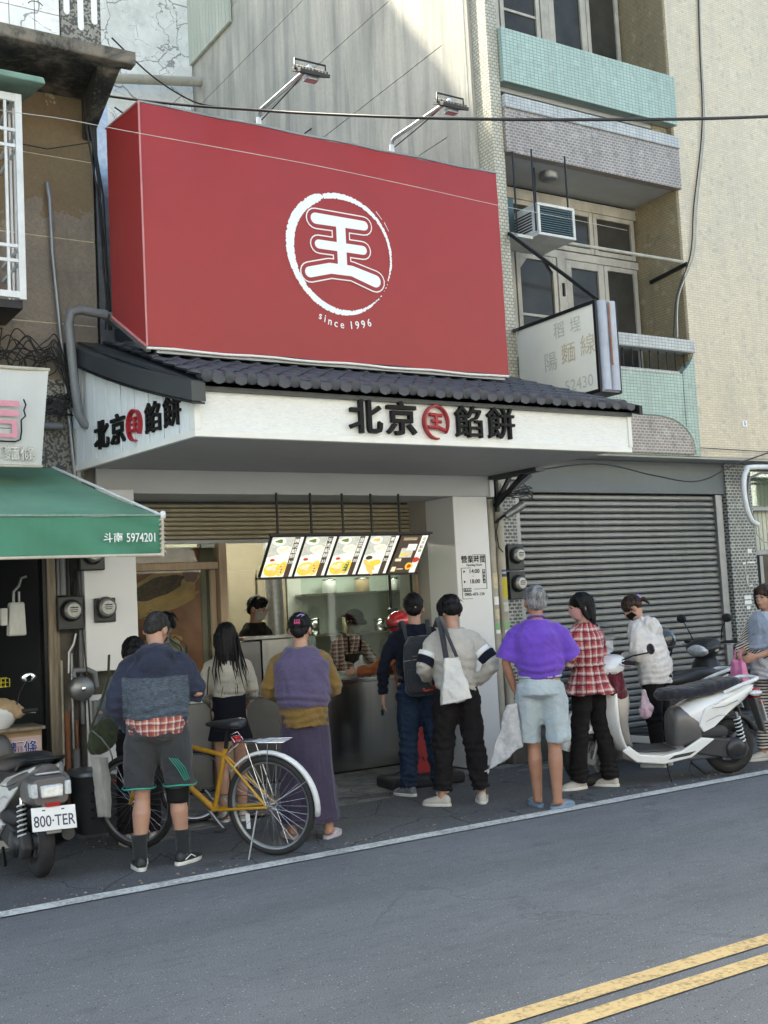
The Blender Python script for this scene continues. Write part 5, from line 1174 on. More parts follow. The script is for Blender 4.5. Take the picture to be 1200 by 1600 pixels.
# ------------------------------------------------------------------ people
fabric('navy_fleece', (.028, .036, .072), melange=.25)
fabric('grey_melange', (.075, .095, .125), melange=.8)
fabric('charcoal_shorts', (.04, .042, .046), var=.1)
fabric('black_cloth', (.008, .008, .009), sheen=0); fabric('black_trousers', (.011, .0095, .011), sheen=0); fabric('navy_knit', (.006, .008, .018), sheen=.03)
fabric('denim', (.009, .02, .046), melange=.4, sheen=0)
fabric('cream_shirt', (.40, .37, .31)); fabric('cream_tee', (.42, .38, .3)); fabric('black_skirt', (.006, .007, .012), sheen=0)
fabric('purple_vest', (.075, .06, .118), melange=.2); fabric('ochre_shirt', (.17, .105, .03)); fabric('purple_skirt', (.045, .035, .066))
fabric('knit_grey', (.46, .44, .40), weave=160); fabric('violet_tee', (.13, .055, .42), wr=.4); fabric('pale_blue_shorts', (.37, .43, .46), wr=.7)
fabric('white_jacket', (.58, .56, .55), wr=.6); fabric('rust_jacket', (.22, .065, .02), wr=.8); fabric('orange_apron', (.35, .08, .02))
fabric('bag_olive', (.035, .045, .022), wr=.7); fabric('bag_grey', (.035, .037, .045)); fabric('canvas_white', (.6, .6, .58)); fabric('maroon_cloth', (.09, .012, .022), wr=.8)
fabric('brown_apron', (.02, .014, .012)); fabric('denim_vest', (.30, .35, .43)); fabric('white_denim', (.5, .52, .55)); fabric('mask_grey', (.33, .32, .3)); fabric('mask_pink', (.55, .28, .27))
fabric('grey_sleeve', (.1, .11, .13)); fabric('seat_cover', (.02, .022, .03), wr=1.0); fabric('sock_black', (.02, .024, .026))
def tartan(name, base, a, b_, sc, axis_rot=False):
    def f(t, c):
        co = t.n('TexCoord'); sp = t.n('SeparateXYZ'); t.l(co.outputs['Object'], sp.inputs[0])
        wob = t.math('MULTIPLY', t.noise(t.coord(), 5, 2), .03)
        ang = t.math('MULTIPLY', t.math('ARCTAN2', sp.outputs[0], t.math('ADD', sp.outputs[1], 0.001)), .17)
        z = t.math('ADD', sp.outputs[2], wob); u = t.math('ADD', ang, wob)
        def band(v, per, ph, w): return t.math('LESS_THAN', t.math('FRACT', t.math('ADD', t.math('MULTIPLY', v, 1 / per), ph)), w)
        hb = t.math('MULTIPLY', t.math('ADD', band(z, sc, 0, .42), band(u, sc, 0, .42)), .5); c = t.mix(hb, base, a)
        wb = t.math('MULTIPLY', t.math('ADD', band(z, sc, .47, .22), band(u, sc, .47, .2)), .55); c = t.mix(wb, c, (.62, .56, .52))
        kb = t.math('MULTIPLY', t.math('ADD', band(z, sc, .72, .1), band(u, sc, .72, .1)), .85); return t.mix(kb, c, b_)
    fabric(name, base, stripes=f)
tartan('red_tartan', (.38, .12, .12), (.3, .015, .03), (.03, .02, .03), .075)
tartan('pink_check', (.36, .2, .2), (.2, .04, .05), (.12, .04, .06), .042)
tartan('orange_tartan', (.4, .14, .09), (.3, .05, .02), (.04, .05, .12), .05)
def yoke():
    def f(t, c):
        co = t.n('TexCoord'); sp = t.n('SeparateXYZ'); t.l(co.outputs['Object'], sp.inputs[0]); wob = t.math('MULTIPLY', t.noise(t.coord(), 4, 2), .05)
        z = t.math('ADD', sp.outputs[2], wob); ax = t.math('ADD', t.math('ABSOLUTE', sp.outputs[0]), t.math('MULTIPLY', wob, .6))
        k = t.math('MULTIPLY', t.math('MULTIPLY', t.math('LESS_THAN', z, 1.285), t.math('GREATER_THAN', z, 1.005)), t.math('LESS_THAN', ax, .232))
        n3 = t.noise(t.coord((1, 1, 7)), 34, 4, .8)
        g = t.mix(t.ramp(n3, [(.4, 0.), (.62, 1.)]), (.032, .042, .058), (.10, .125, .155)); return t.mix(k, c, g)
    fabric('hooded_fleece', (.022, .027, .048), melange=.12, stripes=f, sheen=.1)
yoke()
def strp(name, a, b_, per, slant=0):
    def f(t, c):
        co = t.n('TexCoord'); sp = t.n('SeparateXYZ'); t.l(co.outputs['Object'], sp.inputs[0]); v = t.math('ADD', sp.outputs[2], t.math('MULTIPLY', sp.outputs[0], slant)); v = t.math('ADD', v, t.math('MULTIPLY', t.noise(t.coord(), 4, 2), .02))
        return t.mix(t.math('LESS_THAN', t.math('FRACT', t.math('MULTIPLY', v, 1 / per)), .45), a, b_)
    fabric(name, a, stripes=f)
strp('striped_knit', (.6, .55, .47), (.02, .018, .02), .026, .5); strp('striped_legging', (.6, .57, .52), (.02, .018, .02), .030)
def hairmat(name, c, c2, gloss=.35):
    m = bpy.data.materials.new(name); m.use_nodes = True; t = NT(m); n = t.noise(t.coord((1, 1, .12)), 120, 3, .7); n2 = t.noise(t.coord((1, 1, .3)), 25, 3)
    t.color(t.mix(t.ramp(t.math('MULTIPLY', t.math('ADD', n, n2), .5), [(.4, 0.), (.6, 1.)]), c, c2)); t.b.inputs['Roughness'].default_value = gloss; t.b.inputs['Specular IOR Level'].default_value = .2; t.bump(n, .6, .004); M[name] = m
hairmat('hair_black', (.003, .003, .004), (.009, .009, .010), .55); hairmat('hair_brown', (.012, .007, .005), (.05, .028, .02)); hairmat('hair_grey', (.06, .06, .065), (.3, .3, .31), .5); hairmat('hair_fade', (.012, .012, .012), (.045, .042, .04), .7)
mm('shoe_white', (.5, .48, .44), .5, var=.1, dirt=.3); mm('shoe_black', (.02, .022, .025), .5); mm('shoe_grey', (.14, .16, .18), .5, var=.4, nscale=30); mm('sole_white', (.62, .61, .57), .5); mm('slipper_blue', (.14, .2, .26), .5); mm('slipper_pink', (.4, .36, .4), .5)
mm('helmet_red', (.45, .02, .03), .12, var=.02, coat=.8); mm('helmet_black', (.02, .021, .023), .15, var=.05, coat=.8); mm('clip_pink', (.6, .08, .2), .3); mm('clip_lilac', (.35, .27, .6), .4); mm('mint_trim', (.03, .33, .25), .5)

def lerp(a, b, t): return a + (b - a) * t
def hand(b, w, d, side, curl=.5, palm=None, s=1.0):
    """palm, four unequal bent fingers and a thumb; w wrist, d forearm direction"""
    d = Vector(d).normalized(); pn = Vector(palm or (-side, 0, 0)); pn = (pn - d * pn.dot(d)).normalized(); x = d.cross(pn).normalized()
    c = w + d * .045 * s
    b.ring_tube([[w + d * (k * .028 - .01) * s + (x * math.cos(a) * (.024, .036, .040, .036)[k] + pn * math.sin(a) * .015) * s for a in [i * math.pi / 5 for i in range(10)]] for k in range(4)], True)
    for i, (o, L) in enumerate(((-.030, .062), (-.010, .074), (.010, .070), (.028, .054))):
        p = w + (d * .070 + x * o) * s; pts = [p - d * .02 * s]; dd = d.copy(); seg = L * s / 3
        pts.append(p)
        for k in range(3):
            dd = (dd + pn * curl * (.45 + .12 * k)).normalized(); p = p + dd * seg; pts.append(p)
        b.tube(pts, [.0095 * s, .0095 * s, .009 * s, .0085 * s, .007 * s], 7)
    p = w + (d * .022 - x * .030) * s; td = (d * .6 - x * .55 + pn * .5 * (curl + .3)).normalized()
    b.tube([p - td * .015 * s, p, p + td * .03 * s, p + (td + d * .4).normalized() * .055 * s], [.012 * s, .0115 * s, .010 * s, .008 * s], 7)

def shoe(t, a, yaw, kind, s=1.0, lift=0):
    q = Matrix.Translation(a) @ Matrix.Rotation(yaw, 4, 'Z')
    T = lambda p: q @ Vector(p)
    L = .245 * s
    def out(y):   # half width along the sole
        u = (y + .07) / L; return .034 + .016 * math.sin(min(max(u, 0), 1) * 3.0) * (1 if u > .4 else .55)
    st = [(-.072 + L * k / 9) for k in range(10)]
    ht = {'sneaker': [.052, .075, .085, .078, .066, .056, .048, .042, .034, .018], 'slipper': [.004, .004, .004, .012, .040, .048, .044, .036, .028, .012]}[kind[0]]
    b = B(); rg = []
    for y, h in zip(st, ht):
        wv = out(y) * s * (.72 if y in (st[0], st[-1]) else 1); rg.append([T((wv * math.cos(a_), y, .022 + max(h, .004) * max(0, math.sin(a_)) ** .8)) for a_ in [math.pi * i / 10 for i in range(11)]] + [T((0, y, .018))])
    b.ring_tube(rg, True); up = b.build('shoe' if kind[0] == 'sneaker' else 'slipper', kind[1], t, sub=1, fixn=True)
    b = B(); n = 20; o1 = []; 
    for k in range(n):
        a_ = 2 * math.pi * k / n; y = -.072 + L / 2 + (L / 2 + .006) * math.sin(a_); o1.append((y, math.copysign((out(y) + .004) * abs(math.cos(a_)) ** .6, math.cos(a_))))
    rg = [[T((x * f, y, z)) for y, x in o1] for z, f in ((.0, .9), (.006, 1), (.024, 1.0), (.028, .9))]; b.ring_tube(rg, True); b.build('sole', kind[2], up)
    if kind[0] == 'sneaker' and len(kind) > 3:
        l = B(); 
        for k in range(4): y = .0 + k * .025; l.tube([T((-.022, y, .098 - k * .012)), T((.022, y + .006, .098 - k * .012))], .004, 5)
        l.tube([T((.044, -.03, .04)), T((.05, .02, .065)), T((.045, .07, .04))], .004, 5); l.build('laces', kind[3], up)

def person(label, loc, rz, H=1.7, w=1.0, belly=1.0, lean=0.0, feet=((-.09, 0, .15), (.09, 0, -.15)), arms=None, head=(0, 0, 0), skin='skin', top=None, bottom=None, hair=None, shoes=None, extra=None, group=None, sit=0, vox=.009, tops=(), hipshift=0, kneebend=.02, hands=(.5, .5), mask=None, eyes=False, seed=1, headoff=(0, 0, 0), neckf=0.03):
    s = H / 1.7
    t = thing('person', label, 'person', loc, rz, group)
    def Y(z): return lean * max(0, z - .95) ** 1.15     # forward lean grows up the back
    def Xh(z): return hipshift * max(0, 1 - abs(z - .95) / .9)
    dz = lambda z: z - .5 * lean * lean * max(0, z - .95)
    hipL, hipR = V(-.085 * (w * .5 + .5) + hipshift, 0, .92), V(.085 * (w * .5 + .5) + hipshift, 0, .92)
    fs = []
    for (fx, fy, fyaw), hp in zip(feet, (hipL, hipR)):
        an = V(fx, fy, .085); kn = lerp(hp, an, .52) + V(0, kneebend, 0); fs.append((hp, kn, an, fyaw))
    shL, shR = V(-.162 * w + Xh(1.36), Y(1.36), dz(1.345)), V(.162 * w + Xh(1.36), Y(1.36), dz(1.345))
    if arms is None: arms = (((-.25, 0, 1.08), (-.25, .06, .84)), ((.25, 0, 1.08), (.25, .06, .84)))
    A = []
    for sh, (el, wr) in zip((shL, shR), arms): A.append((sh, V(*el), V(*wr)))
    nb = V(Xh(1.45), Y(1.45) - .01, dz(1.43)); hc = nb + V(0, neckf + lean * .12, .142) + V(*headoff)
    hm = Matrix.Translation(hc) @ Euler((-head[1], head[2], head[0]), 'XYZ').to_matrix().to_4x4() @ Matrix.Scale(1.07, 4)
    # head[0] yaw (+ = towards own left), head[1] nod down, head[2] tilt
    # ---- body, one continuous surface
    b = B()
    bx = lambda k: k * w
    b.rings([(Xh(.9), 0, .84, .10 * w, .085), (Xh(.93), 0, .93, .158 * w, .11 * belly), (Xh(1.05), Y(1.05), dz(1.05), .135 * w * belly ** .5, .098 * belly), (0, Y(1.2), dz(1.2), .148 * w, .105), (0, Y(1.32), dz(1.30), .145 * w, .095), (0, Y(1.40), dz(1.37), .095 * w, .065), (0, Y(1.45), dz(1.43), .055, .055)], 20)
    for hp, kn, an, fy in fs:
        m1 = lerp(hp, kn, .5); m2 = lerp(kn, an, .3) + V(0, -.012, 0)
        b.tube([hp + V(0, 0, .03), m1, kn + V(0, 0, .03), kn + V(0, 0, -.04), m2, lerp(kn, an, .7), an, an + V(0, 0, -.03)], [.088 * w, .075 * w, .057, .052, .058 * (w * .4 + .6), .045, .036, .036], 14)
        q = Matrix.Rotation(fy, 3, 'Z'); b.tube([an + q @ V(0, -.035, -.03), an + q @ V(0, .03, -.035), an + q @ V(0, .10, -.052), an + q @ V(0, .155, -.06)], [.03, .036, .03, .018], 12, flat=.7)
    for i, ((sh, el, wr), cu) in enumerate(zip(A, hands)):
        sd_ = -1 if i == 0 else 1
        b.tube([sh + V(-sd_ * .04, 0, .0), sh + V(0, 0, -.01), lerp(sh, el, .5), el, lerp(el, wr, .25), wr], [.05, .052, .042, .036, .039, .0255], 12)
        hand(b, wr, wr - el, sd_, cu)
    hd = B()
    b.tube([nb + V(0, -.005, -.03), lerp(nb, hc, .45), hc + hm.to_3x3() @ V(0, -.02, -.03)], [.058, .053, .052], 14)
    for c, r_ in (((0, -.012, .03), (.074, .093, .088)), ((0, .022, -.02), (.062, .070, .082)), ((0, .034, -.068), (.045, .046, .040)), ((0, .095, -.014), (.011, .017, .022)), ((-.075, -.008, -.012), (.010, .019, .030)), ((.075, -.008, -.012), (.010, .019, .030)), ((0, .088, .018), (.045, .012, .010)), ((0, .088, -.05), (.022, .010, .008))):
        b.ell(c, r_, 14, 10, hm)
    s_m = Matrix.Scale(s, 4)
    remesh(b, 'body', skin, t, vox, 3)
    if eyes:
        for sx in (-1, 1):
            B().ell((sx * .029, .086, .004), (.013, .006, .006), 10, 6, hm).build('eye', 'eye_dark', t); B().tube([hm @ V(sx * .014, .094, .024), hm @ V(sx * .03, .093, .028), hm @ V(sx * .045, .084, .022)], .0028, 5).build('eyebrow', 'hair_black', t)
        if not mask: B().ell((0, .094, -.052), (.019, .006, .005), 10, 6, hm).build('lips', 'lip', t)
    if mask:
        m_ = B(); vs = []; n = 14
        for j in range(7):
            v = j / 6; z = -.004 - v * .085; 
            for i in range(n): a_ = R(-82 + 164 * i / (n - 1)); rad = .070 + .008 * math.sin(v * 3.1); bulge = 1 + .25 * math.exp(-(a_ * 2.2) ** 2) * math.sin(v * 2.6 + .3); vs.append(hm @ V(rad * math.sin(a_) * (1 - .25 * v), .022 + (.068 * bulge) * math.cos(a_) - .012 * v, z + .018 * math.cos(a_) - .01))
        m_.add(vs, [(j * n + i, j * n + i + 1, (j + 1) * n + i + 1, (j + 1) * n + i) for j in range(6) for i in range(n - 1)], True); m_.build('face_mask', mask, t)
        l = B(); 
        for sx in (-1, 1): l.tube([hm @ V(sx * .072, .035, -.0), hm @ V(sx * .082, -.005, .02)], .002, 4)
        l.build('mask_loop', 'plate_white', t)
    ctx = dict(t=t, hm=hm, A=A, fs=fs, Y=Y, dz=dz, w=w, nb=nb, hc=hc, Xh=Xh)
    # ---- clothes
    def sleeves(b, frac, r0, r1, cuff=0):
        for k, (sh, el, wr) in enumerate(A):
            sd_ = -1 if k == 0 else 1; fr = frac[k] if isinstance(frac, (tuple, list)) else frac
            pts = [sh + V(-sd_ * .075, 0, .030), sh + V(-sd_ * .03, 0, .008), sh + V(sd_ * .004, 0, -.022)]; rs_ = [r0 * .72, r0 * .88, r0 * .96]
            L1 = .5
            if fr <= .5: pts += [lerp(sh, el, fr), lerp(sh, el, fr * 2)]; rs_ += [lerp(r0, r1, .6), r1]
            else:
                pts += [lerp(sh, el, .5), lerp(sh, el, .93), lerp(el, wr, .08)]; rs_ += [lerp(r0, r1, .35), lerp(r0, r1, .6), lerp(r0, r1, .65)]
                f2 = (fr - .5) * 2; pts += [lerp(el, wr, f2 * .6), lerp(el, wr, f2)]; rs_ += [lerp(r0, r1, .85), r1]
            b.tube(pts, rs_, 14)
    def make_top(d, k):
        b = B(); lo = d.get('loose', .02); hem = d['hem']; bw = d.get('bw', 1.0); hw = d.get('hemw', .165)
        st = [(Xh(hem), Y(hem), hem, hw * w, (hw - .04) * belly)]
        for z, rx, ry in ((1.0, .150, .108), (1.08, .142 * belly ** .4, .108), (1.2, .155, .112), (1.28, .160, .110), (1.33, .152, .102), (1.375, .134, .090), (1.41, .106, .078), (1.445, .078, .068)):
            if z > hem + .03 and z < d.get('ztop', 9): st.append((Xh(z), Y(z) - (.012 if 1.15 < z < 1.35 else 0), dz(z), (rx + lo) * w * bw if z < 1.36 else (rx + lo * .6) * w, (ry + lo) * (belly if z < 1.15 else (belly * .5 + .5))))
        if d.get('neckz'): st.append((nb.x, nb.y + .01, nb.z + d['neckz'], .064, .066))
        b.rings(st, 28)
        if d.get('sleeve', 0): sleeves(b, d['sleeve'], .053 + lo * .85, d.get('cuff', .036) + lo * .4)
        if d.get('hood'):
            hz = nb + V(0, -.10, -.01); b.ell(hz, (.150, .085, .075), 18, 12); b.ell(hz + V(0, -.055, -.085), (.12, .065, .105), 18, 12); b.tube([nb + V(-.09, -.03, .03), nb + V(0, -.10, .035), nb + V(.09, -.03, .03)], .038, 10); b.tube([nb + V(-.095, -.03, .02), nb + V(-.07, .06, -.03), nb + V(0, .09, -.06), nb + V(.07, .06, -.03), nb + V(.095, -.03, .02)], .022, 10)
        if d.get('shapes'): d['shapes'](b, ctx)
        o = remesh(b, d.get('name', 'shirt'), d['mat'], t, d.get('vox', .0095), d.get('smooth', 7), d.get('fold', .007) * 1.35, d.get('fs', 15), seed + k * 3, d.get('aniso', (1, 1, .7)), bands=d.get('bands', [(hem + .07, .09, .0045, .055), (1.12, .10, .0035, .07)]))
        return o
    if top: make_top(top, 0)
    for k, d in enumerate(tops): make_top(d, k + 1)
    if bottom:
        d = bottom; b = B(); lo = d.get('loose', .018); k_ = d['kind']
        wz = d.get('waist', 1.0)
        b.rings([(Xh(.8), 0, .82, .12 * w, .09), (Xh(.88), -.014, .87, (.160 + lo * .7) * w, (.128 + lo * .6) * (belly * .5 + .5)), (Xh(.95), -.006, .95, (.152 + lo * .6) * w, (.112 + lo * .5) * (belly * .6 + .4)), (Xh(wz), 0, wz, (.14 + lo * .5) * w, .105 * belly)], 24)
        if k_ in ('trousers', 'shorts'):
            hem = d['hem']
            for hp, kn, an, fy in fs:
                P = lambda z: lerp(kn, an, (kn.z - z) / (kn.z - an.z)) if z < kn.z else lerp(hp, kn, (hp.z - z) / (hp.z - kn.z))
                sp_ = d.get('spread', 0) * (-1 if hp.x < fs[1][0].x - .01 else 1); zs_ = [.95] + [z for z in (.80, .65, .52, .40, .28, .16) if z > hem + .05] + [hem]; pts = [hp + V(0, 0, .03)] + [P(z) + V(sp_ * (.95 - z) / (.95 - hem), -.006, 0) for z in zs_[1:]]
                rr_ = [.095 * w + lo * .3]; 
                for z in zs_[1:]:
                    u = (.95 - z) / (.95 - .1); rr_.append(lerp((.098 * w + lo), d.get('cuff', .062), min(1, (u if k_ == 'trousers' else (.95 - z) / (.95 - hem)) ** .8)) )
                if k_ == 'shorts': rr_[-1] = d.get('cuff', .11)
                b.tube(pts, rr_, 18)
        else:
            hem = d['hem']; hx = d.get('hemw', .2); n_ = d.get('pleats', 9); rg = []
            cxm = (fs[0][2].x + fs[1][2].x) / 2; cym = (fs[0][2].y + fs[1][2].y) / 2
            zz = [wz, .9] + ([lerp(.9, hem, q) for q in (.25, .5, .75, 1)])
            for z in zz:
                u = max(0, (.9 - z) / max(.01, (.9 - hem))); ring = []
                for q in range(40): a_ = 2 * math.pi * q / 40; f = 1 + d.get('pl', .05) * u * math.sin(n_ * a_ + math.sin(3 * a_)); ring.append((lerp(Xh(.9), cxm, u * (1 if hem < .4 else .3)) + (lerp(.160 * w, hx, u) + lo) * f * math.cos(a_), cym * u * .8 - .01 + (lerp(.125, hx * .8, u) + lo) * f * math.sin(a_), z))
                rg.append(ring)
            b.ring_tube(rg[::-1], True)
        remesh(b, d.get('name', k_ if k_ != 'trousers' else 'trousers'), d['mat'], t, d.get('vox', .0095), 5, d.get('fold', .007) * 1.35, d.get('fs', 13), seed + 9, d.get('aniso', (1, 1, .8)), bands=d.get('bands', [(.47, .10, .004, .06), (.14, .08, .006, .045), (.86, .06, .003, .05)] if k_ == 'trousers' else []))
    if shoes:
        for hp, kn, an, fy in fs: shoe(t, V(an.x, an.y, 0), fy, shoes)
    if hair: make_hair(t, hair, hm, ctx, seed)
    if extra: extra(t, ctx)
    t.scale = (s, s, s)
    return t

def make_hair(t, hair, hm, ctx, seed):
    k, m_ = hair[:2]; b = B(); fold = .004; fsc = 55; an = (1, 1, .18)
    if k in ('short', 'fade'):
        f_ = .955 if k == 'fade' else .97; b.ell((0, -.015, .036 if k == 'fade' else .042), (.083 * f_, .100 * f_, .094 * f_), 18, 12, hm); b.ell((0, -.052, -.005), (.068, .05, .062), 16, 10, hm)
        if k == 'fade': b.ell((0, -.062, -.035), (.058, .040, .045), 14, 10, hm)
        if k == 'short': b.ell((0, .03, .085), (.07, .068, .045), 14, 10, hm); b.ell((0, -.04, .015), (.083, .06, .055), 14, 10, hm)
        an = (1, 1, .6)
    elif k == 'mop':
        b.ell((0, -.008, .05), (.094, .108, .088), 18, 12, hm); b.ell((0, -.05, -.005), (.086, .065, .062), 16, 10, hm); b.ell((0, .055, .055), (.072, .045, .045), 14, 10, hm); b.ell((-.078, .01, .01), (.02, .045, .05), 10, 8, hm); b.ell((.078, .01, .01), (.02, .045, .05), 10, 8, hm); fold = .006; fsc = 45
    elif k == 'grey':
        b.ell((0, -.014, .046), (.086, .10, .086), 18, 12, hm); b.ell((0, -.055, .0), (.076, .052, .065), 16, 10, hm); b.ell((0, .04, .08), (.066, .06, .042), 14, 10, hm); fold = .006; fsc = 40; an = (1, 1, .5)
    elif k in ('bob', 'long', 'shoulder'):
        b.ell((0, -.012, .042), (.088, .104, .09), 18, 12, hm); L = dict(bob=.13, shoulder=.24, long=.46)[k]
        R3 = hm.to_3x3(); c0 = hm @ V(0, -.055, .03); rg = []
        for j in range(8):
            u = j / 7; p = c0 + V(0, -.02 * math.sin(u * 2) - (.035 * u if k == 'long' else .01 * u), -L * u) + R3 @ V(0, -.005, 0) * (1 - u)
            rx = (.078, .088, .092, .092, .086, .075, .055, .03)[j] * (1 if k != 'bob' else 1.05); ry = (.05, .055, .052, .046, .04, .034, .026, .014)[j]
            rg.append([p + R3 @ V(rx * math.cos(a_), ry * math.sin(a_), 0) for a_ in [i * math.pi / 10 for i in range(20)]])
        b.ring_tube(rg[::-1] if False else rg, True)
        for sx in (-1, 1): b.tube([hm @ V(sx * .05, .055, .085), hm @ V(sx * .083, .025, .03), hm @ V(sx * .088, -.005, -.05), hm @ V(sx * .082, -.03, -.10)], [.02, .022, .024, .018], 10)
        fold = .005; fsc = 60; an = (1, 1, .08)
    elif k in ('bun', 'pony', 'updo', 'tied'):
        b.ell((0, -.016, .042), (.083, .099, .087), 18, 12, hm); b.ell((0, -.05, .0), (.07, .055, .055), 14, 10, hm)
        if k == 'updo': b.ell((0, -.06, .045), (.07, .065, .075), 14, 10, hm); b.ell((0, -.075, -.02), (.05, .04, .05), 12, 8, hm)
        if k == 'bun': b.ell((0, -.11, .03), (.035, .035, .035), 12, 8, hm)
        if k == 'pony': b.tube([hm @ V(0, -.10, .02), hm @ V(0, -.135, -.02), hm @ V(0, -.13, -.09)], [.022, .026, .008], 10)
        for sx in (-1, 1): b.tube([hm @ V(sx * .045, .06, .08), hm @ V(sx * .076, .03, .03), hm @ V(sx * .078, .012, -.01)], [.018, .015, .008], 8)
        if k == 'tied': b.ell((0, -.085, .06), (.05, .04, .04), 12, 8, hm)
        an = (1, 1, .4)
    o = remesh(b, 'hair', m_, t, .0065, 3, fold, fsc, seed + 20, an)
    rh = random.Random(seed * 7 + 1); st = B()
    if k == 'long':
        for i in range(46):
            x = rh.uniform(-.09, .09); y0 = -.055 - rh.uniform(.02, .05); L = rh.uniform(.35, .56); dx = x * rh.uniform(-.5, .9)
            if abs(x) > .06: L *= .85
            p0 = hm @ V(x, y0, .0); st.tube([p0, p0 + V(dx * .3, -.02, -L * .35), p0 + V(dx * .8 + rh.uniform(-.02, .02), -.045, -L * .7), p0 + V(dx + rh.uniform(-.03, .03), -.05, -L)], [.008, .007, .005, .001], 5)
    else:
        nst = 26 if k in ('updo', 'pony', 'mop', 'shoulder') else 14
        for i in range(nst):
            a_ = rh.uniform(0, 6.28); z = rh.uniform(-.02, .09); r_ = .088 * math.sqrt(max(.05, 1 - ((z - .03) / .11) ** 2)); p0 = hm @ V(r_ * math.cos(a_) * .95, -.015 + r_ * 1.08 * min(math.sin(a_), .5), z + .012); d = (hm.to_3x3() @ V(math.cos(a_) * .4, -.5, -.5)).normalized()
            st.tube([p0, p0 + d * .02, p0 + d * .045 + V(0, 0, -.012)], [.003, .002, .0004], 4)
    st.build('loose_strands', m_, t)

def spectacles(t, hm, m_='grey_metal'):
    b = B()
    for sx in (-1, 1):
        b.tube([hm @ V(sx * .031 + .019 * math.cos(a_), .101, .004 + .015 * math.sin(a_)) for a_ in [k * math.pi / 7 for k in range(14)]], .0018, 5, closed=True); b.tube([hm @ V(sx * .05, .1, .008), hm @ V(sx * .078, .05, .008), hm @ V(sx * .081, -.01, .004)], .002, 5)
    b.tube([hm @ V(-.012, .102, .006), hm @ V(.012, .102, .006)], .002, 5); b.build('spectacles', m_, t)
def panel_over(t, ctx, name, m_, z0, z1, rx, ry, a0, a1, off=0, n=16, nz=10, back=True):
    """a curved cloth panel wrapped round the torso between two angles"""
    vs = []
    for j in range(nz):
        z = lerp(z0, z1, j / (nz - 1))
        for i in range(n): a_ = R(lerp(a0, a1, i / (n - 1))); vs.append((rx * math.cos(a_), ctx['Y'](z) + ry * math.sin(a_), ctx['dz'](z)))
    return B().add(vs, [(j * n + i, j * n + i + 1, (j + 1) * n + i + 1, (j + 1) * n + i) for j in range(nz - 1) for i in range(n - 1)], True).build(name, m_, t)

# 1 man in the navy hooded top, seen from behind
def ex1(t, c):
    spectacles(t, c['hm'], 'chrome')
    b = B(); hp, kn, an, fy = c['fs'][1]
    b.tube([kn + V(0, -.006, .12), kn + V(0, -.006, .0), kn + V(0, -.01, -.075)], [.088, .077, .073], 16); remesh(b, 'knee_tights', 'black_cloth', t, .009, 2, .002, 15, 4)
    for q in range(4):
        st = B(); st.tube([(.085 + q * .016, -.178 + q * .010, .735 - q * .004), (.135 + q * .014, -.150 + q * .014, .66), (.175 + q * .009, -.112 + q * .018, .575)], .0055, 6, flat=.5); st.build('shorts_stripe', 'mint_trim', t)
    for hp, kn, an, fy in c['fs']:
        z = .535; u = (kn.z - z) / (kn.z - hp.z); p = lerp(kn, hp, u); sx = -1 if hp.x < 0 else 1
        B().tube([(p.x + sx * .02 + .109 * math.cos(a_), p.y - .006 + .109 * math.sin(a_), z + .004 * math.sin(3 * a_)) for a_ in [k * math.pi / 14 for k in range(28)]], .006, 5, closed=True).build('hem_trim', 'mint_trim', t)
        B().tube([an + V(0, -.003, .15), an + V(0, -.002, .06), an + V(0, 0, -.01)], [.056, .047, .048], 14).build('sock', 'sock_black', t)
person('heavy-set man in navy and grey hooded top and charcoal shorts with mint trim, back turned', (2.63, 7.02, 0), R(-26), 1.64, w=1.14, belly=1.3, lean=.20, feet=((-.14, -.02, .25), (.135, .06, -.6)), head=(-.40, .75, .05), neckf=.055,
       arms=(((-.275, -.04, 1.10), (-.185, .04, .90)), ((.275, .05, 1.12), (.15, .27, 1.15))), top=dict(name='hooded_top', mat='hooded_fleece', hem=.935, hemw=.168, sleeve=.99, loose=.040, cuff=.040, hood=True, fold=.010, fs=10),
       tops=(dict(name='checked_shirt', mat='orange_tartan', hem=.875, hemw=.172, loose=.034, ztop=1.02, fold=.005, smooth=3, bands=[]),), bottom=dict(kind='shorts', mat='charcoal_shorts', hem=.525, cuff=.104, loose=.022, waist=.94, fold=.008, fs=9, spread=.02), hair=('fade', 'hair_fade'), shoes=('sneaker', 'shoe_black', 'sole_white', 'plate_white'), extra=ex1, seed=3)
def strap(t, name, m_, pts, r_, flat=.25): B().tube(pts, r_, 8, flat=flat).build(name, m_, t)
# 2 person mostly hidden behind him, with the olive bag
person('mostly hidden person in grey sleeves and black trousers behind the man in shorts', (2.79, 7.84, 0), R(-15), 1.46, w=.95, lean=.2, feet=((-.12, .0, .1), (.1, .0, -.3)), head=(0, .4, 0), arms=(((-.29, 0, 1.1), (-.20, .18, 1.0)), ((.25, .06, 1.1), (.16, .26, 1.05))),
       top=dict(mat='grey_sleeve', hem=.86, sleeve=.95, loose=.03), bottom=dict(kind='trousers', mat='black_trousers', hem=.10, cuff=.07), hair=('mop', 'hair_black'), shoes=('sneaker', 'shoe_white', 'sole_white'), seed=5)
t = thing('olive_bag', 'olive green slouchy shoulder bag hanging behind the man in shorts', 'bag', (2.46, 7.62, .80), R(15))
remesh(B().ell((0, 0, 0), (.115, .07, .115)).ell((.03, 0, .04), (.10, .06, .10)).ell((-.03, 0, -.04), (.09, .07, .08)), 'bag_body', 'bag_olive', t, .009, 3, .012, 14, 6)
B().tube([(-.11, -.05, .06), (-.06, -.085, -.0), (.0, -.085, -.08), (.02, -.08, -.13)], .006, 6).build('zip', 'grey_metal', t); B().tube([(.02, -.08, -.12), (.02, -.085, -.17)], .005, 5).build('zip_pull', 'cable_black', t)
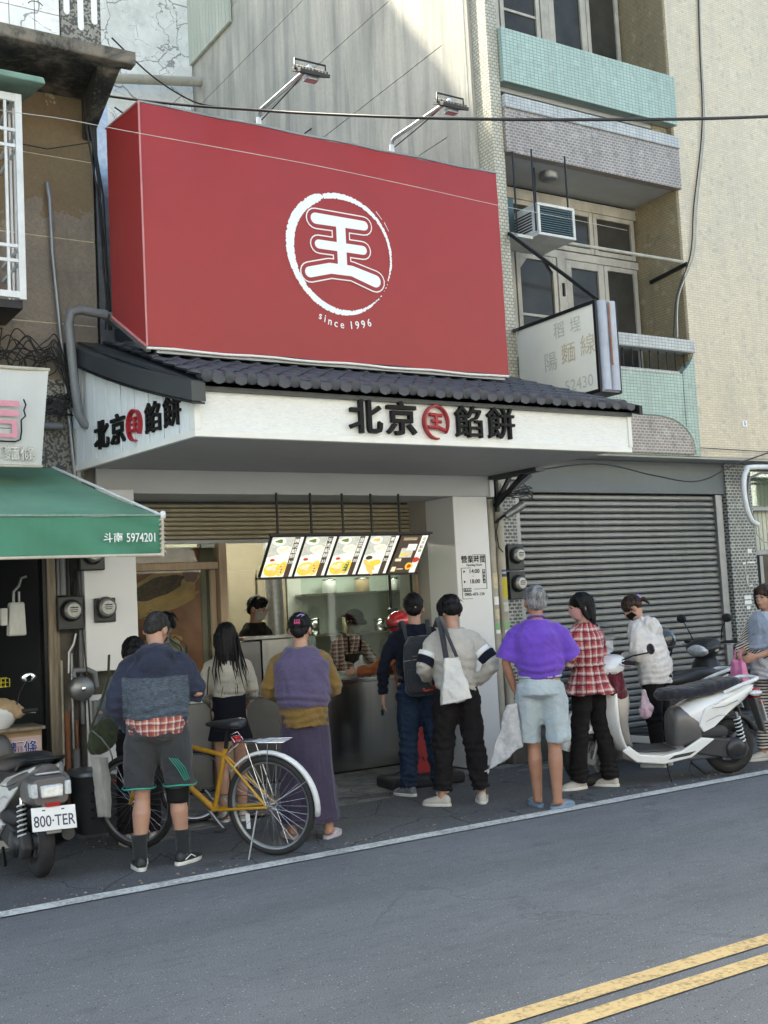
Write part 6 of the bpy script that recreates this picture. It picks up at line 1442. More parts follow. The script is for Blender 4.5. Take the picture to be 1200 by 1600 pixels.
B().tube([(-.09, 0, .07), (.0, .02, .2), (.1, .06, .38), (.14, .1, .55)], .012, 8, flat=.3).build('strap', 'bag_olive', t); B().box(.01, .06, -.078, -.07, .0, .04).build('flap_button', 'bag_olive', t, bev=.005)
t = thing('white_sack', 'white cloth carrier hanging down below the olive green bag', 'bag', (2.50, 7.80, .44), R(50)); remesh(B().hexa([(-.05, -.05, -.2), (.05, -.05, -.22), (.05, .03, -.22), (-.05, .03, -.2), (-.11, -.05, .22), (.07, -.05, .2), (.07, .04, .2), (-.11, .04, .22)]), 'bag_body', 'canvas_white', t, .009, 5, .012, 12, 2)

# 3 girl in cream tee and dark apron inside the window
def ex3(t, c):
    panel_over(t, c, 'apron', 'brown_apron', .75, 1.30, .165, .145, 20, 160)
    for sx in (-1, 1): strap(t, 'apron_strap', 'brown_apron', [V(sx * .09, .12, 1.30), V(sx * .10, .02, 1.47), V(sx * .085, -.10, 1.38), V(sx * -.02, -.135, 1.16)], .018)
    for i in range(8): B().tube([c['hm'] @ V(-.05 + i * .014, -.06, .07), c['hm'] @ V(-.07 + i * .02, -.12 - .01 * (i % 3), .06 - .01 * (i % 2)), c['hm'] @ V(-.08 + i * .022, -.135, .0 - .02 * (i % 3))], [.004, .003, .001], 5).build('loose_strands', 'hair_black', t)
person('short haired shop assistant in cream tee and dark apron looking down behind the window', (3.83, 9.75, 0), R(48), 1.63, lean=.12, head=(.25, .55, 0), arms=(((-.24, .05, 1.12), (-.14, .28, 1.02)), ((.25, .04, 1.12), (.12, .28, 1.0))), top=dict(name='tee', mat='cream_tee', hem=.85, sleeve=.46, cuff=.075, loose=.03), bottom=dict(kind='trousers', mat='black_trousers', hem=.1), hair=('updo', 'hair_black'), shoes=('sneaker', 'shoe_black', 'sole_white'), extra=ex3, seed=6)
# 4 long haired girl
def ex4(t, c): strap(t, 'bag_strap', 'cable_black', [V(-.13, .02, 1.43), V(-.17, -.09, 1.3), V(-.19, -.10, 1.1)], .006)
person('young woman with very long black hair, cream cropped shirt and short black skirt', (3.62, 8.10, 0), R(-20), 1.52, w=.86, feet=((-.075, 0, .1), (.085, .03, -.1)), head=(0, .12, 0), arms=(((-.22, -.01, 1.11), (-.17, .20, 1.02)), ((.22, -.01, 1.11), (.19, .16, 1.02))),
       top=dict(name='cropped_shirt', mat='cream_shirt', hem=1.02, hemw=.15, sleeve=.97, loose=.026, cuff=.034, fold=.006), bottom=dict(kind='skirt', mat='black_skirt', hem=.70, hemw=.19, waist=1.08, pl=.02, fold=.003, loose=.008), hair=('long', 'hair_black'), shoes=('sneaker', 'shoe_white', 'sole_white'), extra=ex4, seed=7)
t = thing('olive_cartons', 'stack of olive boxes and trays on a metal trolley beside the long haired girl', 'trolley', (3.36, 9.0, 0)); tr = B()
for x in (-.2, .2):
    for y in (-.15, .15): tr.cyl((x, y, 0), (x, y, .85), .012, n=8)
tr.build('trolley_frame', 'grey_metal', t)
for z, h, m_ in ((.62, .22, 'yellow_sticker'), (.28, .25, 'khaki_slat')): B().box(-.18, .18, -.14, .14, z, z + h).build('carton', 'khaki_slat', t, bev=.005)
for z in (.25, .58, .86): B().box(-.2, .2, -.15, .15, z, z + .015).build('shelf', 'grey_metal', t)
B().box(-.05, .08, -.1415, -.1405, .68, .76).build('label_patch', 'yellow_sticker', t); B().box(-.06, .06, -.1425, -.1415, .63, .67).build('label_patch', 'plate_white', t)
# 5 masked man in black
def ex5(t, c): panel_over(t, c, 'apron', 'brown_apron', .8, 1.25, .175, .155, 15, 165); spectacles(t, c['hm'])
person('masked male worker in black tee standing behind the steel cooker', (5.02, 10.55, 0), R(-150), 1.75, w=1.02, lean=.06, head=(.1, .25, 0), arms=(((-.27, .06, 1.10), (-.16, .30, 1.06)), ((.27, .06, 1.10), (.18, .30, 1.04))), top=dict(name='tee', mat='black_cloth', hem=.85, sleeve=.48, cuff=.07, loose=.03), bottom=dict(kind='trousers', mat='black_trousers', hem=.1), hair=('short', 'hair_black'), mask='mask_grey', eyes=True, shoes=('sneaker', 'shoe_black', 'sole_white'), extra=ex5, seed=8)
# 6 lady in purple waistcoat
def ex6(t, c):
    b = B()
    for k in range(3): b.tube([c['hm'] @ V(-.015 + k * .015, -.128, .03), c['hm'] @ V(-.015 + k * .015, -.14, .045), c['hm'] @ V(-.015 + k * .015, -.128, .062)], .004, 6)
    b.tube([c['hm'] @ V(-.022, -.135, .036), c['hm'] @ V(.022, -.135, .036)], .005, 6); b.build('hair_claw', 'clip_pink', t)
    B().tube([c['hm'] @ V(.0, -.125, .085), c['hm'] @ V(.025, -.115, .10), c['hm'] @ V(.05, -.10, .095), c['hm'] @ V(.03, -.115, .085)], .004, 6).build('hair_clip', 'clip_lilac', t)
    B().tube([V(.20 * math.cos(a_) , .17 * math.sin(a_) * .9 - .02, 1.0 + .012 * math.sin(a_ * 2)) for a_ in [k * math.pi / 18 for k in range(36)]], .004, 5, closed=True)
    B().tube([V(.215 * math.cos(a_) + .01, .185 * math.sin(a_), .17 + .006 * math.sin(a_ * 7)) for a_ in [k * math.pi / 24 for k in range(48)]], .006, 6, closed=True).build('skirt_tier_seam', 'purple_skirt', t)
person('broad older woman in purple waistcoat over ochre shirt and long purple skirt', (3.74, 7.10, 0), R(-30), 1.57, w=1.02, belly=1.3, lean=.03, hipshift=.0, feet=((-.13, .05, .45), (.15, -.02, -.45)), head=(-.12, .12, 0), arms=(((-.262, -.01, 1.12), (-.17, .18, 1.06)), ((.255, .03, 1.12), (.16, .24, 1.08))),
       top=dict(name='ochre_shirt', mat='ochre_shirt', hem=.845, hemw=.178, sleeve=.9, loose=.032, cuff=.05, bw=1.04, fold=.008), tops=(dict(name='waistcoat', mat='purple_vest', hem=.985, hemw=.188, loose=.056, bw=1.05, fold=.007, fs=11, neckz=.02),), bottom=dict(kind='skirt', mat='purple_skirt', hem=.13, hemw=.215, pl=.05, pleats=8, fold=.008, fs=9, aniso=(1, 1, .25)), hair=('updo', 'hair_black'), shoes=('slipper', 'slipper_pink', 'slipper_pink'), extra=ex6, seed=9, group=None)
# 7 worker in cap and checked shirt reaching right
def ex7(t, c):
    hm = c['hm']; b = B(); b.ell((0, -.012, .055), (.092, .105, .078), 20, 12, hm); cp = remesh(b, 'cap', 'black_cloth', t, .007, 2)
    v = B(); rg = []
    for k in range(9): a_ = R(20 + 140 * k / 8); rg.append([hm @ V(.085 * math.cos(a_), .07 * math.sin(a_) + .02, .048), hm @ V(.105 * math.cos(a_), .125 * math.sin(a_) + .03, .030), hm @ V(.105 * math.cos(a_), .125 * math.sin(a_) + .03, .024), hm @ V(.085 * math.cos(a_), .07 * math.sin(a_) + .02, .04)])
    v.ring_tube(rg, True); v.build('cap_peak', 'black_cloth', t, fixn=True)
    panel_over(t, c, 'apron', 'brown_apron', .75, 1.22, .18, .16, 10, 170)
    for sx in (-1, 1): strap(t, 'apron_strap', 'black_cloth', [V(sx * .08, c['Y'](1.22) + .15, 1.22), V(sx * .09, c['Y'](1.4) + .09, 1.38), V(sx * .09, c['Y'](1.4) - .04, 1.43)], .016)
    B().tube([hm @ V(-.045, -.05, .0), hm @ V(-.06, -.08, -.06), hm @ V(-.05, -.07, -.13)], [.03, .03, .015], 10).build('hair_tail', 'hair_black', t)
person('worker in black cap and pink checked shirt passing food over the counter', (5.72, 10.02, 0), R(-168), 1.60, w=.98, lean=.42, head=(-.15, .35, 0), arms=(((-.27, .24, 1.12), (-.40, .43, 1.04)), ((.24, .26, 1.08), (-.08, .44, 1.0))), hands=(.5, .4),
       top=dict(name='checked_shirt', mat='pink_check', hem=.85, sleeve=.82, loose=.032, cuff=.036, fold=.007), bottom=dict(kind='trousers', mat='black_trousers', hem=.1), hair=('updo', 'hair_black'), mask='mask_grey', eyes=True, shoes=('sneaker', 'shoe_black', 'sole_white'), extra=ex7, seed=10)
# 8 customer in red helmet
def ex8(t, c):
    hm = c['hm']; b = B(); b.ell((0, -.01, .045), (.118, .135, .115), 24, 16, hm); remesh(b, 'helmet', 'helmet_red', t, .008, 2); B().tube([hm @ V(.118 * math.cos(a_), .13 * math.sin(a_) - .01, -.02 if math.sin(a_) < 0 else .01) for a_ in [k * math.pi / 12 for k in range(24)]], .012, 8, closed=True).build('helmet_rim', 'black_plastic', t)
    v = B(); rg = []
    for k in range(11): a_ = R(10 + 160 * k / 10); rg.append([hm @ V(.122 * math.cos(a_) * f, .145 * math.sin(a_) * f, z) for z, f in ((.10, .92), (.06, 1.02), (.02, 1.05))] )
    n = 3; v.add([p for r in rg for p in r], [(i * n + j, i * n + j + 1, (i + 1) * n + j + 1, (i + 1) * n + j) for i in range(10) for j in range(2)], True); v.build('visor', 'shop_glass', t)
    B().tube([c['nb'] + V(-.08, -.03, .03), c['nb'] + V(0, -.09, .035), c['nb'] + V(.08, -.03, .03), c['nb'] + V(0, .07, .02)], .035, 10, closed=True).build('hood_roll', 'rust_jacket', t)
person('customer in red helmet and rust jacket reaching over the counter', (5.82, 8.90, 0), R(32), 1.50, w=1.0, lean=.12, head=(.3, .1, 0), arms=(((-.27, .25, 1.14), (-.30, .48, 1.12)), ((.24, .18, 1.12), (.0, .42, 1.1))), top=dict(name='jacket', mat='rust_jacket', hem=.85, sleeve=.95, loose=.05, cuff=.045, fold=.012), bottom=dict(kind='trousers', mat='black_trousers', hem=.1), shoes=('sneaker', 'shoe_black', 'sole_white'), extra=ex8, seed=11)
t = thing('food_bag', 'clear plastic bag of food held out over the counter', 'bag', (5.62, 9.44, 1.0)); remesh(B().ell((0, 0, 0), (.075, .06, .085)).tube([(0, 0, .05), (.01, 0, .13)], [.035, .02], 10), 'bag_body', 'thin_plastic', t, .007, 2, .012, 22, 8); B().ell((0, 0, -.02), (.05, .04, .045)).build('food', 'cardboard', t)
# 9 man with backpack
person('dark haired man in black sweater and jeans wearing a grey backpack', (5.26, 7.92, 0), R(-30), 1.68, w=1.0, feet=((-.12, .02, .75), (.15, .05, -.35)), head=(-.05, .05, 0), arms=(((-.29, -.03, 1.10), (-.30, .0, .85)), ((.28, .02, 1.10), (.20, .24, 1.05))), top=dict(name='sweater', mat='navy_knit', hem=.87, hemw=.165, sleeve=.97, loose=.028, fold=.007), bottom=dict(kind='trousers', mat='denim', hem=.07, cuff=.078, loose=.02, fold=.010, fs=16), hair=('short', 'hair_black'), shoes=('sneaker', 'shoe_grey', 'sole_white', 'rail_white'), seed=12, group=None)
t = thing('backpack', 'charcoal backpack with a red print on the man in the black sweater', 'backpack', (5.26, 7.92, 0), R(-30))
b = B(); b.rings([(.02, -.20, .84, .10, .05, 3), (.02, -.215, .88, .14, .085, 3), (.02, -.21, 1.08, .15, .09, 3), (.02, -.195, 1.26, .135, .08, 3), (.02, -.175, 1.33, .09, .045, 3)], 24)
remesh(b, 'pack_body', 'bag_grey', t, .009, 4, .008, 12, 3); B().rings([(.02, -.285, .88, .11, .03, 3), (.02, -.295, .95, .125, .04, 3), (.02, -.285, 1.06, .12, .03, 3)], 20).build('front_pocket', 'bag_grey', t)
B().box(-.05, .09, -.308, -.300, 1.165, 1.172).build('zip', 'rust', t); B().tube([(-.12, -.27, 1.13), (.02, -.302, 1.145), (.16, -.27, 1.13)], .004, 5).build('zip', 'grey_metal', t)
lr = B(); rl_ = random.Random(4)
for k in range(9): lr.ell((.07 + rl_.uniform(-.05, .05), -.322, .905 + rl_.uniform(-.025, .025)), (.014, .004, .010), 7, 5)
lr.build('red_print', 'red_lens', t)
for sx in (-1, 1): B().tube([(.02 + sx * .09, -.14, 1.28), (sx * .105, -.05, 1.455), (sx * .115, .06, 1.44), (sx * .13, .12, 1.3), (sx * .16, .08, 1.05), (sx * .15, -.12, .98)], .022, 8, flat=.25).build('shoulder_strap', 'bag_grey', t)
t = thing('key_bunch', 'small bunch of keys hanging from the hand of the man with the backpack', 'keys', (4.99, 8.07, .73)); B().tube([(0, 0, .05), (0, 0, 0)], .004, 5).build('ring', 'black_metal', t); B().box(-.012, .012, -.004, .004, -.05, .0).build('key', 'black_metal', t)
t = thing('pavement_sign', 'red menu stand with black lettering on a dark rubber base between the queuing men', 'sign', (5.62, 8.40, 0), R(-8))
B().box(-.42, .3, -.18, .18, .0, .10).build('base', 'rubber', t, bev=.03); B().box(-.16, .20, .0, .03, .10, .62).build('sign_board', 'letter_red', t, bev=.004)
rt = random.Random(8); l = B()
for k in range(16): x, z = rt.uniform(-.12, .16), rt.uniform(.16, .56); l.bar((x, -.003, z), (x + rt.uniform(-.04, .04), -.003, z + rt.uniform(-.04, .04)), .004, .010, up=(0, 1, 0))
l.build('lettering', 'letter_black', t); B().cyl((.1, .015, .05), (.1, .015, .2), .02, n=10).build('post', 'black_metal', t)
# 10 tote bag person
def ex10(t, c):
    for k, (sh, el, wr) in enumerate(c['A']):
        B().tube([lerp(sh, el, .62), lerp(sh, el, .86)], [.079, .073], 16).build('arm_band', 'navy_knit', t); B().tube([lerp(sh, el, .46), lerp(sh, el, .60)], [.082, .079], 16).build('arm_band', 'print_white', t)
    spectacles(t, c['hm'], 'black_metal')
person('person with black bowl-cut hair in pale grey knit sweater and black trousers, head bowed', (5.22, 7.32, 0), R(-26), 1.64, w=1.0, lean=.06, feet=((-.16, .02, 1.0), (.17, .03, -.1)), head=(.35, .55, 0), neckf=.04, arms=(((-.27, -.03, 1.12), (-.20, .17, 1.03)), ((.31, -.08, 1.13), (.19, .08, .97))), top=dict(name='knit_sweater', mat='knit_grey', hem=.875, hemw=.165, sleeve=.97, loose=.036, cuff=.04, fold=.008, fs=11), bottom=dict(kind='trousers', mat='black_trousers', hem=.12, cuff=.078, loose=.025, fold=.009), hair=('mop', 'hair_black'), shoes=('sneaker', 'shoe_white', 'sole_white', 'faded_grey'), extra=ex10, seed=13)
t = thing('tote_bag', 'white canvas tote bag slung on the shoulder of the person in the grey knit', 'tote bag', (5.22, 7.32, 0), R(-26))
remesh(B().hexa([(-.17, -.28, .80), (.08, -.30, .85), (.09, -.18, .85), (-.16, -.15, .80), (-.12, -.255, 1.165), (.0, -.26, 1.18), (.0, -.215, 1.18), (-.12, -.21, 1.165)]).ell((-.03, -.23, .88), (.11, .07, .07)), 'bag_body', 'canvas_white', t, .009, 5, .012, 12, 5)
B().tube([(-.10, -.235, 1.15), (-.11, -.17, 1.33), (-.115, -.03, 1.475), (-.13, .06, 1.40)], .022, 8, flat=.2).build('strap', 'bag_grey', t); B().tube([(-.02, -.24, 1.17), (-.07, -.18, 1.33), (-.09, -.03, 1.48), (-.12, .06, 1.4)], .022, 8, flat=.2).build('strap', 'bag_grey', t)
# 11 man in violet tee
def ex11(t, c):
    B().tube([V(.16 * math.cos(a_), .13 * math.sin(a_) - .005, 1.005) for a_ in [k * math.pi / 16 for k in range(32)]], .010, 6, closed=True).build('waistband', 'pale_blue_shorts', t)
    B().tube([c['nb'] + V(.062 * math.cos(a_), .06 * math.sin(a_), .03 - .01 * math.sin(a_)) for a_ in [k * math.pi / 12 for k in range(24)]], .008, 6, closed=True).build('neckband', 'violet_tee', t)
person('grey haired man in violet tee, pale blue shorts and blue slippers by the white line', (5.60, 6.74, 0), R(-40), 1.68, w=1.0, belly=1.22, feet=((-.075, .05, .35), (.075, -.07, -.75)), head=(.18, .06, .04), skin='skin_tan', hands=(.6, .6), kneebend=.03, arms=(((-.255, -.01, 1.11), (-.20, .05, .90)), ((.25, .06, 1.12), (.15, .28, 1.16))), top=dict(name='tee', mat='violet_tee', hem=.97, hemw=.155, sleeve=.46, cuff=.085, loose=.038, fold=.008, fs=10), bottom=dict(kind='shorts', mat='pale_blue_shorts', hem=.50, cuff=.096, loose=.024, waist=1.02, fold=.010, fs=9, spread=.036), hair=('grey', 'hair_grey'), shoes=('slipper', 'slipper_blue', 'slipper_blue'), extra=ex11, seed=14)
t = thing('plastic_carrier', 'translucent white carrier bag trailing beside the pale blue shorts', 'bag', (5.37, 6.86, .52), R(-40)); remesh(B().hexa([(-.20, -.03, -.24), (.10, -.04, -.05), (.10, .03, -.05), (-.20, .03, -.24), (-.02, -.02, .26), (.08, -.02, .30), (.08, .02, .30), (-.02, .02, .26)]), 'bag_body', 'thin_plastic', t, .008, 5, .015, 12, 12)
# 12 plaid dress woman
def ex12(t, c):
    b = B(); b.tube([V(.172 * math.cos(a_), .14 * math.sin(a_) - .005, 1.07) for a_ in [k * math.pi / 16 for k in range(32)]], .007, 6, closed=True); b.build('waist_seam', 'red_tartan', t)
def peplum(b, c):
    rg = []
    for z, r_, amp in ((1.08, .145, 0), (1.0, .175, .02), (.9, .215, .05), (.82, .245, .08)):
        rg.append([(r_ * (1 + amp * math.sin(9 * a_)) * math.cos(a_), r_ * .82 * (1 + amp * math.sin(9 * a_)) * math.sin(a_) - .01, z + .012 * math.sin(5 * a_) * (z < .9)) for a_ in [k * math.pi / 24 for k in range(48)]])
    b.ring_tube(rg[::-1], True)
person('woman with shoulder length black hair, pink mask and red tartan blouse turning left', (6.40, 7.08, 0), R(8), 1.61, w=.92, lean=.02, feet=((-.10, .10, 1.2), (.16, -.04, .3)), head=(.95, .06, 0), arms=(((-.23, .02, 1.11), (-.10, .22, 1.10)), ((.235, .03, 1.12), (.05, .25, 1.12))), top=dict(name='tartan_blouse', mat='red_tartan', hem=1.02, hemw=.135, sleeve=.9, loose=.026, cuff=.045, fold=.006, shapes=peplum), bottom=dict(kind='trousers', mat='black_trousers', hem=.07, cuff=.078, loose=.005, fold=.006), hair=('shoulder', 'hair_black'), mask='mask_pink', eyes=True, shoes=('sneaker', 'shoe_white', 'sole_white', 'faded_grey'), extra=ex12, seed=15)
# 13 woman in white hooded jacket
def ex13(t, c):
    hm = c['hm']; b = B()
    for k in range(7): b.ell((.018 * math.cos(k * .9), -.122, .03 + .018 * math.sin(k * .9)), (.012, .012, .012), 8, 6, hm)
    b.build('hair_scrunchie', 'clip_lilac', t)
person('woman in white hooded jacket looking down, hair tied with a lilac scrunchie', (7.60, 7.50, 0), R(22), 1.58, w=1.12, lean=.28, head=(.4, .8, 0), neckf=.04, arms=(((-.27, .05, 1.10), (-.08, .26, 1.08)), ((.28, .04, 1.10), (.08, .28, 1.06))), top=dict(name='hooded_jacket', mat='white_jacket', hem=.80, hemw=.205, sleeve=.97, loose=.055, cuff=.04, hood=True, fold=.012, fs=10), bottom=dict(kind='trousers', mat='black_trousers', hem=.08), hair=('pony', 'hair_brown'), mask='black_cloth', eyes=True, shoes=('sneaker', 'shoe_white', 'sole_white'), extra=ex13, seed=16)
# 14 woman at the right edge
def ex14(t, c): spectacles(t, c['hm'])
person('woman with glasses in denim waistcoat over a striped knit at the right edge', (8.50, 6.93, 0), R(82), 1.60, w=1.08, belly=1.15, feet=((-.1, .0, .1), (.1, .1, -.1)), head=(.25, -.02, 0), arms=(((-.27, .10, 1.10), (-.13, .30, 1.02)), ((.27, .06, 1.08), (.08, .32, 1.03))), top=dict(name='striped_top', mat='striped_knit', hem=.82, hemw=.19, sleeve=.72, loose=.045, cuff=.07, fold=.008), tops=(dict(name='denim_waistcoat', mat='denim_vest', hem=1.03, hemw=.17, loose=.058, ztop=1.5, fold=.006), dict(name='pale_overshirt', mat='white_denim', hem=.78, hemw=.20, loose=.062, ztop=1.06, fold=.010)), bottom=dict(kind='trousers', mat='striped_legging', hem=.1, cuff=.06, loose=.008, fold=.004), hair=('bob', 'hair_brown'), eyes=True, shoes=('sneaker', 'shoe_white', 'sole_white', 'faded_grey'), extra=ex14, seed=17)
t = thing('pink_bag', 'glossy pink carrier bag held by the woman at the right edge', 'bag', (8.14, 7.0, .78), R(80)); remesh(B().hexa([(-.10, -.05, -.17), (.10, -.05, -.17), (.10, .05, -.17), (-.10, .05, -.17), (-.08, -.03, .15), (.08, -.03, .15), (.08, .03, .15), (-.08, .03, .15)]), 'bag_body', 'bag_pink', t, .009, 4, .012, 14, 9); B().tube([(-.05, 0, .14), (-.03, 0, .25), (.03, 0, .25), (.05, 0, .14)], .006, 6).build('handle', 'bag_pink', t)
# ------------------------------------------------------------------ vehicles (local axes: forward +Y)
def torus(b, c, Rm, r, n=36, m=10, ax='X', flat=1.0):
    rg = []
    for i in range(n):
        a = 2 * math.pi * i / n; ring = []
        for j in range(m):
            p = 2 * math.pi * j / m; rad = Rm + r * math.cos(p); ring.append((c[0] + r * flat * math.sin(p), c[1] + rad * math.cos(a), c[2] + rad * math.sin(a)))
        rg.append(ring)
    return b.ring_tube(rg, False, True, True)
def yloft(b, st, n=20, p=2.4):   # stations along Y: (y, zc, rx, rz[, p][, xc])
    rg = []
    for q in st:
        y, zc, rx, rz = q[:4]; e = q[4] if len(q) > 4 else p; ring = []
        for k in range(n):
            t_ = 2 * math.pi * k / n; c, s = math.cos(t_), math.sin(t_); ring.append((rx * math.copysign(abs(c) ** (2 / e), c), y, zc + rz * math.copysign(abs(s) ** (2 / e), s)))
        rg.append(ring)
    return b.ring_tube(rg, True)
def spring(b, a, c, r_, turns, w=.006, n=12):
    a = Vector(a); c = Vector(c); d = (c - a); q = Vector((0, 0, 1)).rotation_difference(d.normalized()); pts = []
    N = int(turns * n)
    for i in range(N + 1): t_ = i / N; an = 2 * math.pi * turns * t_; pts.append(a + q @ V(r_ * math.cos(an), r_ * math.sin(an), d.length * t_))
    return b.tube(pts, w, 6)
def wheel(t, y, Rw, r, name='wheel'):
    b = B(); torus(b, (0, y, Rw), Rw - r, r, 40, 12, flat=.95); ty = b.build('tyre', 'rubber', None)
    w_ = bpy.data.objects.new(name, None)
    b = B(); b.lathe([(Rw - r * 1.6, -.045), (Rw - r * 1.5, -.03), (Rw - r * 1.9, 0), (Rw - r * 1.5, .03), (Rw - r * 1.6, .045)], 32, (1, 0, 0), (0, y, Rw)); b.lathe([(.05, -.05), (.05, .05)], 16, (1, 0, 0), (0, y, Rw), True)
    for k in range(6): a = k * math.pi / 3; b.bar((0, y + .04 * math.cos(a), Rw + .04 * math.sin(a)), (0, y + (Rw - r * 1.6) * math.cos(a), Rw + (Rw - r * 1.6) * math.sin(a)), .03, .03, up=(1, 0, 0))
    rim = b.build('rim', 'grey_metal', ty); ty.name = 'tyre'; ty.parent = t; return ty

def scooter(label, loc, rz, body='scooter_white', panel='scooter_silver', tail='scooter_white', seat='black_plastic', rail='rail_white', plate=None, cover=False, clear_tail=False, mirrors=True, lean=0, detail=True):
    t = thing('parked_scooter', label, 'scooter', loc, rz, group='scooters parked by the kerb'); t.rotation_euler = (0, lean, rz)
    FY, RY = .64, -.64
    wheel(t, FY, .235, .048); wheel(t, RY, .235, .055)
    # front fender and fork
    b = B(); rg = []
    for k in range(12):
        a = R(20 + 130 * k / 11); rg.append([(x, FY + (.262 + dz_) * math.cos(a), .235 + (.262 + dz_) * math.sin(a)) for x, dz_ in ((-.062, -.05), (-.06, -.01), (-.04, .012), (0, .02), (.04, .012), (.06, -.01), (.062, -.05), (.05, -.05), (.0, .008), (-.05, -.05))])
    b.ring_tube(rg, True); b.build('front_fender', body, t, fixn=True)
    b = B(); 
    for sx in (-1, 1): b.tube([(sx * .07, FY, .235), (sx * .07, FY - .11, .60)], .018, 10)
    b.build('fork', 'grey_metal', t)
    # leg shield: a curved sheet lofted up the steering line
    b = B(); rg = []; prof = [(.20, .30, .13, .02), (.30, .38, .17, .05), (.45, .45, .205, .08), (.60, .47, .215, .09), (.74, .465, .19, .09), (.86, .445, .14, .08), (.93, .43, .10, .06)]
    n = 17
    for z, y, hw, bow in prof:
        o = []; i_ = []
        for k in range(n): u = -1 + 2 * k / (n - 1); o.append((hw * u, y + bow * (1 - abs(u) ** 2.2) , z)); i_.append((hw * u * .97, y + bow * (1 - abs(u) ** 2.2) - .022, z))
        rg.append(o + i_[::-1])
    b.ring_tube(rg, True); b.build('leg_shield', body, t, fixn=True, sub=1)
    b = B(); rg = []
    for z, y, hw, dp in ((.28, .30, .12, .05), (.42, .385, .165, .06), (.58, .405, .18, .075), (.68, .39, .155, .11), (.80, .39, .13, .08), (.88, .39, .09, .05)):
        rg.append([(hw * math.copysign(abs(math.cos(a)) ** .7, math.cos(a)), y + dp * math.copysign(abs(math.sin(a)) ** .7, math.sin(a)), z) for a in [k * math.pi / 10 for k in range(20)]])
    b.ring_tube(rg, True); b.build('inner_shield', panel, t, fixn=True, sub=1)
    # floor tunnel and lower skirts
    b = B(); yloft(b, [(.40, .27, .13, .05, 4), (.25, .225, .155, .055, 4), (.0, .215, .165, .05, 4), (-.15, .24, .16, .06, 4)], 24); b.build('floor_board', panel, t, fixn=True)
    b = B(); yloft(b, [(.36, .286, .11, .012, 4), (.2, .276, .14, .012, 4), (-.12, .27, .14, .012, 4)], 20); b.build('floor_mat', 'matte_plastic', t, fixn=True)
    for sx in (-1, 1):
        b = B(); pts = [(.42, .30), (.30, .20), (.05, .165), (-.20, .20), (-.42, .34), (-.30, .36), (-.12, .265), (.05, .235), (.26, .262), (.36, .34)]
        b.poly(pts, lambda u, v, d: (d * sx, u, v), .145, .176); b.build('side_skirt', body, t, bev=.010, fixn=True)
        B().poly([(.02, .20), (-.18, .222), (-.24, .255), (-.04, .232)], lambda u, v, d: (d * sx, u, v), .1765, .181).build('skirt_grille', 'matte_plastic', t, bev=.003, fixn=True)
    # rear body
    b = B(); yloft(b, [(-.12, .42, .09, .14, 3), (-.16, .44, .135, .17, 3), (-.30, .50, .16, .17, 3), (-.48, .58, .165, .13, 2.6), (-.64, .64, .15, .10, 2.4), (-.78, .70, .115, .065, 2.2), (-.88, .735, .07, .035, 2)], 26); b.build('rear_body', tail, t, fixn=True, sub=1)
    b = B(); yloft(b, [(-.08, .40, .10, .15, 3), (-.12, .42, .125, .19, 3), (-.20, .44, .155, .18, 3), (-.29, .42, .168, .13, 3), (-.33, .40, .16, .09, 3)], 24); b.build('battery_cover', 'scooter_grey' if panel != 'matte_plastic' else panel, t, fixn=True, sub=1)
    for sx in (-1, 1):
        B().poly([(-.28, .46), (-.34, .60), (-.50, .66), (-.86, .76), (-.80, .70), (-.62, .58), (-.42, .44), (-.32, .40)], lambda u, v, d: (sx * (d - max(0, (-u - .5)) * .25), u, v), .15, .176).build('side_panel', body, t, bev=.012, seg=3, fixn=True)
        if detail: B().tube([(sx * .176, -.40, .60), (sx * .170, -.52, .605), (sx * .150, -.66, .645)], .0035, 5).build('side_emblem', 'grey_metal', t); B().tube([(sx * .177, -.34, .49), (sx * .178, -.46, .535), (sx * .174, -.56, .53)], .002, 4).build('panel_groove', 'grey_metal', t)
    # seat
    b = B(); yloft(b, [(.02, .70, .07, .03, 2.2), (-.03, .715, .115, .055, 2.4), (-.15, .72, .14, .062, 2.6), (-.30, .725, .148, .058, 2.8), (-.42, .745, .148, .066, 2.8), (-.58, .775, .135, .06, 2.6), (-.70, .785, .11, .045, 2.4), (-.76, .78, .07, .02, 2)], 24)
    if cover: remesh(b, 'seat', 'seat_cover', t, .01, 4, .008, 13, 5)
    else: b.build('seat', seat, t, fixn=True, sub=1)
    # rail, lights, plate
    b = B(); b.tube([(-.11, -.55, .71), (-.13, -.70, .765), (-.12, -.84, .80), (-.06, -.90, .805), (.06, -.90, .805), (.12, -.84, .80), (.13, -.70, .765), (.11, -.55, .71)], .0135 if rail == 'black_metal' else .017, 10); b.build('grab_rail', rail, t)
    b = B(); yloft(b, [(-.84, .60, .06, .03, 3), (-.86, .60, .05, .02, 3)] if clear_tail else [(-.84, .68, .10, .05, 3), (-.92, .675, .085, .042, 3), (-.945, .67, .05, .03, 3)], 18); b.build('tail_light', 'clear_lens' if clear_tail else 'red_lens', t, fixn=True)
    for sx in (-1, 1): b = B(); b.ell((sx * (.10 if clear_tail else .13), -.84, .69 - .06 * clear_tail), (.03 if clear_tail else .028, .06, .026), 14, 10); b.build('turn_signal', 'clear_lens', t)
    b = B(); b.hexa([(-.05, -.98, .33), (.05, -.98, .33), (.05, -.96, .33), (-.05, -.96, .33), (-.07, -.90, .64), (.07, -.90, .64), (.07, -.86, .64), (-.07, -.86, .64)]); b.build('plate_bracket', 'scooter_grey', t, bev=.008)
    B().box(-.045, .045, -.965 - .01 * clear_tail, -.925, .575 - .07 * clear_tail, .60 - .07 * clear_tail).build('reflector', 'red_lens', t)
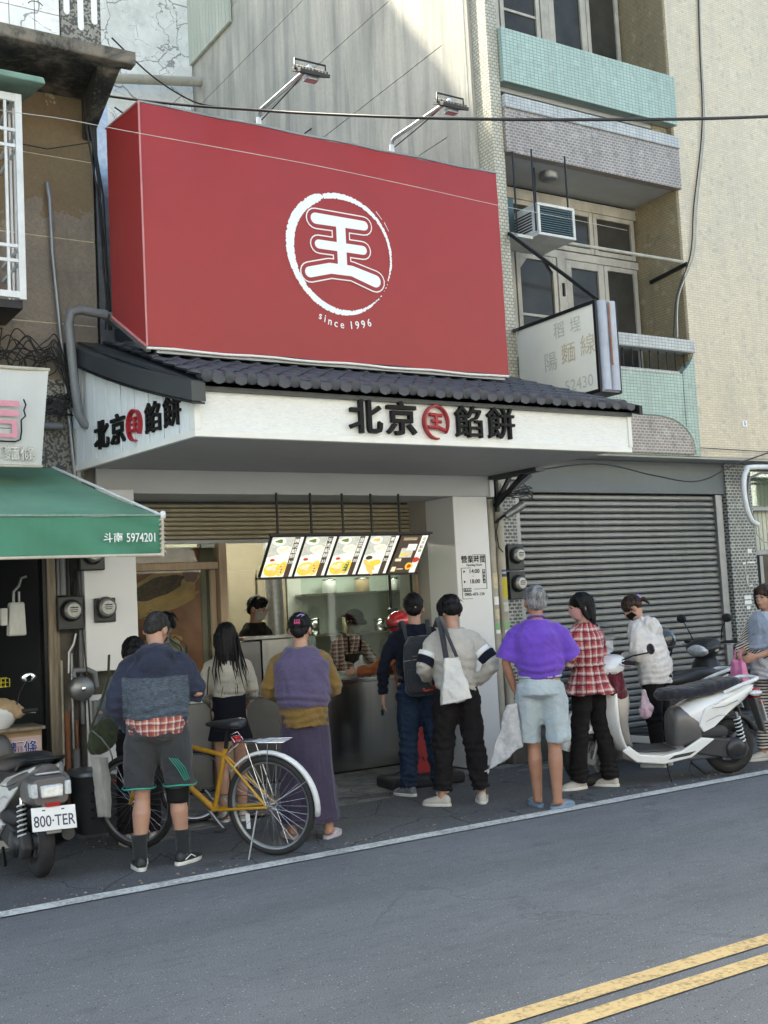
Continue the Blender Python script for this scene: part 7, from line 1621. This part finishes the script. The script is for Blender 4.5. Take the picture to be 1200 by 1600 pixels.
    if plate:
        q = frame((0, -.975, .43), (1, 0, -.04), (0, .18, 1)); p_ = B(); p_.add([(-.145, -.075, -.003), (.145, -.075, -.003), (.145, .075, -.003), (-.145, .075, -.003), (-.145, -.075, .003), (.145, -.075, .003), (.145, .075, .003), (-.145, .075, .003)], [(3, 2, 1, 0), (4, 5, 6, 7), (0, 1, 5, 4), (1, 2, 6, 5), (2, 3, 7, 6), (3, 0, 4, 7)], False, q); po = p_.build('number_plate', 'plate_white', t, bev=.004)
        vs, fs_ = text_data(plate, .10, .001, .008, 'CENTER', .78); p_ = B(); p_.add(vs, fs_, False, q @ Matrix.Translation((0, -.018, .0042))); p_.build('plate_text', 'plate_text', po)
        p_ = B(); p_.add([(x + sx, y, .0042) for x, y in ((-.012, 0), (.012, 0), (0, 0))[:0] for sx in (0,)] or [(-.075, .05, .0042), (-.055, .05, .0042), (-.055, .058, .0042), (-.075, .058, .0042)], [(0, 1, 2, 3)], False, q); p_.add([(.05, .05, .0042), (.07, .05, .0042), (.07, .058, .0042), (.05, .058, .0042)], [(0, 1, 2, 3)], False, q); p_.build('plate_bolts', 'plate_text', po)
    if clear_tail:
        b = B(); yloft(b, [(-.66, .60, .125, .10, 5), (-.86, .60, .13, .10, 5), (-.93, .595, .115, .085, 5)], 28); b.build('tail_cover', tail, t, fixn=True, bev=.004)
        B().hexa([(-.07, -.965, .56), (.07, -.965, .56), (.07, -.91, .56), (-.07, -.91, .56), (-.075, -.955, .64), (.075, -.955, .64), (.075, -.9, .64), (-.075, -.9, .64)]).build('tail_lens', 'clear_lens', t, bev=.012, seg=3)
        for sx in (-1, 1): B().hexa([(sx * .11 - .022, -.95, .565), (sx * .11 + .022, -.945, .565), (sx * .10 + .03, -.88, .565), (sx * .10 - .03, -.88, .565), (sx * .112 - .02, -.94, .655), (sx * .112 + .02, -.935, .655), (sx * .105 + .03, -.87, .655), (sx * .105 - .03, -.87, .655)]).build('signal_lens', 'clear_lens', t, bev=.008)
        B().box(-.08, .08, -.88, -.70, .70, .715).build('rear_deck', 'galvanised', t, bev=.006)
    if not plate: B().hexa([(-.06, -.995, .42), (.06, -.995, .42), (.06, -.99, .42), (-.06, -.99, .42), (-.07, -.93, .62), (.07, -.93, .62), (.07, -.925, .62), (-.07, -.925, .62)]).build('number_plate', 'plate_white', t)
    b = B(); rg = []
    for k in range(9):
        a = R(70 + 85 * k / 8); rg.append([(x, RY + (.285 + d_) * math.cos(a), .235 + (.285 + d_) * math.sin(a)) for x, d_ in ((-.06, -.02), (-.05, .01), (.05, .01), (.06, -.02))])
    b.ring_tube(rg, True); b.build('rear_fender', 'matte_plastic', t, fixn=True)
    # engine, belt case (left), exhaust (right), shock
    b = B(); b.poly([(-.20, .30), (-.26, .22), (-.50, .17), (-.70, .14), (-.76, .22), (-.72, .32), (-.55, .33), (-.35, .36)], lambda u, v, d: (-d, u, v), .07, .15); b.build('belt_case', 'matte_plastic', t, bev=.02, seg=3, fixn=True)
    B().lathe([(.09, .0), (.085, .02), (.04, .028), (.001, .028)], 24, (-1, 0, 0), (-.15, -.62, .235)).build('clutch_cover', 'black_plastic', t)
    b = B(); yloft(b, [(-.24, .40, .05, .05), (-.34, .40, .06, .065), (-.52, .39, .055, .06), (-.58, .38, .03, .03)], 14); o = b.build('air_box', 'matte_plastic', t, fixn=True, sub=1); o.location = (-.10, 0, 0)
    b = B(); b.tube([(.09, -.30, .2), (.12, -.45, .2), (.13, -.62, .24), (.13, -.86, .30)], [.02, .05, .055, .045], 14); b.build('exhaust', 'black_metal', t)
    B().box(-.07, .09, -.5, -.1, .15, .36).build('engine_block', 'grey_metal', t, bev=.02)
    b = B(); spring(b, (-.125, -.70, .28), (-.115, -.66, .50), .028, 7, .0065); so = b.build('shock_spring', 'rail_white', t); B().cyl((-.125, -.71, .22), (-.113, -.655, .54), .014, n=10).build('shock_rod', 'chrome', so); B().cyl((-.122, -.70, .29), (-.116, -.665, .49), .02, n=10).build('shock_body', 'black_metal', so)
    B().tube([(-.10, .0, .18), (-.15, -.02, .02), (-.17, .0, .008)], .009, 8).build('side_stand', 'black_metal', t)
    b = B(); b.tube([(-.12, -.22, .15), (-.14, -.34, .05)], .012, 8); b.build('centre_stand', 'black_metal', t)
    # head: cowl, lamp, bars, mirrors
    b = B(); b.rings([(0, .45, .86, .06, .06, 2.2), (0, .47, .91, .14, .12, 2.4), (0, .47, .975, .20, .145, 2.4), (0, .44, 1.03, .18, .13, 2.4), (0, .41, 1.07, .12, .09, 2.2), (0, .40, 1.08, .05, .05)], 26); b.build('handlebar_cowl', body, t, fixn=True, sub=1)
    b = B(); b.ell((0, .555, .955), (.135, .065, .065), 20, 12); b.build('headlight', 'clear_lens', t)
    for sx in (-1, 1): B().ell((sx * .135, .47, .96), (.045, .06, .032), 12, 8).build('turn_signal', 'clear_lens', t)
    B().ell((0, .385, 1.045), (.11, .05, .03), 16, 8).build('dashboard', 'black_plastic', t)
    B().tube([(-.2, .37, 1.03), (-.1, .40, 1.02), (.1, .40, 1.02), (.2, .37, 1.03)], .012, 8).build('handlebar', 'black_metal', t)
    for sx in (-1, 1):
        g = B().tube([(sx * .19, .375, 1.03), (sx * .32, .33, 1.035)], [.018, .017], 12).build('grip', 'rubber', t)
        B().tube([(sx * .17, .42, 1.02), (sx * .23, .43, 1.015), (sx * .32, .385, 1.01)], .006, 6).build('brake_lever', 'chrome', t)
        if mirrors:
            m0 = V(sx * .17, .39, 1.05); m1 = V(sx * .21, .42, 1.17); m2 = V(sx * .26, .42, 1.25)
            if cover and sx < 0: m1 = V(-.26, .34, 1.09); m2 = V(-.33, .22, 1.12)
            B().tube([m0, m1, m2], .006, 8).build('mirror_stalk', 'black_metal', t)
            b = B(); b.ell((m2.x + sx * .02, m2.y, m2.z + .03), (.062, .018, .045), 20, 12); mo = b.build('mirror', 'black_plastic' , t)
            b = B(); b.ell((m2.x + sx * .02, m2.y - .012, m2.z + .03), (.054, .008, .038), 20, 8); b.build('mirror_glass', 'mirror_glass', mo)
    return t

scooter('white and silver scooter with a wrinkled black seat cover parked along the white line', (7.06, 6.99, .004), R(70.5), cover=True, lean=R(-4))
t = thing('maroon_bag', 'maroon cloth bag stuffed in front of the white scooter beside the tartan blouse', 'bag', (6.60, 6.98, .86), R(20)); remesh(B().ell((0, 0, 0), (.11, .08, .15)).ell((-.05, 0, .10), (.08, .06, .07)).ell((.03, 0, -.1), (.09, .07, .08)), 'bag_body', 'maroon_cloth', t, .009, 2, .022, 12, 21)
t = thing('drinks_bag', 'clear plastic carrier with a pink drink hanging over the white scooter footboard', 'bag', (6.93, 6.98, .60)); remesh(B().ell((0, 0, 0), (.065, .055, .075)).tube([(0, 0, .05), (-.02, 0, .17)], [.04, .012], 10), 'bag_body', 'thin_pink', t, .007, 2, .01, 24, 22); B().cyl((0, 0, -.05), (0, 0, .04), .03, .035, n=14).build('cup', 'bag_pink', t)
scooter('second scooter with white grab rails and red tail lamp behind the white scooter', (7.84, 7.90, .004), R(70), body='scooter_white', panel='matte_plastic', tail='matte_plastic', rail='rail_white', mirrors=False, detail=False)
scooter('dark scooter nose with one pale round mirror standing against the closed shutter', (9.45, 8.22, .004), R(96), body='black_plastic', panel='matte_plastic', tail='black_plastic', rail='black_metal', detail=False)
scooter('scooter with grey tail and clear lamps wearing the plate 800-TER', (1.92, 7.96, .004), R(2), body='scooter_white', panel='scooter_grey', tail='scooter_grey', rail='black_metal', plate='800\u00b7TER', clear_tail=True).scale = (.94, .96, .94)
t = thing('black_helmet', 'glossy black helmet hooked on the right shoulder of the woman in the white jacket', 'helmet', (7.83, 7.62, 1.04)); b = B(); b.ell((0, 0, .09), (.125, .14, .125), 24, 16); remesh(b, 'shell', 'helmet_black', t, .008, 2); torus(B(), (0, 0, 0), .1, .01); B().tube([(.12 * math.cos(a_), .13 * math.sin(a_), .03) for a_ in [k * math.pi / 12 for k in range(24)]], .010, 6, closed=True).build('rim_trim', 'black_plastic', t); B().tube([(.08, -.05, .02), (.0, -.1, -.06), (-.08, -.05, .12), (-.12, -.02, .24)], .008, 6, flat=.4).build('chin_strap', 'cable_black', t)

# bicycle
bk = thing('bicycle', 'yellow bicycle with silver rear rack and mudguard standing between the hooded man and the woman in purple', 'bicycle', (3.04, 7.22, .004), R(33.5)); bk.rotation_euler = (0, R(-5), R(33.5))
bk['label'] = 'yellow bicycle with silver rear rack and mudguard beside the woman in purple'
WR = .328; RYb, FYb = -.51, .58
def bwheel(y, rot=0, axle_x=0):
    b = B(); torus(b, (0, y, WR), WR - .022, .0225, 56, 10); ty = b.build('tyre', 'rubber', bk)
    b = B(); b.lathe([(WR - .034, -.012), (WR - .040, -.013), (WR - .055, -.006), (WR - .055, .006), (WR - .040, .013), (WR - .034, .012)], 48, (1, 0, 0), (0, y, WR)); b.build('rim', 'grey_metal', ty)
    B().cyl((-.05, y, WR), (.05, y, WR), .014, n=12).build('hub', 'chrome', ty)
    s_ = B()
    for k in range(32):
        a = 2 * math.pi * k / 32 + rot; sx = -1 if k % 2 else 1; a2 = a + (.5 if k % 4 < 2 else -.5); s_.tube([(sx * .028, y + .02 * math.cos(a2), WR + .02 * math.sin(a2)), (0, y + (WR - .05) * math.cos(a), WR + (WR - .05) * math.sin(a))], .0014, 4)
    s_.build('spokes', 'chrome', ty)
    return ty
rw = bwheel(RYb); bwheel(FYb, .1)
B().lathe([(.055, 0), (.05, .01), (.02, .02)], 20, (1, 0, 0), (.035, RYb, WR)).build('sprocket', 'grey_metal', rw); B().box(-.004, .004, RYb + .17, RYb + .20, WR - .16, WR - .06).build('wheel_reflector', 'plate_white', rw, bev=.002)
BBx = V(0, -.07, .29); ST = V(0, -.20, .70); HT = V(0, .36, .80); HB = V(0, .42, .68)
def ft(name, a, c, r_, m_='bike_yellow'): B().tube([a, c], r_, 12).build(name, m_, bk)
ft('seat_tube', BBx, ST, .017); ft('top_tube', ST - V(0, 0, .05), HT - V(0, 0, .03), .016); ft('down_tube', BBx, HB, .020); ft('head_tube', HB - V(0, -.01, .03), HT + V(0, -.01, .03), .020)
for sx in (-1, 1):
    B().tube([BBx + V(sx * .03, 0, 0), V(sx * .055, RYb, WR)], .010, 8).build('chain_stay', 'bike_yellow', bk); B().tube([ST + V(sx * .012, 0, -.06), V(sx * .055, RYb, WR)], .009, 8).build('seat_stay', 'bike_yellow', bk)
    B().tube([V(sx * .05, FYb, WR), V(sx * .05, .46, .60), V(sx * .02, .42, .68)], .012, 8).build('fork_blade', 'bike_yellow', bk)
    B().tube([V(sx * .06, RYb, WR), V(sx * .06, RYb - .05, .745)], .004, 6).build('rack_stay', 'chrome', bk); B().tube([V(sx * .06, RYb, WR), V(sx * .06, RYb + .12, .745)], .004, 6).build('rack_stay', 'chrome', bk)
    B().tube([V(sx * .045, RYb, WR), V(sx * .03, RYb - .30, WR + .17)], .0025, 5).build('guard_stay', 'chrome', bk)
ft('seat_post', ST, ST + V(0, -.03, .13), .013, 'black_metal')
b = B(); yloft(b, [(-.36, .865, .06, .03), (-.32, .87, .085, .035), (-.25, .865, .075, .03), (-.17, .862, .035, .025), (-.08, .862, .022, .018), (-.06, .86, .012, .01)], 18); b.build('saddle', 'black_plastic', bk, fixn=True, sub=1)
B().box(-.03, .03, -.31, -.27, .74, .785).build('rear_reflector', 'red_lens', bk, bev=.006)
rk = B(); rk.tube([(-.06, RYb + .20, .75), (.06, RYb + .20, .75), (.07, RYb - .17, .755), (-.07, RYb - .17, .755)], .0045, 6, closed=True)
for x in (-.03, 0, .03): rk.tube([(x, RYb + .2, .75), (x, RYb - .17, .755)], .0035, 6)
for y in (.08, -.05): rk.tube([(-.065, RYb + y, .752), (.065, RYb + y, .752)], .0035, 6)
rk.tube([(-.05, RYb + .20, .75), (-.05, RYb + .24, .80), (.05, RYb + .24, .80), (.05, RYb + .20, .75)], .004, 6); rk.tube([(-.06, RYb + .2, .75), (-.01, ST.y, .66)], .004, 6); rk.tube([(.06, RYb + .2, .75), (.01, ST.y, .66)], .004, 6)
rk.build('rear_rack', 'chrome', bk)
b = B(); rg = []
for k in range(20):
    a = R(40 + 150 * k / 19); rr_ = WR + .02; rg.append([(x, RYb + (rr_ + d_) * math.cos(a), WR + (rr_ + d_) * math.sin(a)) for x, d_ in ((-.028, -.008), (-.02, .008), (0, .013), (.02, .008), (.028, -.008), (.018, .002), (0, .007), (-.018, .002))])
b.ring_tube(rg, True); b.build('rear_mudguard', 'rail_white', bk, fixn=True)
B().lathe([(.09, -.003), (.095, 0), (.09, .003), (.075, .003), (.075, -.003)], 32, (1, 0, 0), tuple(BBx + V(.05, 0, 0))).build('chain_ring', 'grey_metal', bk)
for sx, a in ((-1, -2.2), (1, .94)):
    e = BBx + V(sx * .06, .17 * math.cos(a), .17 * math.sin(a) * .8); B().tube([BBx + V(sx * .055, 0, 0), e], .010, 8).build('crank', 'grey_metal', bk); B().box(e.x - .01 + sx * .04 - .03, e.x + .01 + sx * .04 + .02, e.y - .03, e.y + .03, e.z - .01, e.z + .01).build('pedal', 'black_plastic', bk, bev=.004)
B().tube([V(-.03, -.42, .30), V(-.16, -.40, .0)], .007, 8).build('kickstand', 'grey_metal', bk)
B().tube([HT, HT + V(0, -.02, .15), HT + V(0, .06, .17)], .012, 8).build('stem', 'black_metal', bk); B().tube([V(-.28, .34, .99), V(-.10, .43, .98), V(.10, .43, .98), V(.28, .34, .99)], .012, 8).build('handlebar', 'black_metal', bk)
for sx in (-1, 1): B().tube([V(sx * .22, .37, .988), V(sx * .33, .32, .99)], .017, 10).build('grip', 'rubber', bk)
ch = B(); 
for dz_ in (.05, -.05): ch.tube([BBx + V(.05, 0, dz_ * 1.7), V(.05, RYb, WR + dz_ * .9)], .004, 5)
ch.build('chain', 'rust', bk)
# second, red bicycle half hidden behind the front wheel
b2 = thing('red_bicycle', 'half hidden bicycle with red and orange tubes behind the yellow bicycle front wheel', 'bicycle', (3.0, 8.35, .004), R(80))
for y in (-.4,):
    b = B(); torus(b, (0, y, .28), .262, .018, 40, 8); ty = b.build('tyre', 'rubber', b2); B().lathe([(.25, -.01), (.235, -.008), (.235, .008), (.25, .01)], 32, (1, 0, 0), (0, y, .28)).build('rim', 'galvanised', ty)
B().tube([(0, -.4, .28), (0, .05, .24), (0, .35, .5)], .012, 8).build('lower_tube', 'red_paint', b2); B().tube([(0, -.4, .28), (0, -.18, .52), (0, -.05, .24)], .010, 8).build('stay_tube', 'orange_apron', b2)
t = thing('shopping_bag', 'pale patterned shopping bag hanging inside the yellow bicycle front wheel', 'bag', (2.80, 7.95, .30)); remesh(B().hexa([(-.07, -.04, -.24), (.06, -.04, -.24), (.06, .04, -.24), (-.07, .04, -.24), (-.05, -.03, .22), (.05, -.03, .22), (.05, .03, .22), (-.05, .03, .22)]), 'bag_body', 'canvas_white', t, .009, 4, .012, 14, 31)
# grit and leaf litter gathered along the wall foot and the edge line
rg_ = random.Random(77); lt = B()
for k in range(420):
    x = rg_.uniform(1.6, 10); y = 8.5 - abs(rg_.gauss(0, .22)) if k % 3 else 6.66 + abs(rg_.gauss(0, .12)); s_ = rg_.uniform(.004, .013); a = rg_.uniform(0, 6); pts = [(x + s_ * (1 + .5 * rg_.random()) * math.cos(a + q * 1.57), y + s_ * math.sin(a + q * 1.57), .006) for q in range(4)]
    lt.add(pts + [(x, y, .008 + s_ * .7)], [(0, 1, 4), (1, 2, 4), (2, 3, 4), (3, 0, 4)])
o = lt.build('street_litter', 'old_wood'); o['kind'] = 'stuff'
# drain cover by the wall
dr = B(); dr.box(3.2, 3.75, 8.05, 8.35, .008, .016); o = dr.build('drain_cover', 'steel_dark'); o['kind'] = 'structure'
# unseen building row added across the street for bounced sunlight and reflections
op = thing('added_facing_row', 'unseen pale shophouse row across the road, added to bounce sunlight onto the shop', 'building', (4, -6, 0), world=True)
B().box(-25, 35, -9, -6, 2.6, 9.0).build('upper_wall', 'facing_white', op)
for i in range(20): B().box(-25 + i * 3, -22.1 + i * 3, -9, -6.02, 0, 2.59).build('shop_front', ('dirty_wall', 'shutter_grey', 'jamb_greige', 'steel_dark')[i % 4], op)
for i in range(21): B().box(-25.06 + i * 3, -24.9 + i * 3, -6.0, -5.9, 0, 2.6).build('pier', 'panel_white', op)
for i in range(20):
    for z in (3.7, 6.6): B().box(-24.3 + i * 3, -22.9 + i * 3, -5.997, -5.97, z, z + 1.3).build('window', 'window_dark_glass', op)
